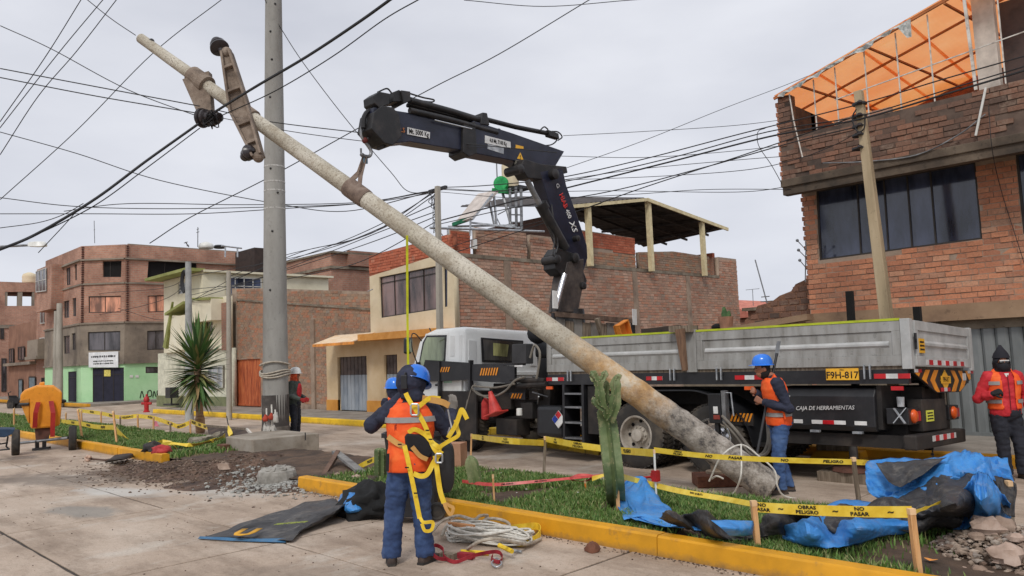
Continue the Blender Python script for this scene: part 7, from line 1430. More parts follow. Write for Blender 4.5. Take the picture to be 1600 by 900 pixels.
sheet('near_blue_lift', [[(-3.137,6.725,0.3),(-3.22,7.448,0.32),(-3.115,7.796,0.3),(-2.863,7.732,0.3)],[(-3.154,6.676,0.24),(-3.064,6.903,0.3),(-3.01,7.154,0.24),(-2.871,7.332,0.26)],[(-3.039,6.618,0.2),(-2.922,6.668,0.26),(-2.88,6.906,0.2),(-2.769,6.994,0.22)]], blue_m, TB, 7, .02, 4, seed=9)
sheet('near_dark_field', [[(-3.111,6.878,0.31),(-3.037,7.298,0.34),(-2.947,7.508,0.28),(-2.785,7.641,0.37),(-2.592,7.733,0.34),(-2.402,7.845,0.4),(-2.181,7.791,0.34)],[(-2.921,6.618,0.28),(-2.877,6.978,0.32),(-2.736,7.027,0.24),(-2.617,7.231,0.34),(-2.458,7.297,0.27),(-2.262,7.355,0.37),(-2.126,7.472,0.29)],[(-2.85,6.698,0.21),(-2.768,6.876,0.22),(-2.679,7.036,0.18),(-2.545,7.149,0.22),(-2.446,7.318,0.18),(-2.335,7.471,0.21),(-2.184,7.56,0.18)]], char_m, TB, 7, .04, 5, seed=11)
sheet('dark_ridge', [[(-2.949,8.0,0.26),(-2.735,8.1,0.377),(-2.512,8.15,0.487),(-2.297,8.2,0.582),(-2.134,8.2,0.606),(-1.98,8.2,0.583),(-1.854,8.1,0.505)],[(-2.701,7.6,0.315),(-2.519,7.7,0.365),(-2.325,7.7,0.509),(-2.143,7.7,0.515),(-2.012,7.8,0.579),(-1.895,7.8,0.501),(-1.818,7.9,0.416)],[(-2.413,7.344,0.3),(-2.201,7.153,0.4),(-1.91,6.677,0.6),(-2.046,7.579,0.4),(-1.874,7.4,0.5),(-1.87,7.742,0.36),(-1.826,7.934,0.3)],[(-2.392,7.487,0.2),(-2.236,7.494,0.24),(-2.091,7.438,0.3),(-2.104,7.904,0.2),(-1.981,7.869,0.26),(-1.932,8.023,0.2),(-1.855,8.076,0.2)]], char_m, TB, 7, .05, 5, seed=13)
sheet('blue_back', [[(-3.217,8.5,0.578),(-3.007,8.6,0.579),(-2.726,8.6,0.599),(-2.463,8.6,0.699),(-2.309,8.6,0.702),(-2.12,8.5,0.689),(-1.904,8.4,0.679)],[(-3.194,8.35,0.506),(-2.973,8.4,0.464),(-2.668,8.3,0.54),(-2.396,8.3,0.646),(-2.211,8.2,0.636),(-2.058,8.3,0.669),(-1.856,8.2,0.616)],[(-3.176,8.25,0.416),(-2.937,8.2,0.368),(-2.692,8.2,0.44),(-2.371,8.1,0.542),(-2.212,8.2,0.565),(-1.998,8.05,0.556),(-1.84,8.1,0.551)],[(-3.133,8.15,0.332),(-2.932,8.1,0.308),(-2.708,8.1,0.355),(-2.389,8.0,0.448),(-2.199,8.1,0.474),(-1.993,8.0,0.484),(-1.835,8.0,0.477)],[(-2.994,8.1,0.289),(-2.854,8.0,0.245),(-2.653,7.9,0.247),(-2.371,7.9,0.313),(-2.154,7.9,0.393),(-1.975,7.9,0.411),(-1.829,7.9,0.399)]], blue_m, TB, 7, .05, 5, seed=15)
sheet('dark_back', [[(-3.102,8.3,0.617),(-2.937,8.4,0.609),(-2.692,8.4,0.626),(-2.467,8.4,0.678)],[(-3.021,8.2,0.551),(-2.865,8.2,0.513),(-2.681,8.2,0.577),(-2.504,8.2,0.627)],[(-2.884,8.0,0.476),(-2.786,8.0,0.436),(-2.67,8.0,0.507),(-2.582,8.1,0.561)]], char_m, TB, 7, .02, 4, seed=17)
sheet('blue_front', [[(-2.328,7.799,0.3),(-2.073,7.35,0.541),(-2.005,7.5,0.654),(-1.947,7.55,0.684),(-1.882,7.55,0.657),(-1.805,7.5,0.544),(-1.739,7.5,0.446)],[(-2.246,7.676,0.24),(-2.138,7.684,0.34),(-1.906,7.15,0.556),(-1.818,7.05,0.551),(-1.777,7.15,0.569),(-1.816,7.536,0.4),(-1.818,7.81,0.3)],[(-2.25,7.635,0.18),(-2.143,7.659,0.2),(-2.005,7.497,0.3),(-2.007,7.753,0.2),(-1.913,7.665,0.26),(-1.878,7.774,0.18),(-1.817,7.758,0.18)]], blue_m, TB, 7, .04, 5, seed=19)
sheet('end_flap', [[(-1.947,7.9,0.637),(-1.868,7.9,0.633),(-1.795,7.9,0.583)],[(-1.87,7.7,0.535),(-1.807,7.7,0.487),(-1.766,7.75,0.429)],[(-1.781,7.5,0.389),(-1.747,7.5,0.351),(-1.735,7.6,0.314)]], char_m, TB, 6, .03, 4, seed=23)
TC = thing('charcoal_tarp', 'flat charcoal tarpaulin with yellow print spread on the road left of the foreground worker', 'tarpaulin', (-8.182,4.275,0.0))
fl = sheet('flat_sheet', [[(-8.529,3.556,0.02),(-8.16,3.889,0.02),(-7.533,4.057,0.02),(-7.681,4.175,0.03)],[(-8.606,3.892,0.03),(-8.273,4.246,0.05),(-7.747,4.309,0.05),(-7.888,4.491,0.04)],[(-8.91,4.533,0.04),(-8.252,4.553,0.12),(-7.855,4.649,0.1),(-8.078,4.951,0.05)],[(-9.186,5.162,0.03),(-8.274,4.901,0.14),(-7.908,4.934,0.16),(-8.489,5.436,0.06)],[(-9.39,5.66,0.03),(-8.711,5.438,0.1),(-8.388,5.372,0.12),(-8.75,5.701,0.03)]], char_m, TC, 7, .035, 5, seed=31)
sheet('blue_border', [[(-8.509,3.541,0.012),(-7.96,3.794,0.012),(-7.519,4.042,0.012)],[(-8.533,3.572,0.03),(-8.014,3.834,0.03),(-7.628,4.108,0.03)]], tarp_mat('dusty_blue_tarp', (60, 112, 150), (44, 90, 126)), TC, 5, .004, 2)
sheet('blue_mouth', [[(-8.454,5.228,0.02),(-8.11,5.19,0.02),(-8.039,5.416,0.02),(-7.991,5.616,0.03)],[(-8.405,5.245,0.1),(-7.856,5.073,0.15),(-7.86,5.297,0.12),(-7.986,5.615,0.1)],[(-8.87,5.519,0.12),(-8.239,5.279,0.25),(-8.022,5.32,0.28),(-8.226,5.692,0.22)]], blue_m, TC, 6, .03, 4, seed=33)
ft_ = text('printed_mark', 'U', V(*(-8.07,3.875,0.075)), (.75, .66, 0), (-.66, .75, 0), .42, mat('yellow_print', (214, 160, 50)), TC, ex=.004, squash=.8, bold=.05)
print_rows('printed_mark', V(*(-7.754,4.239,0.15)), (.9, .45, .1), (-.45, .9, 0), .4, .14, mat('green_print', (140, 150, 70)), TC, 1, 5, .004)
bagm = mat('black_jacket_cloth', (24, 25, 26), (16, 17, 18), (40, 40, 42), scale=4, rough=.9, bump=.6)
jb = crumple(V(*(-7.963,5.412,0.12)), .42, .3, .24, 26, 16, .35, 41, 2.4).build('black_jacket', bagm, None, smooth=80); jb.data.transform(Matrix.Translation(-V(*(-8.515,5.788,0.0)))); jb.location = (-8.515,5.788,0.0); tag(jb, 'crumpled black jacket heaped on the blue tarp mouth left of the foreground worker', 'jacket')

# --- wheelie bin
WBN = thing('wheelie_bin', 'black plastic wheelie bin with its lid hanging open, right behind the foreground worker', 'bin', (-7.318,5.588,-0.0))
b0, b1, b2 = V(*(-7.245,5.314,0.0)), V(*(-6.927,5.612,-0.0)), None; ux = (b1-b0).normalized(); uy = V(-ux.y, ux.x, 0); bl_, dp_ = .50, .38
def binring(z, k, r_=.05):
    c = (b0+b1)/2+uy*dp_/2+Z*z+V(0, 0, 0)-ux*.05; return [c+ux*x*k*bl_/2*1.0+uy*y*k*dp_/2 for x, y in ((-1, -.85), (-.85, -1), (.85, -1), (1, -.85), (1, .85), (.85, 1), (-.85, 1), (-1, .85))]
binm = mat('bin_plastic', (30, 31, 34), (24, 25, 28), (42, 43, 46), rough=.45, bump=.1)
MB().loft([binring(.08, .98), binring(.5, 1.12), binring(.98, 1.3)], caps=False).build('body', binm, WBN, smooth=30); MB().loft([binring(.98, 1.3), binring(.98, 1.42), binring(1.03, 1.42), binring(1.03, 1.3)], caps=False).build('rim', binm, WBN); MB().loft([binring(.085, .97), binring(.11, .97)]).build('floor', binm, WBN)
lidc = V(*(-5.483,4.507,0.873))
MB().loft([[lidc+(rt*cos(a)*abs(cos(a))**-.45*.105+up*sin(a)*abs(sin(a)+1e-6)**-.45*.235)*k+fwd*d for a in [2*pi*j/28+.01 for j in range(28)]] for k, d in ((.75, -.05), (.97, -.03), (1.0, 0), (1.0, .02))]).build('lid', binm, WBN, smooth=40)
wl = MB(); wl.lathe(V(*(-5.715,4.612,0.438)), [(.001, .03), (.04, .035), (.05, .03), (.07, .035), (.08, .02), (.08, -.03), (.001, -.03)], 24, (.7, -.7, 0)); wl.build('wheel', rubber, WBN, smooth=35)
MB().tube([lidc+up*.2, lidc+up*.25-rt*.1], .015, 6).build('hinge', binm, WBN)
# carton
ct = thing('carton', 'brown cardboard carton standing open on the grass behind the wheelie bin', 'box', (-9.27,7.85,0.12)); c0 = V(*(-9.41,7.99,0.12))
crt = mat('cardboard', (178, 134, 106), (160, 116, 90), (192, 150, 122), scale=3, bump=.2)
MB().box(c0+Z*.2, (.3, .3, .4), .5).build('body', crt, ct); MB().bar(c0+V(-.05, -.18, .4), c0+V(-.1, -.28, .5), .3, .008).build('flap', mat('cardboard_light', (214, 170, 146)), ct)

# --- rope and harness heap on the road
RPH = thing('rope_coil', 'big heap of coiled white rope on the road beside the foreground worker', 'rope', (-5.759,5.3,0.0))
c0 = V(*(-5.797,5.336,0.0)); ax_ = V(.8, -.1, 0).normalized(); 
rr_ = random.Random(12)
th0 = math.atan2(*reversed((V(*(-5.271,5.406,0.0))-V(*(-6.417,5.228,0.0))).to_2d()))
for k in range(34):
    big = k > 5; a0_ = rr_.uniform(.34, .50) if big else rr_.uniform(.15, .25); b0_ = rr_.uniform(.04, .15) if big else rr_.uniform(.1, .16); cc = c0+V(cos(th0), sin(th0), 0)*(rr_.uniform(-.06, .06) if big else -.3)+V(-sin(th0), cos(th0), 0)*rr_.uniform(-.07, .07)+Z*(.012+.0035*k); th_ = th0+rr_.uniform(-.13, .13); pts = []
    for j in range(15):
        a = 2*pi*j/14; x, y = cos(a)*a0_, sin(a)*b0_*(1-.35*cos(a)); pts.append(cc+V(x*cos(th_)-y*sin(th_), x*sin(th_)+y*cos(th_), .03*sin(a*2+k)+rr_.uniform(-.006, .006)+.02)); pts[-1].z = max(.012, pts[-1].z)
    MB().tube(cr(pts, 3), .0105, 5).build('rope_turn', rope_m, RPH)
greyr = MATS['grey_rope']
GR = thing('rope_coil', 'dirty grey thicker rope looping behind and over the white rope heap', 'rope', (-6.427,5.688,0.0))
for pts in ([(-6.503,5.18,0.05),(-6.604,5.387,0.1),(-6.534,5.556,0.14),(-6.165,5.459,0.16),(-6.104,5.496,0.2),(-6.219,5.711,0.15),(-6.101,5.507,0.12)], [(-5.971,5.282,0.1),(-6.051,5.537,0.16),(-5.857,5.555,0.18),(-5.81,5.635,0.12),(-5.79,5.556,0.06),(-5.92,5.456,0.1)], [(-6.243,5.086,0.05),(-6.422,5.324,0.1),(-6.296,5.484,0.12),(-6.023,5.599,0.1)], [(-5.601,4.867,0.06),(-5.277,4.741,0.2),(-5.141,4.85,0.22),(-5.294,5.328,0.06),(-5.426,5.691,0.02)]): MB().tube(cr(pts, 7), .016, 7).build('rope', greyr, GR)
YS = thing('safety_strap', 'wide yellow webbing loop lying at the right of the rope heap against the kerb', 'strap', (-5.728,5.818,0.0))
ylw = mat('yellow_webbing', (232, 196, 50), (208, 170, 36), (244, 216, 88), scale=9, bump=.5, bscale=120); 
MB().ribbon(cr([V(*p) for p in [(-5.887,5.698,0.06),(-5.623,5.623,0.12),(-5.635,5.851,0.09),(-5.501,5.773,0.07),(-5.384,5.564,0.05),(-5.414,5.405,0.04),(-5.584,5.398,0.03)]], 6), .07, (0, 0, 1), .005).build('webbing', ylw, YS, smooth=30)
for k, p in enumerate([(-5.641,4.821,0.04),(-5.337,5.033,0.1)]): MB().tube([V(*p), V(*p)+V(.2, -.03+.2*(k == 0), -.02)], .022, 8).build('thimble', ylw, YS)
MB().bar((-6.201,5.158,0.17), (-5.88,5.204,0.17), .05, .03).build('orange_grip', mat('tan_grip', (196, 138, 90)), YS)
RS = thing('safety_strap', 'dark red webbing lanyard with buckles on the road in front of the rope heap', 'strap', (-5.535,4.728,0.0))
rw = mat('red_webbing', (150, 34, 46), (120, 26, 36), (176, 60, 66), scale=9, bump=.5)
MB().ribbon(cr([V(*p) for p in [(-5.589,4.62,0.02),(-5.608,4.517,0.05),(-5.709,4.525,0.09),(-5.836,4.674,0.1),(-5.76,4.703,0.07),(-5.626,4.606,0.04),(-5.464,4.605,0.02),(-5.408,4.773,0.05),(-5.34,4.991,0.05),(-5.217,4.954,0.03),(-5.115,4.815,0.03),(-5.263,4.86,0.02),(-5.322,4.933,0.03)]], 6), .035, (.2, 0, 1), .005).build('webbing', rw, RS, smooth=30)
MB().box(V(*(-5.526,4.784,0.03)), (.16, .06, .05), .3).build('red_pad', rw, RS); MB().box(V(*(-5.663,4.683,0.03)), (.16, .09, .05), .2).build('timber_grip', wood_old, RS); MB().tube(cr([V(*p) for p in [(-5.233,4.889,0.03),(-5.168,4.771,0.02),(-5.04,4.712,0.02),(-5.066,4.8,0.03),(-5.223,4.896,0.03)]], 4), .008, 6).build('buckle', galv, RS); MB().tube([(-5.394,5.167,0.03), (-5.231,5.218,0.02)], .014, 6).build('spike', galv, RS)

# --- cement mixer, wheelbarrow, shovel, motorbike, hydrant
mxo = mat('mixer_orange', (222, 142, 30), (204, 124, 22), (230, 156, 50), scale=2, rough=.45, bump=.15, spots=.2); mred = mat('mixer_red', (172, 40, 34), (150, 32, 30), rough=.5)
def deep(pts, d0, d1): return MB().prism([V(*p)+mfw*d0 for p in pts], mfw*(d1-d0))
mfw = V(*(-21.53,5.21,0.0)); mfw.z = 0; mfw.normalize(); mrt = mfw.cross(Z)
MX = thing('cement_mixer', 'orange towable hopper mixer with red struts on two black wheels at the left', 'mixer', (-21.53,5.21,0.0)); mc = dict({'a': (-21.99,4.89,1.49),'b': (-21.76,5.11,1.6),'c': (-21.47,5.4,1.58),'d': (-21.34,5.55,1.42),'e': (-21.39,5.55,0.98),'f': (-21.45,5.54,0.6),'g': (-21.59,5.41,0.55),'h': (-21.96,5.03,0.54),'i': (-21.98,4.98,0.85),'j': (-22.08,4.83,1.21),'k': (-22.07,4.82,1.39)})
deep([mc[k] for k in 'abcdefghijk'][::-1], -.1, .9).build('hopper', mxo, MX, bevel=.05)
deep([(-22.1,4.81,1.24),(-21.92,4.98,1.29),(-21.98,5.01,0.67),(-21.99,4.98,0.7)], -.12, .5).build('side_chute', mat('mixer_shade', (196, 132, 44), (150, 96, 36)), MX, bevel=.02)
deep([(-21.72,5.14,1.66),(-21.62,5.24,1.68),(-21.63,5.24,1.53),(-21.73,5.14,1.53)], .2, .4).build('top_knob', mxo, MX, bevel=.03)
for pts in ([(-21.6,5.1,1.19),(-21.61,5.05,0.94),(-21.72,5.06,0.58)], [(-21.38,5.32,1.2),(-21.31,5.35,0.92),(-21.38,5.36,0.34)]): MB().ribbon([V(*p) for p in pts], .1, tuple(mrt), .05).build('red_strut', mred, MX)
deep([(-21.9,5.1,0.55),(-21.61,5.39,0.53),(-21.68,5.35,0.24),(-21.9,5.13,0.22)], .0, .6).build('motor_box', mat('dark_red_brown', (90, 56, 44), (60, 42, 36)), MX, bevel=.02)
MB().tube([(-22.17,4.86,0.2), (-21.34,5.69,0.28)], .035, 8).build('axle', steel_grey, MX); MB().tube([(-21.99,4.79,1.15), (-21.82,4.96,1.15)], .04, 6).build('crank', steel_black, MX); MB().ell((-21.46,5.6,1.18), (.08, .08, .05)).build('pulley', steel_black, MX)
for a, b in (((-21.88,5.15,0.25), (-21.9,5.16,0.06)), ((-21.76,5.28,0.24), (-21.77,5.28,0.05)), ((-21.97,5.09,0.03), (-21.67,5.38,0.06))): MB().bar(a, b, .08, .06).build('foot_bar', steel_black, MX)
for c_, r_ in (((-21.31,4.58,0.28), .31), ((-21.15,5.74,0.27), .31)): wt = MB().lathe(c_, [(.001, .06), (r_*.5, .06), (r_*.6, .07), (r_*.92, .08), (r_, .05), (r_, -.05), (r_*.92, -.08), (r_*.5, -.08), (.001, -.06)], 28, tuple(mrt)); wt.build('wheel', rubber, MX, smooth=35)
WH = thing('wheelbarrow', 'blue steel wheelbarrow tray cut by the left picture edge', 'wheelbarrow', (-20.81,4.19,0.0))
deep([(-20.33,3.8,0.74),(-19.88,4.26,0.7),(-19.93,4.22,0.59),(-20.05,4.11,0.53),(-20.31,3.85,0.55)], -.3, .4).build('tray', mat('dark_blue_paint', (38, 60, 84), (28, 46, 66)), WH, bevel=.02)
for pts in ([(-20.01,4.15,0.53),(-20.05,4.13,0.31),(-20.02,4.18,0.25)], [(-20.21,3.95,0.54),(-20.15,4.03,0.37),(-20.03,4.15,0.39)]): MB().tube([V(*p) for p in pts], .02, 6).build('leg', steel_black, WH)
MB().tube([(-20.14,3.91,0.24), (-19.89,4.16,0.26)], .02, 6).build('foot_rail', steel_black, WH); MB().lathe((-20.37,3.81,0.3), [(.001, .05), (.2, .05), (.22, 0), (.2, -.05), (.001, -.05)], 20, tuple(mrt)).build('wheel', rubber, WH)
SH = thing('shovel', 'shovel with pale round grip and dark blade lying by the left kerb', 'shovel', (-17.87,5.55,0.0))
MB().tube([(-17.93,5.22,0.05),(-17.43,5.35,0.04),(-17.36,5.41,0.05)], .022, 7).build('handle', mat('dark_handle', (84, 64, 54)), SH); MB().tube(cr([V(*p) for p in [(-17.94,5.21,0.05),(-17.95,5.15,0.03),(-18.32,5.23,0.05),(-17.81,5.13,0.12),(-17.99,5.23,0.07),(-17.94,5.21,0.05)]], 4), .03, 6).build('grip', mat('pale_grip', (206, 176, 156)), SH)
sheet('blade', [[(-17.29,5.29,0.03),(-17.0,5.3,0.1),(-17.46,5.54,0.12)],[(-17.18,5.33,0.02),(-16.36,5.25,0.16),(-17.28,5.8,0.14)],[(-17.19,5.43,0.02),(-16.37,5.37,0.12),(-17.51,5.94,0.03)]], mat('dark_blade', (52, 42, 38), (36, 30, 28)), SH, 4, .01, 1)
MO = thing('motorbike', 'dark motorbike parked far off at the left by the yellow kerb', 'motorbike', (-52.95,11.2,0.0))
for x, r_ in ((17, .33), (30, .3)): c0 = dict({17: (-51.81,10.86,0.23),30: (-51.5,11.17,0.17)})[x]; MB().lathe(c0, [(r_*.6, -.05), (r_, -.05), (r_, .05), (r_*.6, .05)], 18, (.3, -1, 0)).build('tyre', rubber, MO); MB().lathe(c0, [(.001, -.02), (r_*.6, -.02), (r_*.6, .02), (.001, .02)], 14, (.3, -1, 0)).build('rim', white_paint, MO)
deep([(-51.87,10.74,0.67),(-51.7,10.93,0.63),(-51.51,11.11,0.69),(-51.43,11.22,0.43),(-51.52,11.15,0.25),(-51.78,10.88,0.3)], -.15, .15).build('body', steel_black, MO, bevel=.03); deep([(-51.84,10.77,0.74),(-51.53,11.08,0.73),(-51.54,11.08,0.62),(-51.85,10.77,0.63)], -.15, .15).build('seat', bagm, MO); MB().tube([(-51.82,10.83,0.38), (-51.85,10.73,0.89), (-51.74,10.84,0.96)], .03, 5).build('handlebar', steel_black, MO)
HY = thing('fire_hydrant', 'small red fire hydrant on the far kerb corner', 'hydrant', (-32.96,11.65,0.14))
hc = V(*(-33.46,11.82,0.14)); MB().lathe(hc, [(.13, 0), (.13, .04), (.09, .06), (.09, .45), (.12, .47), (.12, .52), (.09, .6), (.04, .66), (.03, .7)], 14).build('barrel', red_paint, HY, smooth=35)
for sg in (-1, 1): MB().tube([hc+Z*.36, hc+Z*.36+rt*.2*sg], .06, 10).build('outlet', red_paint, HY)
MB().ell(hc+Z*.7, (.04, .04, .05)).build('cap', red_paint, HY)
RB2 = thing('red_rag', 'small pinkish rag tied on a stake in the back row left of the palm', 'rag', (-22.68,8.26,0.1)); sheet('cloth', [[(-25.16,9.1,0.27),(-24.84,9.1,0.28)],[(-24.88,9.0,0.17),(-24.41,9.0,0.11)],[(-24.72,9.0,0.1),(-24.36,9.0,-0.04)]], mat('pink_cloth', (176, 96, 108), (140, 64, 80)), RB2, 4, .02, 2)

# --- yucca palm
YU = thing('yucca', 'spiky dark green yucca with a bare tan trunk between the stakes and the grey pole', 'tree', (-21.36,8.97,0.12))
yb = V(*(-22.23,9.34,0.05)); yt = V(*(-21.52,8.97,1.28))
MB().tube(cr([yb, yb.lerp(yt, .5)+V(.03, 0, 0), yt, yt+Z*.9], 5), [.13]*4+[.10]*12, 12).build('trunk', mat('yucca_trunk', (150, 122, 96), (112, 90, 72), (176, 150, 122), scale=4, stretch=(1, 1, 5), bump=1), YU, smooth=40)
yl = leaf_mat('yucca_leaf', [(48, 76, 38), (68, 102, 50), (90, 126, 62), (56, 90, 46), (134, 140, 86), (150, 124, 84)]); Ly = []; rr_ = random.Random(5)
def blade(c, d, L_, w0_, droop, m=None):
    d = d.normalized(); s_ = d.cross(Z); s_ = (s_ if s_.length > .05 else V(1, 0, 0)).normalized(); n_ = s_.cross(d); P = []
    for i in range(5):
        k = i/4; p = c+d*L_*k-Z*droop*k*k; w_ = w0_*(.7+.5*min(1, k*3))*(1-k**2.2)+.002; P.append((p, w_))
    vs = []; 
    for p, w_ in P: vs += [p-s_*w_, p+n_*w_*-.35, p+s_*w_]
    return vs
me_list = []
for k in range(250):
    h_ = rr_.random(); el = radians(-62+148*h_+rr_.uniform(-10, 10)); az = rr_.uniform(0, 6.28); c = yt+Z*(.1+.85*h_); L_ = (.82+.42*max(0, sin(el)))*rr_.uniform(.85, 1.1)
    vs = blade(c, V(cos(az)*cos(el), sin(az)*cos(el), sin(el)), L_, .05, .03+.10*max(0, cos(el))); me = bpy.data.meshes.new('leaf'); fs_ = []
    for i in range(4):
        for j in (0, 1): a_ = i*3+j; fs_.append((a_, a_+1, a_+4, a_+3))
    me.from_pydata([tuple(v-wpos(YU)) for v in vs], [], fs_); me.materials.append(yl); o = bpy.data.objects.new('leaf', me); COL.objects.link(o); o.parent = YU
# --- cacti
cac = NT('cactus_skin'); a = cac.ramp(cac.noise(3, 6, .65), (.3, (64, 80, 50)), (.5, (98, 116, 72)), (.7, (140, 148, 108))); a = cac.mix(cac.math('MULTIPLY', cac.ramp(cac.noise(8, 8, .75), (.55, (0, 0, 0)), (.62, (1, 1, 1))), .5), a, (150, 146, 110)); cac.base(a); cac.set(Roughness=.55); cac.bump(cac.noise(30, 4, .6), .3, .005); cac_m = cac.m
def cstem(pts, rs, par, ribs=6, name='stem'):
    pts = [Vector(p) for p in pts]; n = ribs*4; mb = MB(); R_ = []; u = V(1, 0, 0)
    for i, p in enumerate(pts):
        d = (pts[min(i+1, len(pts)-1)]-pts[max(i-1, 0)]).normalized(); u = (u-d*u.dot(d)).normalized(); v_ = d.cross(u)
        R_.append([p+(u*cos(2*pi*j/n)+v_*sin(2*pi*j/n))*rs[i]*(1+.34*(1-2*abs(sin(ribs*pi*j/n)))) for j in range(n)])
    o = mb.loft(R_).build(name, cac_m, par, smooth=60); sp = MB()
    for i in range(1, len(pts)-1, 2):
        for r_ in range(ribs): p = Vector(R_[i][r_*4]); sp.ell(p, (.005, .005, .005), 5, 3)
    q = sp.build('spines', mat('spine_pads', (170, 160, 124)), o); stuff(q); return o
CA = thing('column_cactus', 'tall ribbed green cactus with a knobbly branching top in the middle of the island', 'cactus', (-5.816,7.375,0.12))
dC = 9.139346396745218
main = cr([V(*p) for p in [(-5.591,7.137,0.05),(-5.256,6.702,0.457),(-5.285,6.7,0.811),(-5.314,6.712,1.049),(-5.318,6.686,1.225),(-5.343,6.71,1.397)]], 6); n_ = len(main)
cstem(main, [.088*(1-.2*max(0, i/n_-.45)/.55)*(1 if i < n_-7 else (.88, .76, .64, .5, .38, .25, .12)[i-n_+7]) for i in range(n_)], CA, 6)
for pts, r0_ in (([(-5.287,6.654,1.159),(-5.274,6.574,1.337),(-5.276,6.554,1.476),(-5.275,6.541,1.593)], .042), ([(-5.272,6.675,1.116),(-5.186,6.675,1.228),(-5.154,6.683,1.42),(-5.149,6.668,1.586)], .048), ([(-5.311,6.684,1.294),(-5.292,6.684,1.447),(-5.297,6.665,1.56)], .036), ([(-5.264,6.597,1.233),(-5.285,6.497,1.295),(-5.307,6.465,1.378)], .026), ([(-5.273,6.553,1.51),(-5.3,6.516,1.595),(-5.329,6.48,1.652)], .034), ([(-5.267,6.558,1.524),(-5.231,6.585,1.591),(-5.211,6.597,1.652)], .03), ([(-5.156,6.671,1.503),(-5.126,6.693,1.571),(-5.122,6.692,1.612)], .028)):
    q = cr([V(*p) for p in pts], 5); cstem(q, [r0_*(1+.12*sin(i*1.1))*(1 if i < len(q)-3 else (.85, .6, .25)[i-len(q)+3]) for i in range(len(q))], CA, 5, 'branch')
MB().ell((-5.384,6.575,1.579), (.03, .025, .05), 8, 6).build('bud', mat('pale_bud', (176, 190, 140)), CA)
o = thing('small_cactus', 'short ribbed cactus column in the grass left of the wheelie bin', 'cactus', (-10.21,7.08,0.12)); q = cr([V(*p) for p in [(-8.134,5.672,0.436),(-8.119,5.667,0.595),(-8.108,5.663,0.723),(-8.103,5.661,0.77)]], 4); cstem(q, [.06]*(len(q)-3)+[.055, .04, .015], o, 7)
o = thing('small_cactus', 'leaning flat cactus pad column right of the wheelie bin', 'cactus', (-8.37,7.47,0.12)); q = cr([V(*p) for p in [(-6.693,5.977,0.437),(-6.704,5.945,0.599),(-6.713,5.92,0.732)]], 4); cstem(q, [.06]*(len(q)-3)+[.055, .04, .015], o, 6)
# ---------------------------------------------------------------- people
cloth_n = {}
def cloth(n, c, c2=None, c3=None, rough=.85): return mat(n, c, c2, c3, scale=5, rough=rough, bump=.35, bscale=70)
navyc = cloth('navy_jacket_cloth', (34, 38, 56), (24, 28, 42), (50, 54, 74)); jean = cloth('denim', (60, 88, 132), (38, 58, 98), (84, 110, 152)); jean_d = cloth('dark_denim', (50, 72, 112), (38, 54, 88), (78, 100, 140))
vestm = cloth('orange_vest', (244, 92, 28), (226, 76, 20), (250, 116, 48), .7); grey_st = mat('reflective_grey', (150, 148, 146), (120, 118, 116), rough=.4); redc = cloth('red_jacket_cloth', (192, 38, 48), (160, 28, 38), (210, 62, 68)); blackc = cloth('black_trousers', (34, 36, 46), (26, 28, 36), (48, 50, 60))
skin = mat('skin', (150, 100, 76), (136, 88, 66), (164, 114, 90), rough=.55, bump=.1); boot = mat('boot_leather', (66, 54, 48), (48, 40, 36), (90, 76, 66), scale=8, rough=.7); helm_b = mat('blue_helmet', (36, 116, 216), (30, 104, 204), rough=.28, bump=0, coat=.3); helm_w = mat('white_helmet', (224, 224, 220), rough=.3, bump=0)
glove_g = cloth('grey_glove', (128, 122, 114), (98, 94, 88), (160, 152, 142)); hairm = mat('dark_hair', (26, 22, 20), bump=.5); greenj = cloth('grey_green_jacket', (70, 78, 72), (54, 60, 56), (92, 98, 92))
def fuse(mb, name, m, par, vox=.014, fold=.0, ff=9.0, cut=None, sm=2):
    me = mb.mesh(name, wpos(par)); o = bpy.data.objects.new(name, me); COL.objects.link(o)
    r_ = o.modifiers.new('r', 'REMESH'); r_.mode = 'VOXEL'; r_.voxel_size = vox
    s_ = o.modifiers.new('s', 'SMOOTH'); s_.iterations = sm; s_.factor = .5
    dg = bpy.context.evaluated_depsgraph_get(); m2 = bpy.data.meshes.new_from_object(o.evaluated_get(dg)); bpy.data.objects.remove(o)
    bm = bmesh.new(); bm.from_mesh(m2); off = wpos(par)
    if cut: bmesh.ops.delete(bm, geom=[f for f in bm.faces if cut(f.calc_center_median()+off)], context='FACES')
    if fold:
        bm.normal_update()
        for v in bm.verts:
            q = v.co*ff; v.co += v.normal*fold*(noise.noise(Vector((q.x, q.y, q.z*1.9)))+.7*(1-2*abs(noise.noise(Vector((q.x*1.3+3, q.y*1.3, q.z*2.6))))))
    bm.to_mesh(m2); bm.free(); m2.materials.clear(); m2.materials.append(m); m2.polygons.foreach_set('use_smooth', [True]*len(m2.polygons)); m2.name = name
    o = bpy.data.objects.new(name, m2); COL.objects.link(o); o.parent = par
    if cut: q = o.modifiers.new('t', 'SOLIDIFY'); q.thickness = .008
    return o
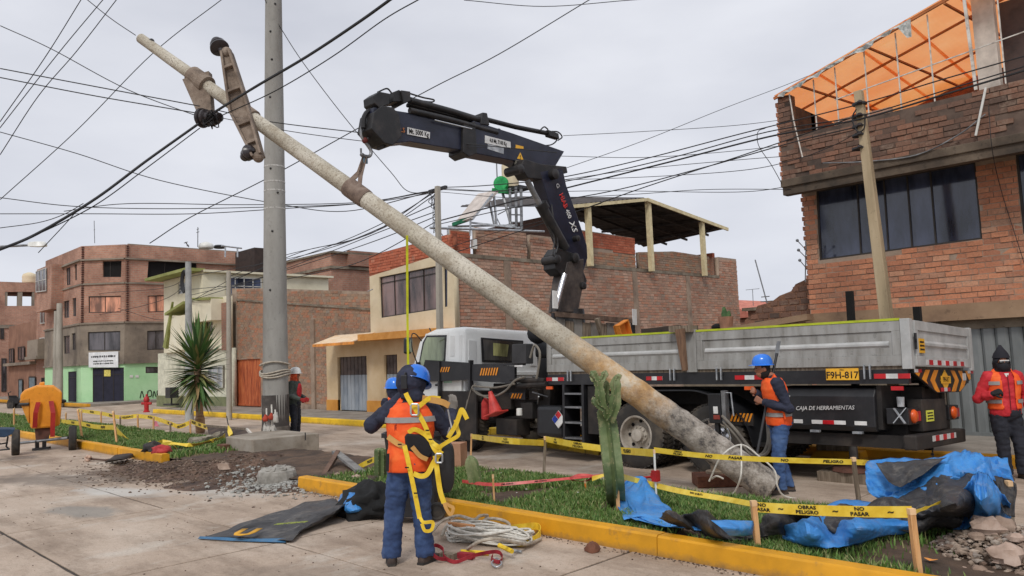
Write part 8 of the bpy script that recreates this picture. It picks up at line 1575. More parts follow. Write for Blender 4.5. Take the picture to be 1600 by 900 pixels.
def hand(mb, w, d, n, curl, ts, s=1.0, fat=1.0):
    w = Vector(w); d = Vector(d).normalized(); n = (Vector(n)-d*Vector(n).dot(d)).normalized(); sd_ = d.cross(n)*ts
    mb.loft([[w+d*t_*s+sd_*x*s+n*y*s for x, y in ((-a, -b), (a, -b), (a, b), (-a, b))] for t_, a, b in ((-.02, .024, .02), (.02, .034*fat, .017*fat), (.06, .041*fat, .016*fat), (.09, .038*fat, .013*fat))])
    for i, L_ in enumerate((.072, .08, .074, .058)):
        p = w+(d*.086+sd_*(.031-.0205*i))*s; pts = [p]; a = radians(8)+curl*.4
        for seg, f in enumerate((.45, .32, .27)): a += curl*(.75, 1.0, .7)[seg]; p = p+(d*cos(a)+n*sin(a)+sd_*.06*(1.5-i)*.5)*L_*f*s; pts.append(p)
        mb.tube(pts, [.0105*fat*s, .010*fat*s, .009*fat*s, .007*fat*s], 8)
    p = w+(d*.02+sd_*.03)*s; q = p+(d*.35+sd_*.45+n*.35).normalized()*.045*s; r_ = q+(d*.75+sd_*.1+n*(.35+curl*.4)).normalized()*.034*s
    mb.tube([p, q, r_, r_+(r_-q)*.5], [.015*fat*s, .0125*fat*s, .011*fat*s, .007*fat*s], 8)
TOR = [(.84, .165, .125), (.95, .17, .13), (1.08, .155, .12), (1.2, .17, .125), (1.32, .185, .128), (1.41, .165, .11), (1.46, .10, .08)]
def person(label, loc, ang, s, P, jacket, trousers, vest=None, boots=boot, helmet=None, hood=None, gloves=None, openv=False, extras=None, group=None, bulk=1.0, lo=.84, vlo=.86, fold=.008):
    root = thing('person', label, 'person', loc, group); M = Matrix.Rotation(ang, 3, 'Z'); O = Vector(loc)
    def J(p): return O+M@(Vector(p)*s)
    def D_(v): return M@Vector(v)
    tw = P.get('tilt', (0, 0)); hx, hy = P.get('hip', (0, 0))
    def tor(z, ex=0):      # centre of the trunk at height z
        k = max(0, min(1.3, (z-.9)/.55)); return Vector((hx+tw[0]*k, hy+tw[1]*k, z))
    SL, SR_ = P.get('shL', (-.175, 0, 1.40)), P.get('shR', (.175, 0, 1.40)); SL = Vector(SL)+tor(1.4)-Vector((0, 0, 1.4)); SR_ = Vector(SR_)+tor(1.4)-Vector((0, 0, 1.4))
    hd = Vector(P.get('head', (0, .03, 1.60))); fd = Vector(P.get('face', (0, 1, 0))).normalized(); fx = fd.cross(Z).normalized(); fz = fx.cross(fd)
    body = MB()
    def trunk(mb, ex, z0, z1, k=1.0):
        R_ = []
        for z, a, b in TOR:
            if z < z0-.06 or z > z1+.01: continue
            z = max(z, z0); c = tor(z); R_.append([J(c+Vector(((a*k+ex)*cos(t_)*abs(cos(t_)+1e-9)**-.12, (b*k+ex)*sin(t_), 0))) for t_ in [2*pi*j/24 for j in range(24)]])
        mb.loft(R_)
    trunk(body, -.03, .84, 1.46)
    body.tube([J(tor(1.42)), J(tor(1.48)+Vector((0, .005, 0))), J(hd-Vector((0, .015, .05)))], [.06*s, .055*s, .052*s], 12)
    HM = M@Matrix((fx, fd, fz)).transposed()
    body.ell(J(hd+fz*.01), (.074*s, .094*s, .108*s), 20, 14, HM); body.ell(J(hd-fz*.06+fd*.03), (.052*s, .058*s, .058*s), 14, 10, HM)
    body.loft([[J(hd+fd*a+fz*b+fx*c_) for c_ in (-w_, w_)]+[J(hd+fd*(a-.03)+fz*b)] for a, b, w_ in ((.088, .02, .006), (.108, -.025, .013), (.095, -.036, .014))])
    for sg in (-1, 1): body.ell(J(hd+fx*sg*.075-fd*.005-fz*.01), (.012*s, .022*s, .032*s), 8, 6, HM)
    body.ell(J(hd-fz*.062+fd*.088), (.024*s, .008*s, .008*s), 8, 5, HM)
    legs = {}
    for k_ in 'LR':
        sg = -1 if k_ == 'L' else 1; hp = Vector((hx+sg*.09, hy, .88)); kn = Vector(P.get('kn'+k_, (hx+sg*.11, hy+.03, .49))); an = Vector(P.get('an'+k_, (hx+sg*.12, hy, .09))); td = Vector(P.get('toe'+k_, (sg*.15, 1, 0))).normalized(); legs[k_] = (hp, kn, an, td)
        body.tube([J(hp), J(kn), J(an)], [.075*s, .05*s, .036*s], 10)
    arms = {}
    for k_, sh_ in (('L', SL), ('R', SR_)):
        el = Vector(P['el'+k_]); wr = Vector(P['wr'+k_]); hdn = P.get('hd'+k_, (wr-el)); arms[k_] = (sh_, el, wr, Vector(hdn).normalized(), Vector(P.get('pn'+k_, (-(1 if k_ == 'R' else -1), 0, 0))), P.get('cu'+k_, .5))
        body.tube([J(sh_), J(el), J(wr)], [.045*s, .036*s, .026*s], 10)
        if not gloves: hand(body, J(wr), D_(arms[k_][3]), D_(arms[k_][4]), arms[k_][5], 1 if k_ == 'L' else -1, s)
    fuse(body, 'body', skin, root, .0085, 0, sm=1)
    for sg in (-1, 1): MB().ell(J(hd+fd*.088+fx*sg*.03+fz*.018), (.012*s, .006*s, .007*s), 10, 6, HM).build('eye', black_void, root, smooth=170)
    tr = MB(); tr.ell(J((hx, hy, .9)), (.165*s*bulk, .125*s*bulk, .13*s)); 
    for k_, (hp, kn, an, td) in legs.items(): tr.tube([J(hp), J(hp.lerp(kn, .5)), J(kn), J(kn.lerp(an, .5)), J(an+Vector((0, 0, .01))), J(an-Vector((0, 0, .02)))], [.1*s*bulk, .09*s*bulk, .074*s*bulk, .07*s*bulk, .072*s*bulk, .074*s*bulk], 14)
    fuse(tr, 'trousers', trousers, root, .013, .010, 11)
    for k_, (hp, kn, an, td) in legs.items():
        b = MB(); c = Vector((an.x, an.y, 0)); sd_ = td.cross(Z); R_ = []
        for f, w_, h_ in ((-.085, .028, .06), (-.075, .036, .09), (-.03, .042, .125), (.02, .042, .115), (.07, .045, .08), (.12, .048, .062), (.165, .042, .052), (.19, .02, .03)):
            R_.append([J(c+td*f+sd_*x*w_+Z*z) for x, z in ((-1, .004), (-1, h_*.6), (-.6, h_), (.6, h_), (1, h_*.6), (1, .004))])
        b.loft(R_); b.tube([J(an+Z*.02), J(an-Z*.03)], .055*s, 10); fuse(b, 'boot', boots, root, .01, .002)
        so_ = MB().loft([[J(c+td*f+sd_*x*w_*1.08+Z*z) for x, z in ((-1, 0), (-1, .022), (1, .022), (1, 0))] for f, w_ in ((-.09, .03), (-.03, .042), (.07, .046), (.13, .048), (.185, .03))]); so_.build('sole', rubber, root)
    ja = MB(); trunk(ja, .004, lo, 1.46, bulk); ja.ell(J(tor(1.40)), (.15*s, .09*s, .07*s))
    for k_, (sh_, el, wr, hdn, pn, cu) in arms.items(): ja.ell(J(sh_), (.078*s*bulk, .075*s*bulk, .075*s)); ja.ell(J(el), (.064*s*bulk,)*3); ja.tube([J(sh_), J(sh_.lerp(el, .5)), J(el), J(el.lerp(wr, .5)), J(wr-(wr-el).normalized()*.01)], [.077*s*bulk, .068*s*bulk, .063*s*bulk, .056*s*bulk, .046*s*bulk], 12)
    ja.tube([J(tor(1.44)), J(tor(1.50))], [.085*s, .07*s], 12)
    fuse(ja, 'jacket', jacket, root, .013, fold, 12)
    if vest:
        ve = MB(); trunk(ve, .022, vlo, 1.46, bulk)
        for sg in (-1, 1): ve.tube([J(tor(1.34)+Vector((sg*.1, -.06, 0))), J(tor(1.46)+Vector((sg*.085, 0, 0))), J(tor(1.34)+Vector((sg*.1, .06, 0)))], .055*s, 10)
        inv = M.inverted(); W_ = .085
        cutf = (lambda p: (lambda q: (q.y > .02 and abs(q.x-tor(1.2).x) < W_) )(inv@(p-O)/s)) if openv else (lambda p: (lambda q: q.z < (vlo-.02) or (q.z > 1.47 and abs(q.x-tor(1.4).x) < .05 and abs(q.y) < .03))(inv@(p-O)/s))
        vo = fuse(ve, 'vest', vest, root, .012, .004, 10, cut=cutf)
        for z in P.get('bands', (1.06, 1.31)):
            a, b = .17*bulk+.037, .125*bulk+.035; a2 = .185*bulk+.033 if z > 1.25 else a; c = tor(z); pts = []
            n_ = 40; rng = range(n_+1) if not openv else range(n_+1)
            for j in rng:
                t_ = 2*pi*j/n_+pi/2; q = Vector((a2*cos(t_), b*sin(t_), 0))
                if openv and q.y > 0 and abs(q.x) < W_: continue
                pts.append(J(c+q))
            if openv: pts = pts[:]
            MB().ribbon(pts, .05*s, (0, 0, 1), .004).build('reflective_band', grey_st, vo, smooth=30)
    if gloves:
        for k_, (sh_, el, wr, hdn, pn, cu) in arms.items():
            g_ = MB(); hand(g_, J(wr), D_(hdn), D_(pn), cu, 1 if k_ == 'L' else -1, s*1.04, 1.15); g_.tube([J(wr-hdn*.04), J(wr+hdn*.01)], .036*s, 12); fuse(g_, 'glove', gloves, root, .007, .001, sm=1)
    if hood:
        h_ = MB(); hc = hd+Vector((0, -.01, 0)); hb_ = P.get('hoodbig', 0); h_.ell(J(hc+(fz*.05-fx*.035-fd*.02)*hb_), ((.108+.028*hb_)*s, (.118+.035*hb_)*s, (.125+.035*hb_)*s), 18, 12, HM); h_.tube([J(hc-fz*.05-fd*.02), J(tor(1.46))], [.1*s, .11*s], 14)
        inv2 = (M@Matrix((fx, fd, fz)).transposed()).inverted(); fuse(h_, 'hood', hood, root, .012, .008, 12, cut=lambda p: (lambda q: q.y > .07 and abs(q.x) < .075)(inv2@(p-J(hd))/s))
    elif helmet: MB().ell(J(hd-fd*.012+fz*.02), (.079*s, .092*s, .1*s), 14, 10, HM).build('hair', hairm, root, smooth=170)
    if helmet:
        up_ = (HM@Vector((0, P.get('hback', -.12), 1))).normalized(); c = J(hd+fz*.045-fd*.01); hm_ = MB(); f_ = (D_(fd)-up_*D_(fd).dot(up_)).normalized(); r_ = f_.cross(up_)
        prof = [(1.0, 0), (1.0, .02), (.985, .045), (.93, .075), (.80, .105), (.6, .128), (.3, .142), (.02, .146)]
        k_ = 1.12 if hood else 1.0
        hm_.loft([[c+(r_*cos(t_)*.112*w_+f_*sin(t_)*.132*w_)*s*k_+up_*h2*s*k_ for t_ in [2*pi*j/28 for j in range(28)]] for w_, h2 in prof], caps=False); ho = hm_.build('helmet', helmet, root, smooth=50)
        br = MB(); br.loft([[c+(r_*cos(t_)*(.112+e)+f_*(sin(t_)*(.132+e)+(.03*max(0, sin(t_))**2 if e > .005 else 0)))*s*k_+up_*z*s for t_ in [2*pi*j/28 for j in range(28)]] for e, z in ((-.004, .004), (.016, -.004), (.016, .0), (-.004, .012))], caps=False); br.build('brim', helmet, ho, smooth=50)
        MB().loft([[c+f_*(.131*cos(t_))*s*k_*w_+r_*x*s+up_*(.149*sin(t_))*s*k_ for x, w_ in ((-.012, 1), (.012, 1), (.012, .97), (-.012, .97))] for t_ in [pi*j/14 for j in range(1, 14)]]).build('ridge', helmet, ho, smooth=50)
    return root, J, D_, HM
# A: foreground worker, back to us
A_, J, D_, HM = person('foreground worker in orange vest and yellow safety harness seen from behind, one gloved hand raised', (-5.819,4.356,0.0), radians(41), 1.0,
    dict(hoodbig=1, hip=(.03, 0), tilt=(.03, 0), head=(.095, .06, 1.60), face=(.35, 1, -.08), elL=(-.32, .0, 1.26), wrL=(-.06, .22, 1.52), hdL=(.35, .3, .8), pnL=(1, .2, 0), cuL=.7, elR=(.385, .06, 1.17), wrR=(.40, .22, 1.36), hdR=(.18, .1, 1), pnR=(-.6, .7, 0), cuR=.35,
    knL=(-.135, .04, .48), anL=(-.165, .0, .085), toeL=(-.25, 1, 0), knR=(.115, .04, .48), anR=(.145, .02, .085), toeR=(.45, 1, 0), bands=(1.31,), hback=.35), navyc, jean_d, vestm, boot, helm_b, navyc, glove_g, bulk=1.17, lo=.82, vlo=.80)
dA = 7.0041515765843165
HNS = thing('safety_harness', 'yellow webbing safety harness with black back pad worn over the foreground worker vest', 'harness', tuple(J((0, -.15, 1.1))))
def strap(pts, w_=.04, m=ylw, nm='strap', par=HNS, n=6, wv=None, th=.004):
    q = cr([V(*p) for p in pts], n); W_ = []
    for i in range(len(q)):
        d = (q[min(i+1, len(q)-1)]-q[max(i-1, 0)]).normalized(); W_.append(wv or d.cross(fwd))
    return MB().ribbon(q, w_, W_, th).build(nm, m, par, smooth=30)
strap([(-5.699,4.276,1.553),(-5.682,4.284,1.512),(-5.644,4.303,1.442),(-5.612,4.327,1.389),(-5.547,4.366,1.256),(-5.484,4.411,1.055),(-5.426,4.45,0.986)], .042)
strap([(-5.466,4.489,1.489),(-5.531,4.422,1.498),(-5.586,4.36,1.444),(-5.619,4.319,1.401)], .042); strap([(-5.596,4.385,1.5),(-5.437,4.478,1.461),(-5.353,4.496,1.427)], .055, mat('dusty_webbing', (196, 150, 84), (170, 124, 66)))
strap([(-5.666,4.268,1.197),(-5.615,4.302,1.225),(-5.546,4.363,1.176),(-5.488,4.402,1.101),(-5.421,4.448,1.043)], .042); strap([(-5.833,4.162,1.166),(-5.748,4.197,1.109),(-5.694,4.242,1.073),(-5.663,4.275,1.06)], .05, MATS['dusty_webbing'])
strap([(-5.685,4.235,1.086),(-5.658,4.253,0.938),(-5.629,4.28,0.722),(-5.62,4.31,0.549),(-5.614,4.33,0.434)], .042); strap([(-5.613,4.33,0.446),(-5.577,4.343,0.403),(-5.52,4.4,0.4),(-5.535,4.394,0.332),(-5.576,4.354,0.328),(-5.59,4.332,0.392)], .03)
strap([(-5.422,4.448,1.031),(-5.472,4.396,0.933),(-5.521,4.359,0.832),(-5.564,4.319,0.812),(-5.618,4.276,0.836)], .045); strap([(-5.458,4.403,0.989),(-5.45,4.418,0.819),(-5.447,4.439,0.67),(-5.433,4.467,0.566)], .045)
strap([(-5.44,4.459,0.578),(-5.402,4.5,0.542),(-5.372,4.519,0.519),(-5.394,4.505,0.464),(-5.414,4.479,0.51),(-5.433,4.467,0.566)], .03, MATS['dusty_webbing'])
strap([(-5.444,4.423,1.056),(-5.351,4.466,1.112),(-5.281,4.529,1.165),(-5.283,4.519,1.234),(-5.285,4.508,1.303)], .035); strap([(-5.348,4.465,1.146),(-5.266,4.49,1.26),(-5.234,4.511,1.349),(-5.214,4.526,1.393),(-5.189,4.561,1.307)], .04); strap([(-5.621,4.272,1.074),(-5.579,4.324,0.991),(-5.534,4.374,0.954)], .04, MATS['dusty_webbing'])
pad = MB(); pc = V(*(-5.615,4.348,1.089))
pad.loft([[pc+(rt*x+up*y)*k+fwd*d for x, y in ((-.13, .07), (-.11, .10), (.0, .09), (.12, .02), (.14, -.06), (.10, -.12), (-.02, -.1), (-.12, -.05))] for k, d in ((.92, -.03), (1, -.015), (1, .05))]); pad.build('back_pad', cloth('black_pad', (28, 28, 31)), HNS, bevel=.01)
for c_, w_, h_ in (((-5.599,4.296,1.403), .07, .10), ((-5.421,4.415,0.968), .06, .08)):
    c0 = V(*c_); q = [c0+rt*x*w_/2+up*y*h_/2 for x, y in ((-1, -.7), (-.7, -1), (.7, -1), (1, -.7), (1, .7), (.7, 1), (-.7, 1), (-1, .7), (-1, -.7))]; MB().tube(q, .009, 6).build('ring_buckle', galv, HNS)
MB().tube(cr([V(*p) for p in [(-5.364,4.489,1.393),(-5.36,4.504,1.306),(-5.341,4.507,1.21),(-5.368,4.484,1.177),(-5.351,4.494,1.234)]], 4), .008, 6).build('snap_hook', galv, HNS)
for px_, py_ in (): pass
for c_ in [(-5.51,4.365,1.217),(-5.481,4.375,1.138),(-5.653,4.234,0.895),(-5.601,4.286,0.667),(-5.712,4.206,1.099)]: MB().box(V(*c_)-fwd*.012, (.035, .004, .012), M=Matrix((rt, fwd, up)).transposed()).build('stitch_label', ink, HNS)
text('vest_print', 'RI   ALES', (-5.675,4.29,1.235), tuple(rt), tuple(up), .075, mat('vest_print', (150, 50, 30)), A_, ex=.001); MB().tube([V(*(-5.735,4.228,1.25))+(rt*cos(a)+up*sin(a))*.042 for a in [pi*.25+j*.35 for j in range(15)]], .004, 5).build('vest_print', MATS['vest_print'], A_)
MB().ribbon([J((x, -.185-.0*x, .0+z)) for x, z in ((-.14, .86), (-.13, 1.02))], .03, tuple(rt), .004).build('vest_seam', ink, A_)
rad = thing('radio', 'small black handheld radio held up at the left of the foreground worker head', 'radio', tuple(J((-.08, .2, 1.6)))); MB().box(V(*(-5.739,4.295,1.65)), (.06, .04, .13), .5).build('body', pla, rad, bevel=.008); MB().tube([(-5.731,4.298,1.691), (-5.723,4.3,1.738)], .012, 6).build('aerial_stub', pla, rad)
# B: red jacket at the right
B_, J, D_, HM = person('man in red jacket and open orange vest with pointed black hood at the right edge', (-2.684,11.732,0.0), radians(218), .95,
    dict(head=(0, .03, 1.57), face=(.15, 1, 0), elR=(.33, -.02, 1.10), wrR=(.21, .16, 1.17), hdR=(-.7, .5, .35), pnR=(-.2, -.6, -.8), cuR=.9, elL=(-.30, -.03, 1.12), wrL=(-.27, .1, .9), knR=(.08, .02, .48), anR=(.06, 0, .085), knL=(-.13, .03, .48), anL=(-.16, .0, .085)), redc, blackc, vestm, boot, None, cloth('black_hood_cloth', (26, 26, 34)), cloth('black_glove', (28, 28, 30)), openv=True, bulk=1.12, lo=.86, vlo=.90)
hdp = J((0, .02, 1.65)); MB().loft([[hdp+V(cos(a), sin(a), 0)*r_+V(0, 0, h) for a in [2*pi*j/16 for j in range(16)]] for r_, h in ((.105, 0), (.085, .06), (.05, .11), (.012, .17))]).build('hood_peak', MATS['black_hood_cloth'], B_, smooth=60)
MB().ell(J((.01, .085, 1.535)), (.075, .05, .07), 14, 8, HM).build('face_mask', MATS['black_hood_cloth'], B_, smooth=170)
for sg in (-1, 1): MB().ell(J((.012+sg*.032, .115, 1.592)), (.032, .012, .018), 12, 6, HM).build('sunglass_lens', glass_mat('lens', (14, 14, 18), .05), B_, smooth=170)
MB().box(J((.012, .13, 1.615)), (.11, .008, .014), M=HM).build('cap_label', whit, B_)
MB().prism([J((-.03, .118, 1.44)), J((.03, .118, 1.44)), J((0, .128, 1.37))], D_((0, .01, 0))).build('shirt_front', white_paint, B_)
MB().ribbon([J((0, .150, 1.42)), J((0, .163, 1.2)), J((0, .158, .9))], .008, D_((1, 0, 0)), .004).build('zip', mat('zip_dark', (110, 24, 32)), B_)
# C: worker by the pole butt
C_, J, D_, HM = person('worker in blue helmet seen in profile, holding a long steel bar beside the pole butt', (-4.641,9.307,0.0), radians(132), .985,
    dict(hip=(0, -.02), tilt=(0, .05), head=(0, .15, 1.585), face=(-.05, 1, -.12), elL=(-.27, -.07, 1.08), wrL=(-.13, .22, 1.17), hdL=(.35, .55, .35), pnL=(.8, -.3, 0), cuL=1.1, elR=(.25, -.02, 1.1), wrR=(.1, .24, 1.28), hdR=(-.5, .5, .3), pnR=(-.8, -.3, 0), cuR=1.1, knL=(-.10, .05, .47), anL=(-.1, .05, .085), knR=(.10, -.02, .48), anR=(.1, -.1, .085), bands=(1.0,)), navyc, jean, vestm, boot, helm_b, None, None, bulk=1.04, lo=.76, vlo=.86)
MB().ribbon([J((-.215, .0, 1.17)), J((-.2, -.1, 1.25))], .06, D_((0, 1, .6)), .004).build('arm_band', grey_st, C_); MB().box(J((-.17, -.02, 1.0)), (.14, .02, .1), M=HM).build('vest_pocket', vestm, C_); MB().ribbon([J((-.16, .06, 1.08)), J((-.16, .06, .88))], .012, D_((0, 1, 0)), .01).build('vest_seam', ink, C_)
hdm = MB().ell(J((0, .13, 1.535)), (.07, .085, .09), 14, 8, HM); hdm.build('neck_scarf', hairm, C_, smooth=170)
sb = thing('steel_bar', 'long dark steel pry bar held upright by the worker beside the pole butt', 'bar', (-4.789,9.011,0.486)); MB().tube([(-4.777,8.953,0.478), (-4.699,9.186,1.166), (-4.621,9.376,1.748)], .018, 8).build('shaft', steel_black, sb); MB().ribbon([(-4.63,9.371,1.716), (-4.604,9.417,1.902)], .05, tuple(rt), .008).build('flat_tip', steel_grey, sb)
# D: worker behind the new pole
D__, J, D_, HM = person('worker in white helmet and grey green jacket half hidden behind the new grey pole', (-17.33,9.61,0.02), radians(-52), .98,
    dict(head=(0, .04, 1.6), face=(0, 1, -.1), elR=(.26, -.03, 1.1), wrR=(.22, .26, 1.0), hdR=(0, .8, -.2), elL=(-.26, 0, 1.1), wrL=(-.22, .2, 1.0), bands=(1.2,)), greenj, blackc, None, boot, helm_w, cloth('orange_hood_cloth', (226, 92, 52)), cloth('red_glove_cloth', (170, 46, 44)), bulk=1.1)
MB().ribbon([J((.15, -.09, 1.12)), J((.2, 0, 1.12)), J((.17, .1, 1.12))], .06, (0, 0, 1), .004).build('reflective_band', grey_st, D__)
MB().ell(J((0, .12, 1.2)), (.12, .06, .2), 12, 8, HM).build('red_front', redc, D__, smooth=170)
# E: worker beyond the foreground one
person('worker with blue helmet and navy hood mostly hidden behind another worker back', (-8.608,6.359,0.05), radians(60), .88,
    dict(head=(-.09, .05, 1.58), face=(-.5, 1, -.1), tilt=(-.05, .03), elR=(.18, .15, 1.15), wrR=(.08, .3, 1.3), elL=(-.20, .15, 1.15), wrL=(-.08, .3, 1.3)), navyc, blackc, vestm, boot, helm_b, navyc, glove_g, bulk=.95)
# ---------------------------------------------------------------- street poles, lamp and overhead wires
def upole(label, foot, top, w0_, w1_, m, square=True):
    o = thing('utility_pole', label, 'utility pole', foot, None); f, t_ = V(*foot), V(*top); t_.x, t_.y = t_.x, t_.y
    (MB().bar(f-Z*.2, t_, w0_, w0_, (1, 0, 0), w2=w1_, h2=w1_) if square else MB().tube([f-Z*.2, t_], [w0_/2, w1_/2], 14)).build('shaft', m, o, smooth=0 if square else 60, bevel=.008 if square else 0); return o
pg = mat('old_pole_grey', (164, 158, 146), (138, 132, 120), (184, 178, 166), scale=2, stretch=(1, 1, .3), bump=.5, spots=.15)
u1 = upole('tall square weathered pole rising behind the lorry tail in front of the brick house', (-4.45, 13.1, .14), (-4.69,13.1,6.04), .2, .125, mat('tan_square_pole', (170, 152, 122), (142, 126, 100), (190, 172, 142), scale=2, stretch=(2, 2, .3), bump=.5, spots=.2))
for y in (163, 182, 198, 212, 232): 
    p = V(*dict({163: (-4.69,13.1,5.82),182: (-4.71,13.1,5.61),198: (-4.72,13.1,5.44),212: (-4.73,13.1,5.29),232: (-4.75,13.1,5.07)})[y]); MB().lathe(p, [(.12, -.015), (.12, .015)], 10).build('clamp_band', steel_black, u1); MB().ell(p+V(.05, -.12, 0), (.045, .045, .035), 8, 5).build('insulator', ins_m, u1)
MB().tube(cr([V(*p) for p in [(-4.71,13.0,5.72),(-4.79,13.0,5.58),(-4.72,13.0,5.34),(-4.61,13.0,5.37),(-4.58,13.0,5.58)]], 4), .012, 5).build('wire_loop', wire_mat, u1)
u2 = upole('thin pole with tangled cable head in front of the cream corner house', (-15.07,12.38,0.14), (-14.92,12.38,6.24), .15, .11, pg)
hc = V(*(-15.48,12.85,6.32))
for k in range(14):
    p = hc+V(rnd.uniform(-.15, .15), rnd.uniform(-.15, .0), rnd.uniform(-.9, .05)); MB().tube(cr([p, p+V(rnd.uniform(-.1, .1), -.08, -rnd.uniform(.1, .4)), p+V(rnd.uniform(-.15, .15), 0, -rnd.uniform(.2, .7))], 4), .01, 4).build('dangling_cable', wire_mat, u2)
MB().bar(hc+V(-.35, 0, 0), hc+V(.35, 0, 0), .08, .08).build('cross_bar', steel_black, u2)
u3 = upole('slim concrete pole at the left end of the brick wall beside the rusty gate', (-26.51,12.16,0.14), (-26.47,12.16,5.27), .2, .15, pg, False)
u4 = upole('slim grey pole with coiled cables and lamp bracket in front of the cream house', (-28.05,11.39,0.14), (-28.12,11.39,5.76), .3, .2, mat('bluish_pole', (160, 162, 160), (134, 136, 134), (182, 184, 182), scale=2, bump=.4), False)
hc = V(*(-30.93,12.5,5.35))
for k in range(5): MB().tube([hc+V(.28*cos(a)+.05*k, -.15, .45*sin(a)*(1-.06*k)) for a in [2*pi*j/16 for j in range(17)]], .035, 5).build('cable_coil', wire_mat, u4)
u5 = upole('pair-front grey pole with fuse boxes by the tall corner building', (-50.32,12.93,0.14), (-50.43,12.93,5.97), .45, .3, pg, False); u6 = upole('second thinner pole just left of the fuse box pole by the corner building', (-50.74,12.83,0.14), (-50.71,12.83,5.54), .3, .22, pg, False)
hc = V(*(-54.88,14.0,5.68)); MB().box(hc, (.5, .4, 1.2)).build('fuse_box', steel_black, u5, bevel=.05)
lm = thing('street_lamp', 'white street lamp head on a long thin arm at the left edge', 'street lamp', (-35.59,6.36,6.91))
MB().tube([(-35.78,6.19,6.87), (-34.89,7.07,6.9), (-34.25,7.71,6.91)], .05, 6).build('arm', steel_grey, lm); MB().loft([[V(*(-34.02,7.94,6.92))+rt*x+up*(y_*h)+fwd*(z_*h*1.5) for y_, z_ in ((-.6, -1), (.8, -.7), (1, 0), (.8, .7), (-.6, 1), (-.8, 0))] for x, h in ((-.36, .05), (-.28, .11), (0, .13), (.25, .12), (.34, .04))]).build('head', white_paint, lm, smooth=60)
MB().tube([(-35.78,6.19,6.87), (-36.42,6.33,0.61)], .09, 8).build('post', pg, lm)
# wires: label, start, end, sag (m), radius
def wire(label, pts, r_=.009, s_=.0, grp=None, m=wire_mat):
    o = thing('overhead_wire', label, 'wire', tuple(pts[0]), grp); q = [V(*p) for p in pts]
    if len(q) == 2: q = sag(q[0], q[1], s_, 24)
    else: q = cr(q, 8)
    MB().tube(q, r_, 5, caps=False).build('cable', m, o); return o
wire('thick twisted black cable rising from the left edge to the clamp under the bracket', [(-11.937,2.067,3.392),(-12.277,2.415,3.577),(-12.45,2.91,3.87),(-12.69,3.73,4.51),(-12.69,4.49,5.23),(-12.55,5.26,5.94)], .022)
wire('thick twisted black cable running from the clamp up to the top edge', [(-12.23,5.41,6.1),(-10.98,5.51,6.2),(-9.69,5.66,6.32),(-8.464,5.729,6.428),(-7.754,5.851,6.589)], .021)
for k, pts in enumerate([[(-11.988,2.286,3.505),(-12.45,2.91,3.86),(-12.7,3.74,4.42),(-12.7,4.49,5.11),(-12.54,5.28,5.87)],[(-12.15,5.5,6.04),(-10.96,5.82,6.19),(-9.76,6.13,6.46),(-8.69,6.32,6.72),(-7.898,6.393,6.777)]]): wire(('thin wire hugging the thick cable below the clamp', 'thin wire parallel above the thick cable at the top centre')[k], pts, .009)
GW = 'thin overhead wires crossing the sky'
NM = ['upper left wire from the edge to the clamp', 'second left wire into the clamp', 'wire leaving the clamp to the right past the hook', 'lower wire leaving the clamp to the right', 'wire falling from the left edge to the clamp', 'wire drooping from the left edge behind the new pole', 'long diagonal wire behind the leaning pole top', 'steep wire at the far upper left', 'second steep wire at the upper left', 'faint steep wire between the two', 'short wire from the top edge to the leaning pole tip', 'near level wire at the left meeting the cable-headed pole', 'lowest level wire crossing the new pole', 'short wire rising to the thick cable at the left', 'level wire right of the thick cable joining the cable head', 'short steep wire above the corner building', 'long diagonal wire from the corner building roof to the top centre', 'falling wire from the new pole top past the crane hook', 'short wire below the hook', 'slack wire along the top edge', 'thin wire behind the crane boom tip']
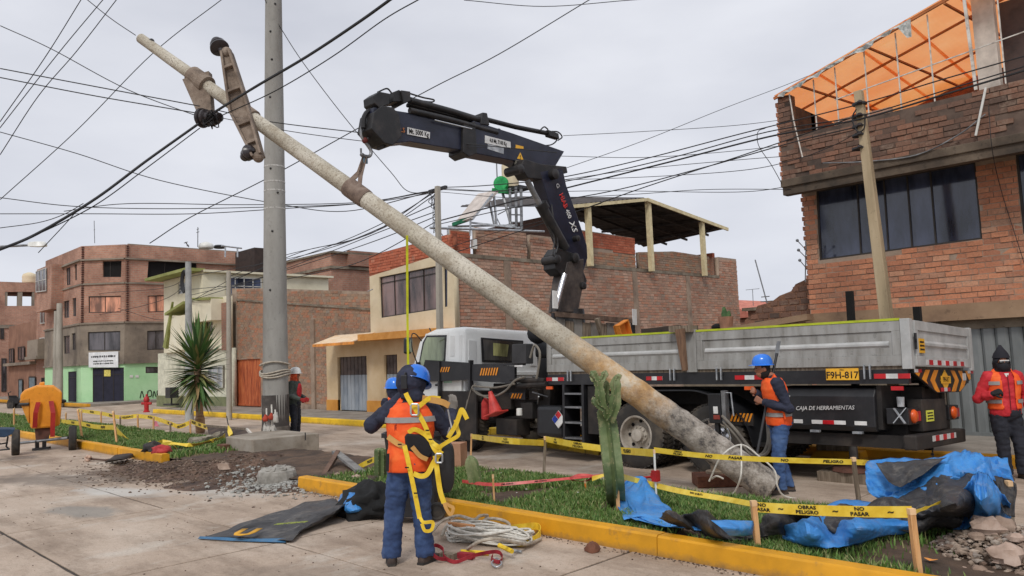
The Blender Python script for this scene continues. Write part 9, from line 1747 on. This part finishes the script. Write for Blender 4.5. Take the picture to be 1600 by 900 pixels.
W2 = [[(-14.92,2.89,7.04),(-13.81,4.05,6.67),(-12.6,5.3,6.27)],[(-14.94,2.89,6.89),(-13.82,4.05,6.51),(-12.66,5.25,6.16)],[(-12.77,5.69,6.32),(-12.16,6.33,6.09),(-11.08,7.45,5.84),(-9.99,8.56,5.61),(-8.67,9.91,5.35)],[(-12.75,5.73,6.19),(-11.79,6.73,5.87),(-10.47,8.09,5.57),(-9.53,9.04,5.49)],[(-15.08,2.91,7.85),(-14.5,3.54,7.42),(-13.64,4.5,6.67),(-12.74,5.47,6.11)],[(-30.04,5.84,10.09),(-28.27,7.71,9.26),(-26.37,9.74,8.24),(-23.7,12.53,7.31),(-22.04,14.23,6.95)],[(-14.05,6.35,9.0),(-15.08,5.45,8.03),(-16.27,4.43,6.57),(-17.45,3.42,5.29)],[(-14.92,4.11,8.62),(-15.48,3.68,7.6),(-16.16,3.14,6.47)],[(-14.46,4.57,8.6),(-15.06,4.09,7.7),(-15.62,3.62,6.91),(-16.21,3.16,5.87)],[(-16.73,5.02,9.57),(-17.49,4.39,8.48),(-18.48,3.59,7.0)],[(-15.04,4.26,8.71),(-14.76,4.59,8.34),(-14.48,4.91,8.03)],[(-25.59,5.01,6.95),(-24.19,6.45,6.63),(-22.52,8.14,6.46),(-20.45,10.22,6.38),(-18.37,12.29,6.37),(-16.9,13.74,6.58)],[(-27.96,5.48,6.91),(-25.99,7.47,6.8),(-23.73,9.74,6.67),(-21.75,11.72,6.72),(-20.04,13.41,6.78)],[(-18.67,3.66,4.93),(-18.09,4.23,5.01),(-17.7,4.6,5.16),(-17.4,4.88,5.37)],[(-25.44,6.61,6.7),(-24.07,7.96,6.85),(-21.64,10.41,6.68),(-19.21,12.85,6.61),(-17.83,14.2,6.84)],[(-27.22,6.37,5.65),(-26.58,6.91,6.47),(-26.26,7.18,6.9)],[(-21.14,7.54,5.23),(-20.28,8.32,5.9),(-18.61,9.85,6.93),(-16.94,11.39,8.07),(-15.4,12.8,9.09),(-14.11,13.99,9.89),(-12.3,15.63,11.22)],[(-17.04,8.81,10.86),(-16.82,9.12,10.13),(-16.5,9.55,9.24),(-15.9,10.32,7.86),(-15.24,11.15,6.51),(-14.95,11.51,5.99)],[(-12.41,8.34,6.25),(-12.08,8.7,5.95),(-11.58,9.25,5.58)],[(-10.0,9.06,8.34),(-8.99,10.1,8.17),(-7.87,11.21,8.22)],[(-13.65,8.46,6.66),(-13.25,8.9,6.41),(-11.95,10.23,6.13),(-11.39,10.8,6.07)]]
for k, pts in enumerate(W2):
    if k in (18, 20): continue
    if k in (5, 11, 12, 14, 17): pts = list(pts)+[(-15.48,12.85,6.3)]
    e = V(*pts[0])*2-V(*pts[1]) if k in (0, 1, 4, 5, 6, 7, 8, 9, 11, 12, 13) else None
    f = V(*pts[-1])*2-V(*pts[-2]) if k in (16, 19) else None
    g0 = V(*pts[0])*1.5-V(*pts[1])*.5 if k in (6, 7, 8, 9, 10, 17) else None
    P_ = ([tuple(g0)] if g0 else [])+list(pts)+([tuple(f)] if f else []); d_ = (V(*pts[0])-V(0, 0, 1.85)).length
    wire(NM[k], P_, .0062*d_/13 if k not in (0, 1, 2, 16) else .008*d_/13, grp=None)
# bundle fanning out of the cable-headed thin pole to the left
FN = [[(-15.65,12.9,6.34),(-16.03,11.9,5.56),(-20.14,13.45,5.71),(-27.35,14.71,6.09),(-28.87,13.28,5.38)],[(-15.65,12.9,6.29),(-17.09,12.25,5.62),(-22.77,13.66,5.69),(-28.84,13.32,5.28)],[(-15.65,12.9,6.22),(-17.11,12.25,5.48),(-22.78,13.66,5.65),(-26.8,13.88,5.73),(-33.96,13.81,5.92)],[(-15.61,12.9,5.97),(-16.04,11.9,5.47),(-20.44,13.17,5.6),(-24.13,13.71,5.78),(-28.85,13.32,5.18)],[(-15.62,12.9,5.76),(-17.11,12.26,5.41),(-21.61,13.43,5.49),(-28.14,14.03,5.24),(-34.03,13.83,5.08)],[(-15.63,12.9,5.63),(-17.26,12.14,5.15),(-24.01,13.88,5.37),(-34.05,13.84,4.85)],[(-15.58,12.9,5.5),(-18.32,12.54,4.79),(-22.76,13.76,4.95),(-26.87,13.91,5.01),(-32.93,13.5,5.25)],[(-28.9,13.27,5.23),(-34.97,14.33,4.93),(-41.12,15.35,4.44),(-49.24,15.59,5.7)],[(-33.95,13.8,5.98),(-38.92,14.53,5.88),(-49.98,14.75,6.51),(-58.34,14.92,6.36)],[(-33.98,13.81,5.7),(-39.09,14.44,5.26),(-50.09,14.79,5.29),(-58.38,14.93,5.93)]]
FL = ['topmost wire of the fan leaving the cable-headed pole to the left', 'second wire of the left fan', 'third wire of the left fan, reaching the coiled pole', 'fourth wire of the left fan', 'fifth wire of the left fan, drooping more', 'sixth wire of the left fan', 'lowest wire of the left fan over the shop corner', 'wire from the gate pole across the cream house', 'upper wire between the coiled pole and fuse box pole', 'lower wire between the coiled pole and fuse box pole']
for k, pts in enumerate(FN): wire(FL[k], pts, .013)
# bundle from the thin pole to the square pole at the right and beyond
RT = [[(-15.49,12.9,6.38),(-12.17,11.5,5.63),(-10.4,11.85,5.5),(-8.69,12.42,5.61),(-6.65,12.74,5.72),(-4.66,13.0,5.79),(-3.33,13.0,5.85),(-2.0,13.0,5.89)],[(-15.49,12.9,6.33),(-11.98,11.7,5.5),(-10.13,12.14,5.46),(-8.13,12.69,5.58),(-6.32,13.07,5.73),(-4.68,13.0,5.59),(-3.34,13.0,5.67),(-2.01,13.0,5.75)],[(-15.53,12.9,5.49),(-12.01,11.71,5.19),(-10.14,12.14,5.33),(-8.14,12.7,5.51),(-6.33,13.08,5.64),(-4.68,13.0,5.54),(-3.35,13.0,5.61),(-2.02,13.0,5.69)],[(-15.53,12.9,5.4),(-11.81,11.91,5.11),(-9.44,12.3,5.09),(-7.51,12.79,5.27),(-5.83,13.03,5.42),(-4.71,13.0,5.42)],[(-13.66,11.59,4.27),(-10.58,11.79,4.62),(-8.63,12.27,5.0),(-6.87,12.86,5.34),(-5.33,13.22,5.61),(-4.69,13.0,5.61)],[(-15.43,12.9,6.35),(-11.78,11.9,5.46),(-10.04,13.09,5.32),(-7.8,14.51,5.06),(-6.51,14.4,4.94)],[(-15.44,12.9,6.25),(-11.6,12.11,5.31),(-9.64,13.23,5.18),(-8.27,14.04,5.14),(-6.55,14.36,4.87)],[(-11.06,12.57,5.87),(-10.26,14.69,6.72),(-9.3,16.94,7.73),(-8.31,19.22,8.72),(-6.78,22.01,10.07)],[(-11.51,13.41,6.94),(-10.23,14.68,6.96),(-8.64,16.27,7.02),(-7.46,17.43,7.16)],[(-10.95,12.64,6.21),(-9.72,13.89,6.11),(-8.51,15.09,6.15),(-7.3,16.29,6.26)],[(-4.7,13.0,5.33),(-5.28,13.31,5.27),(-5.95,13.23,5.15),(-6.9,13.13,5.14),(-8.99,13.27,5.45),(-11.1,12.56,5.68)],[(-6.67,14.24,4.98),(-6.78,14.07,5.36),(-6.92,13.89,5.74),(-6.91,13.87,6.01),(-6.8,13.97,6.08)],[(-10.74,12.23,5.56),(-9.17,13.08,5.62),(-7.45,13.95,5.58),(-6.5,14.33,5.52)],[(-12.99,10.84,4.25),(-11.92,11.59,4.57),(-10.84,12.08,4.73),(-9.8,12.53,4.94)]]
RLb = ['uppermost heavy wire from the cable head to the square pole', 'second heavy wire reaching the square pole', 'thick black cable through the middle clamp of the square pole', 'fourth cable rising to the square pole', 'lone cable crossing the shed roof up to the square pole', 'thin wire sagging across to the slab end of the brick house', 'second thin wire to the slab end of the brick house', 'thin wire rising behind the crane to the orange terrace', 'faint level wire right of the crane boom', 'lower faint level wire right of the crane boom', 'short cable dropping left from the square pole', 'looped thin wire hanging off the brick house slab', 'thin wire joining the brick house parapet', 'short cable over the corner house roof edge']
for k, pts in enumerate(RT): wire(RLb[k], pts, .017 if k in (2,) else (.011 if k < 5 else .007))
ty = thing('measuring_tape', 'thin bright yellow vertical strap hanging from the pole past the cream house', 'strap', (-9.88,7.47,1.57)); MB().ribbon([(-8.9,6.78,3.66), (-9.31,7.06,2.65), (-9.64,7.29,1.56)], .035, tuple(rt), .004).build('webbing', mat('neon_yellow', (222, 226, 50), (200, 206, 40)), ty)
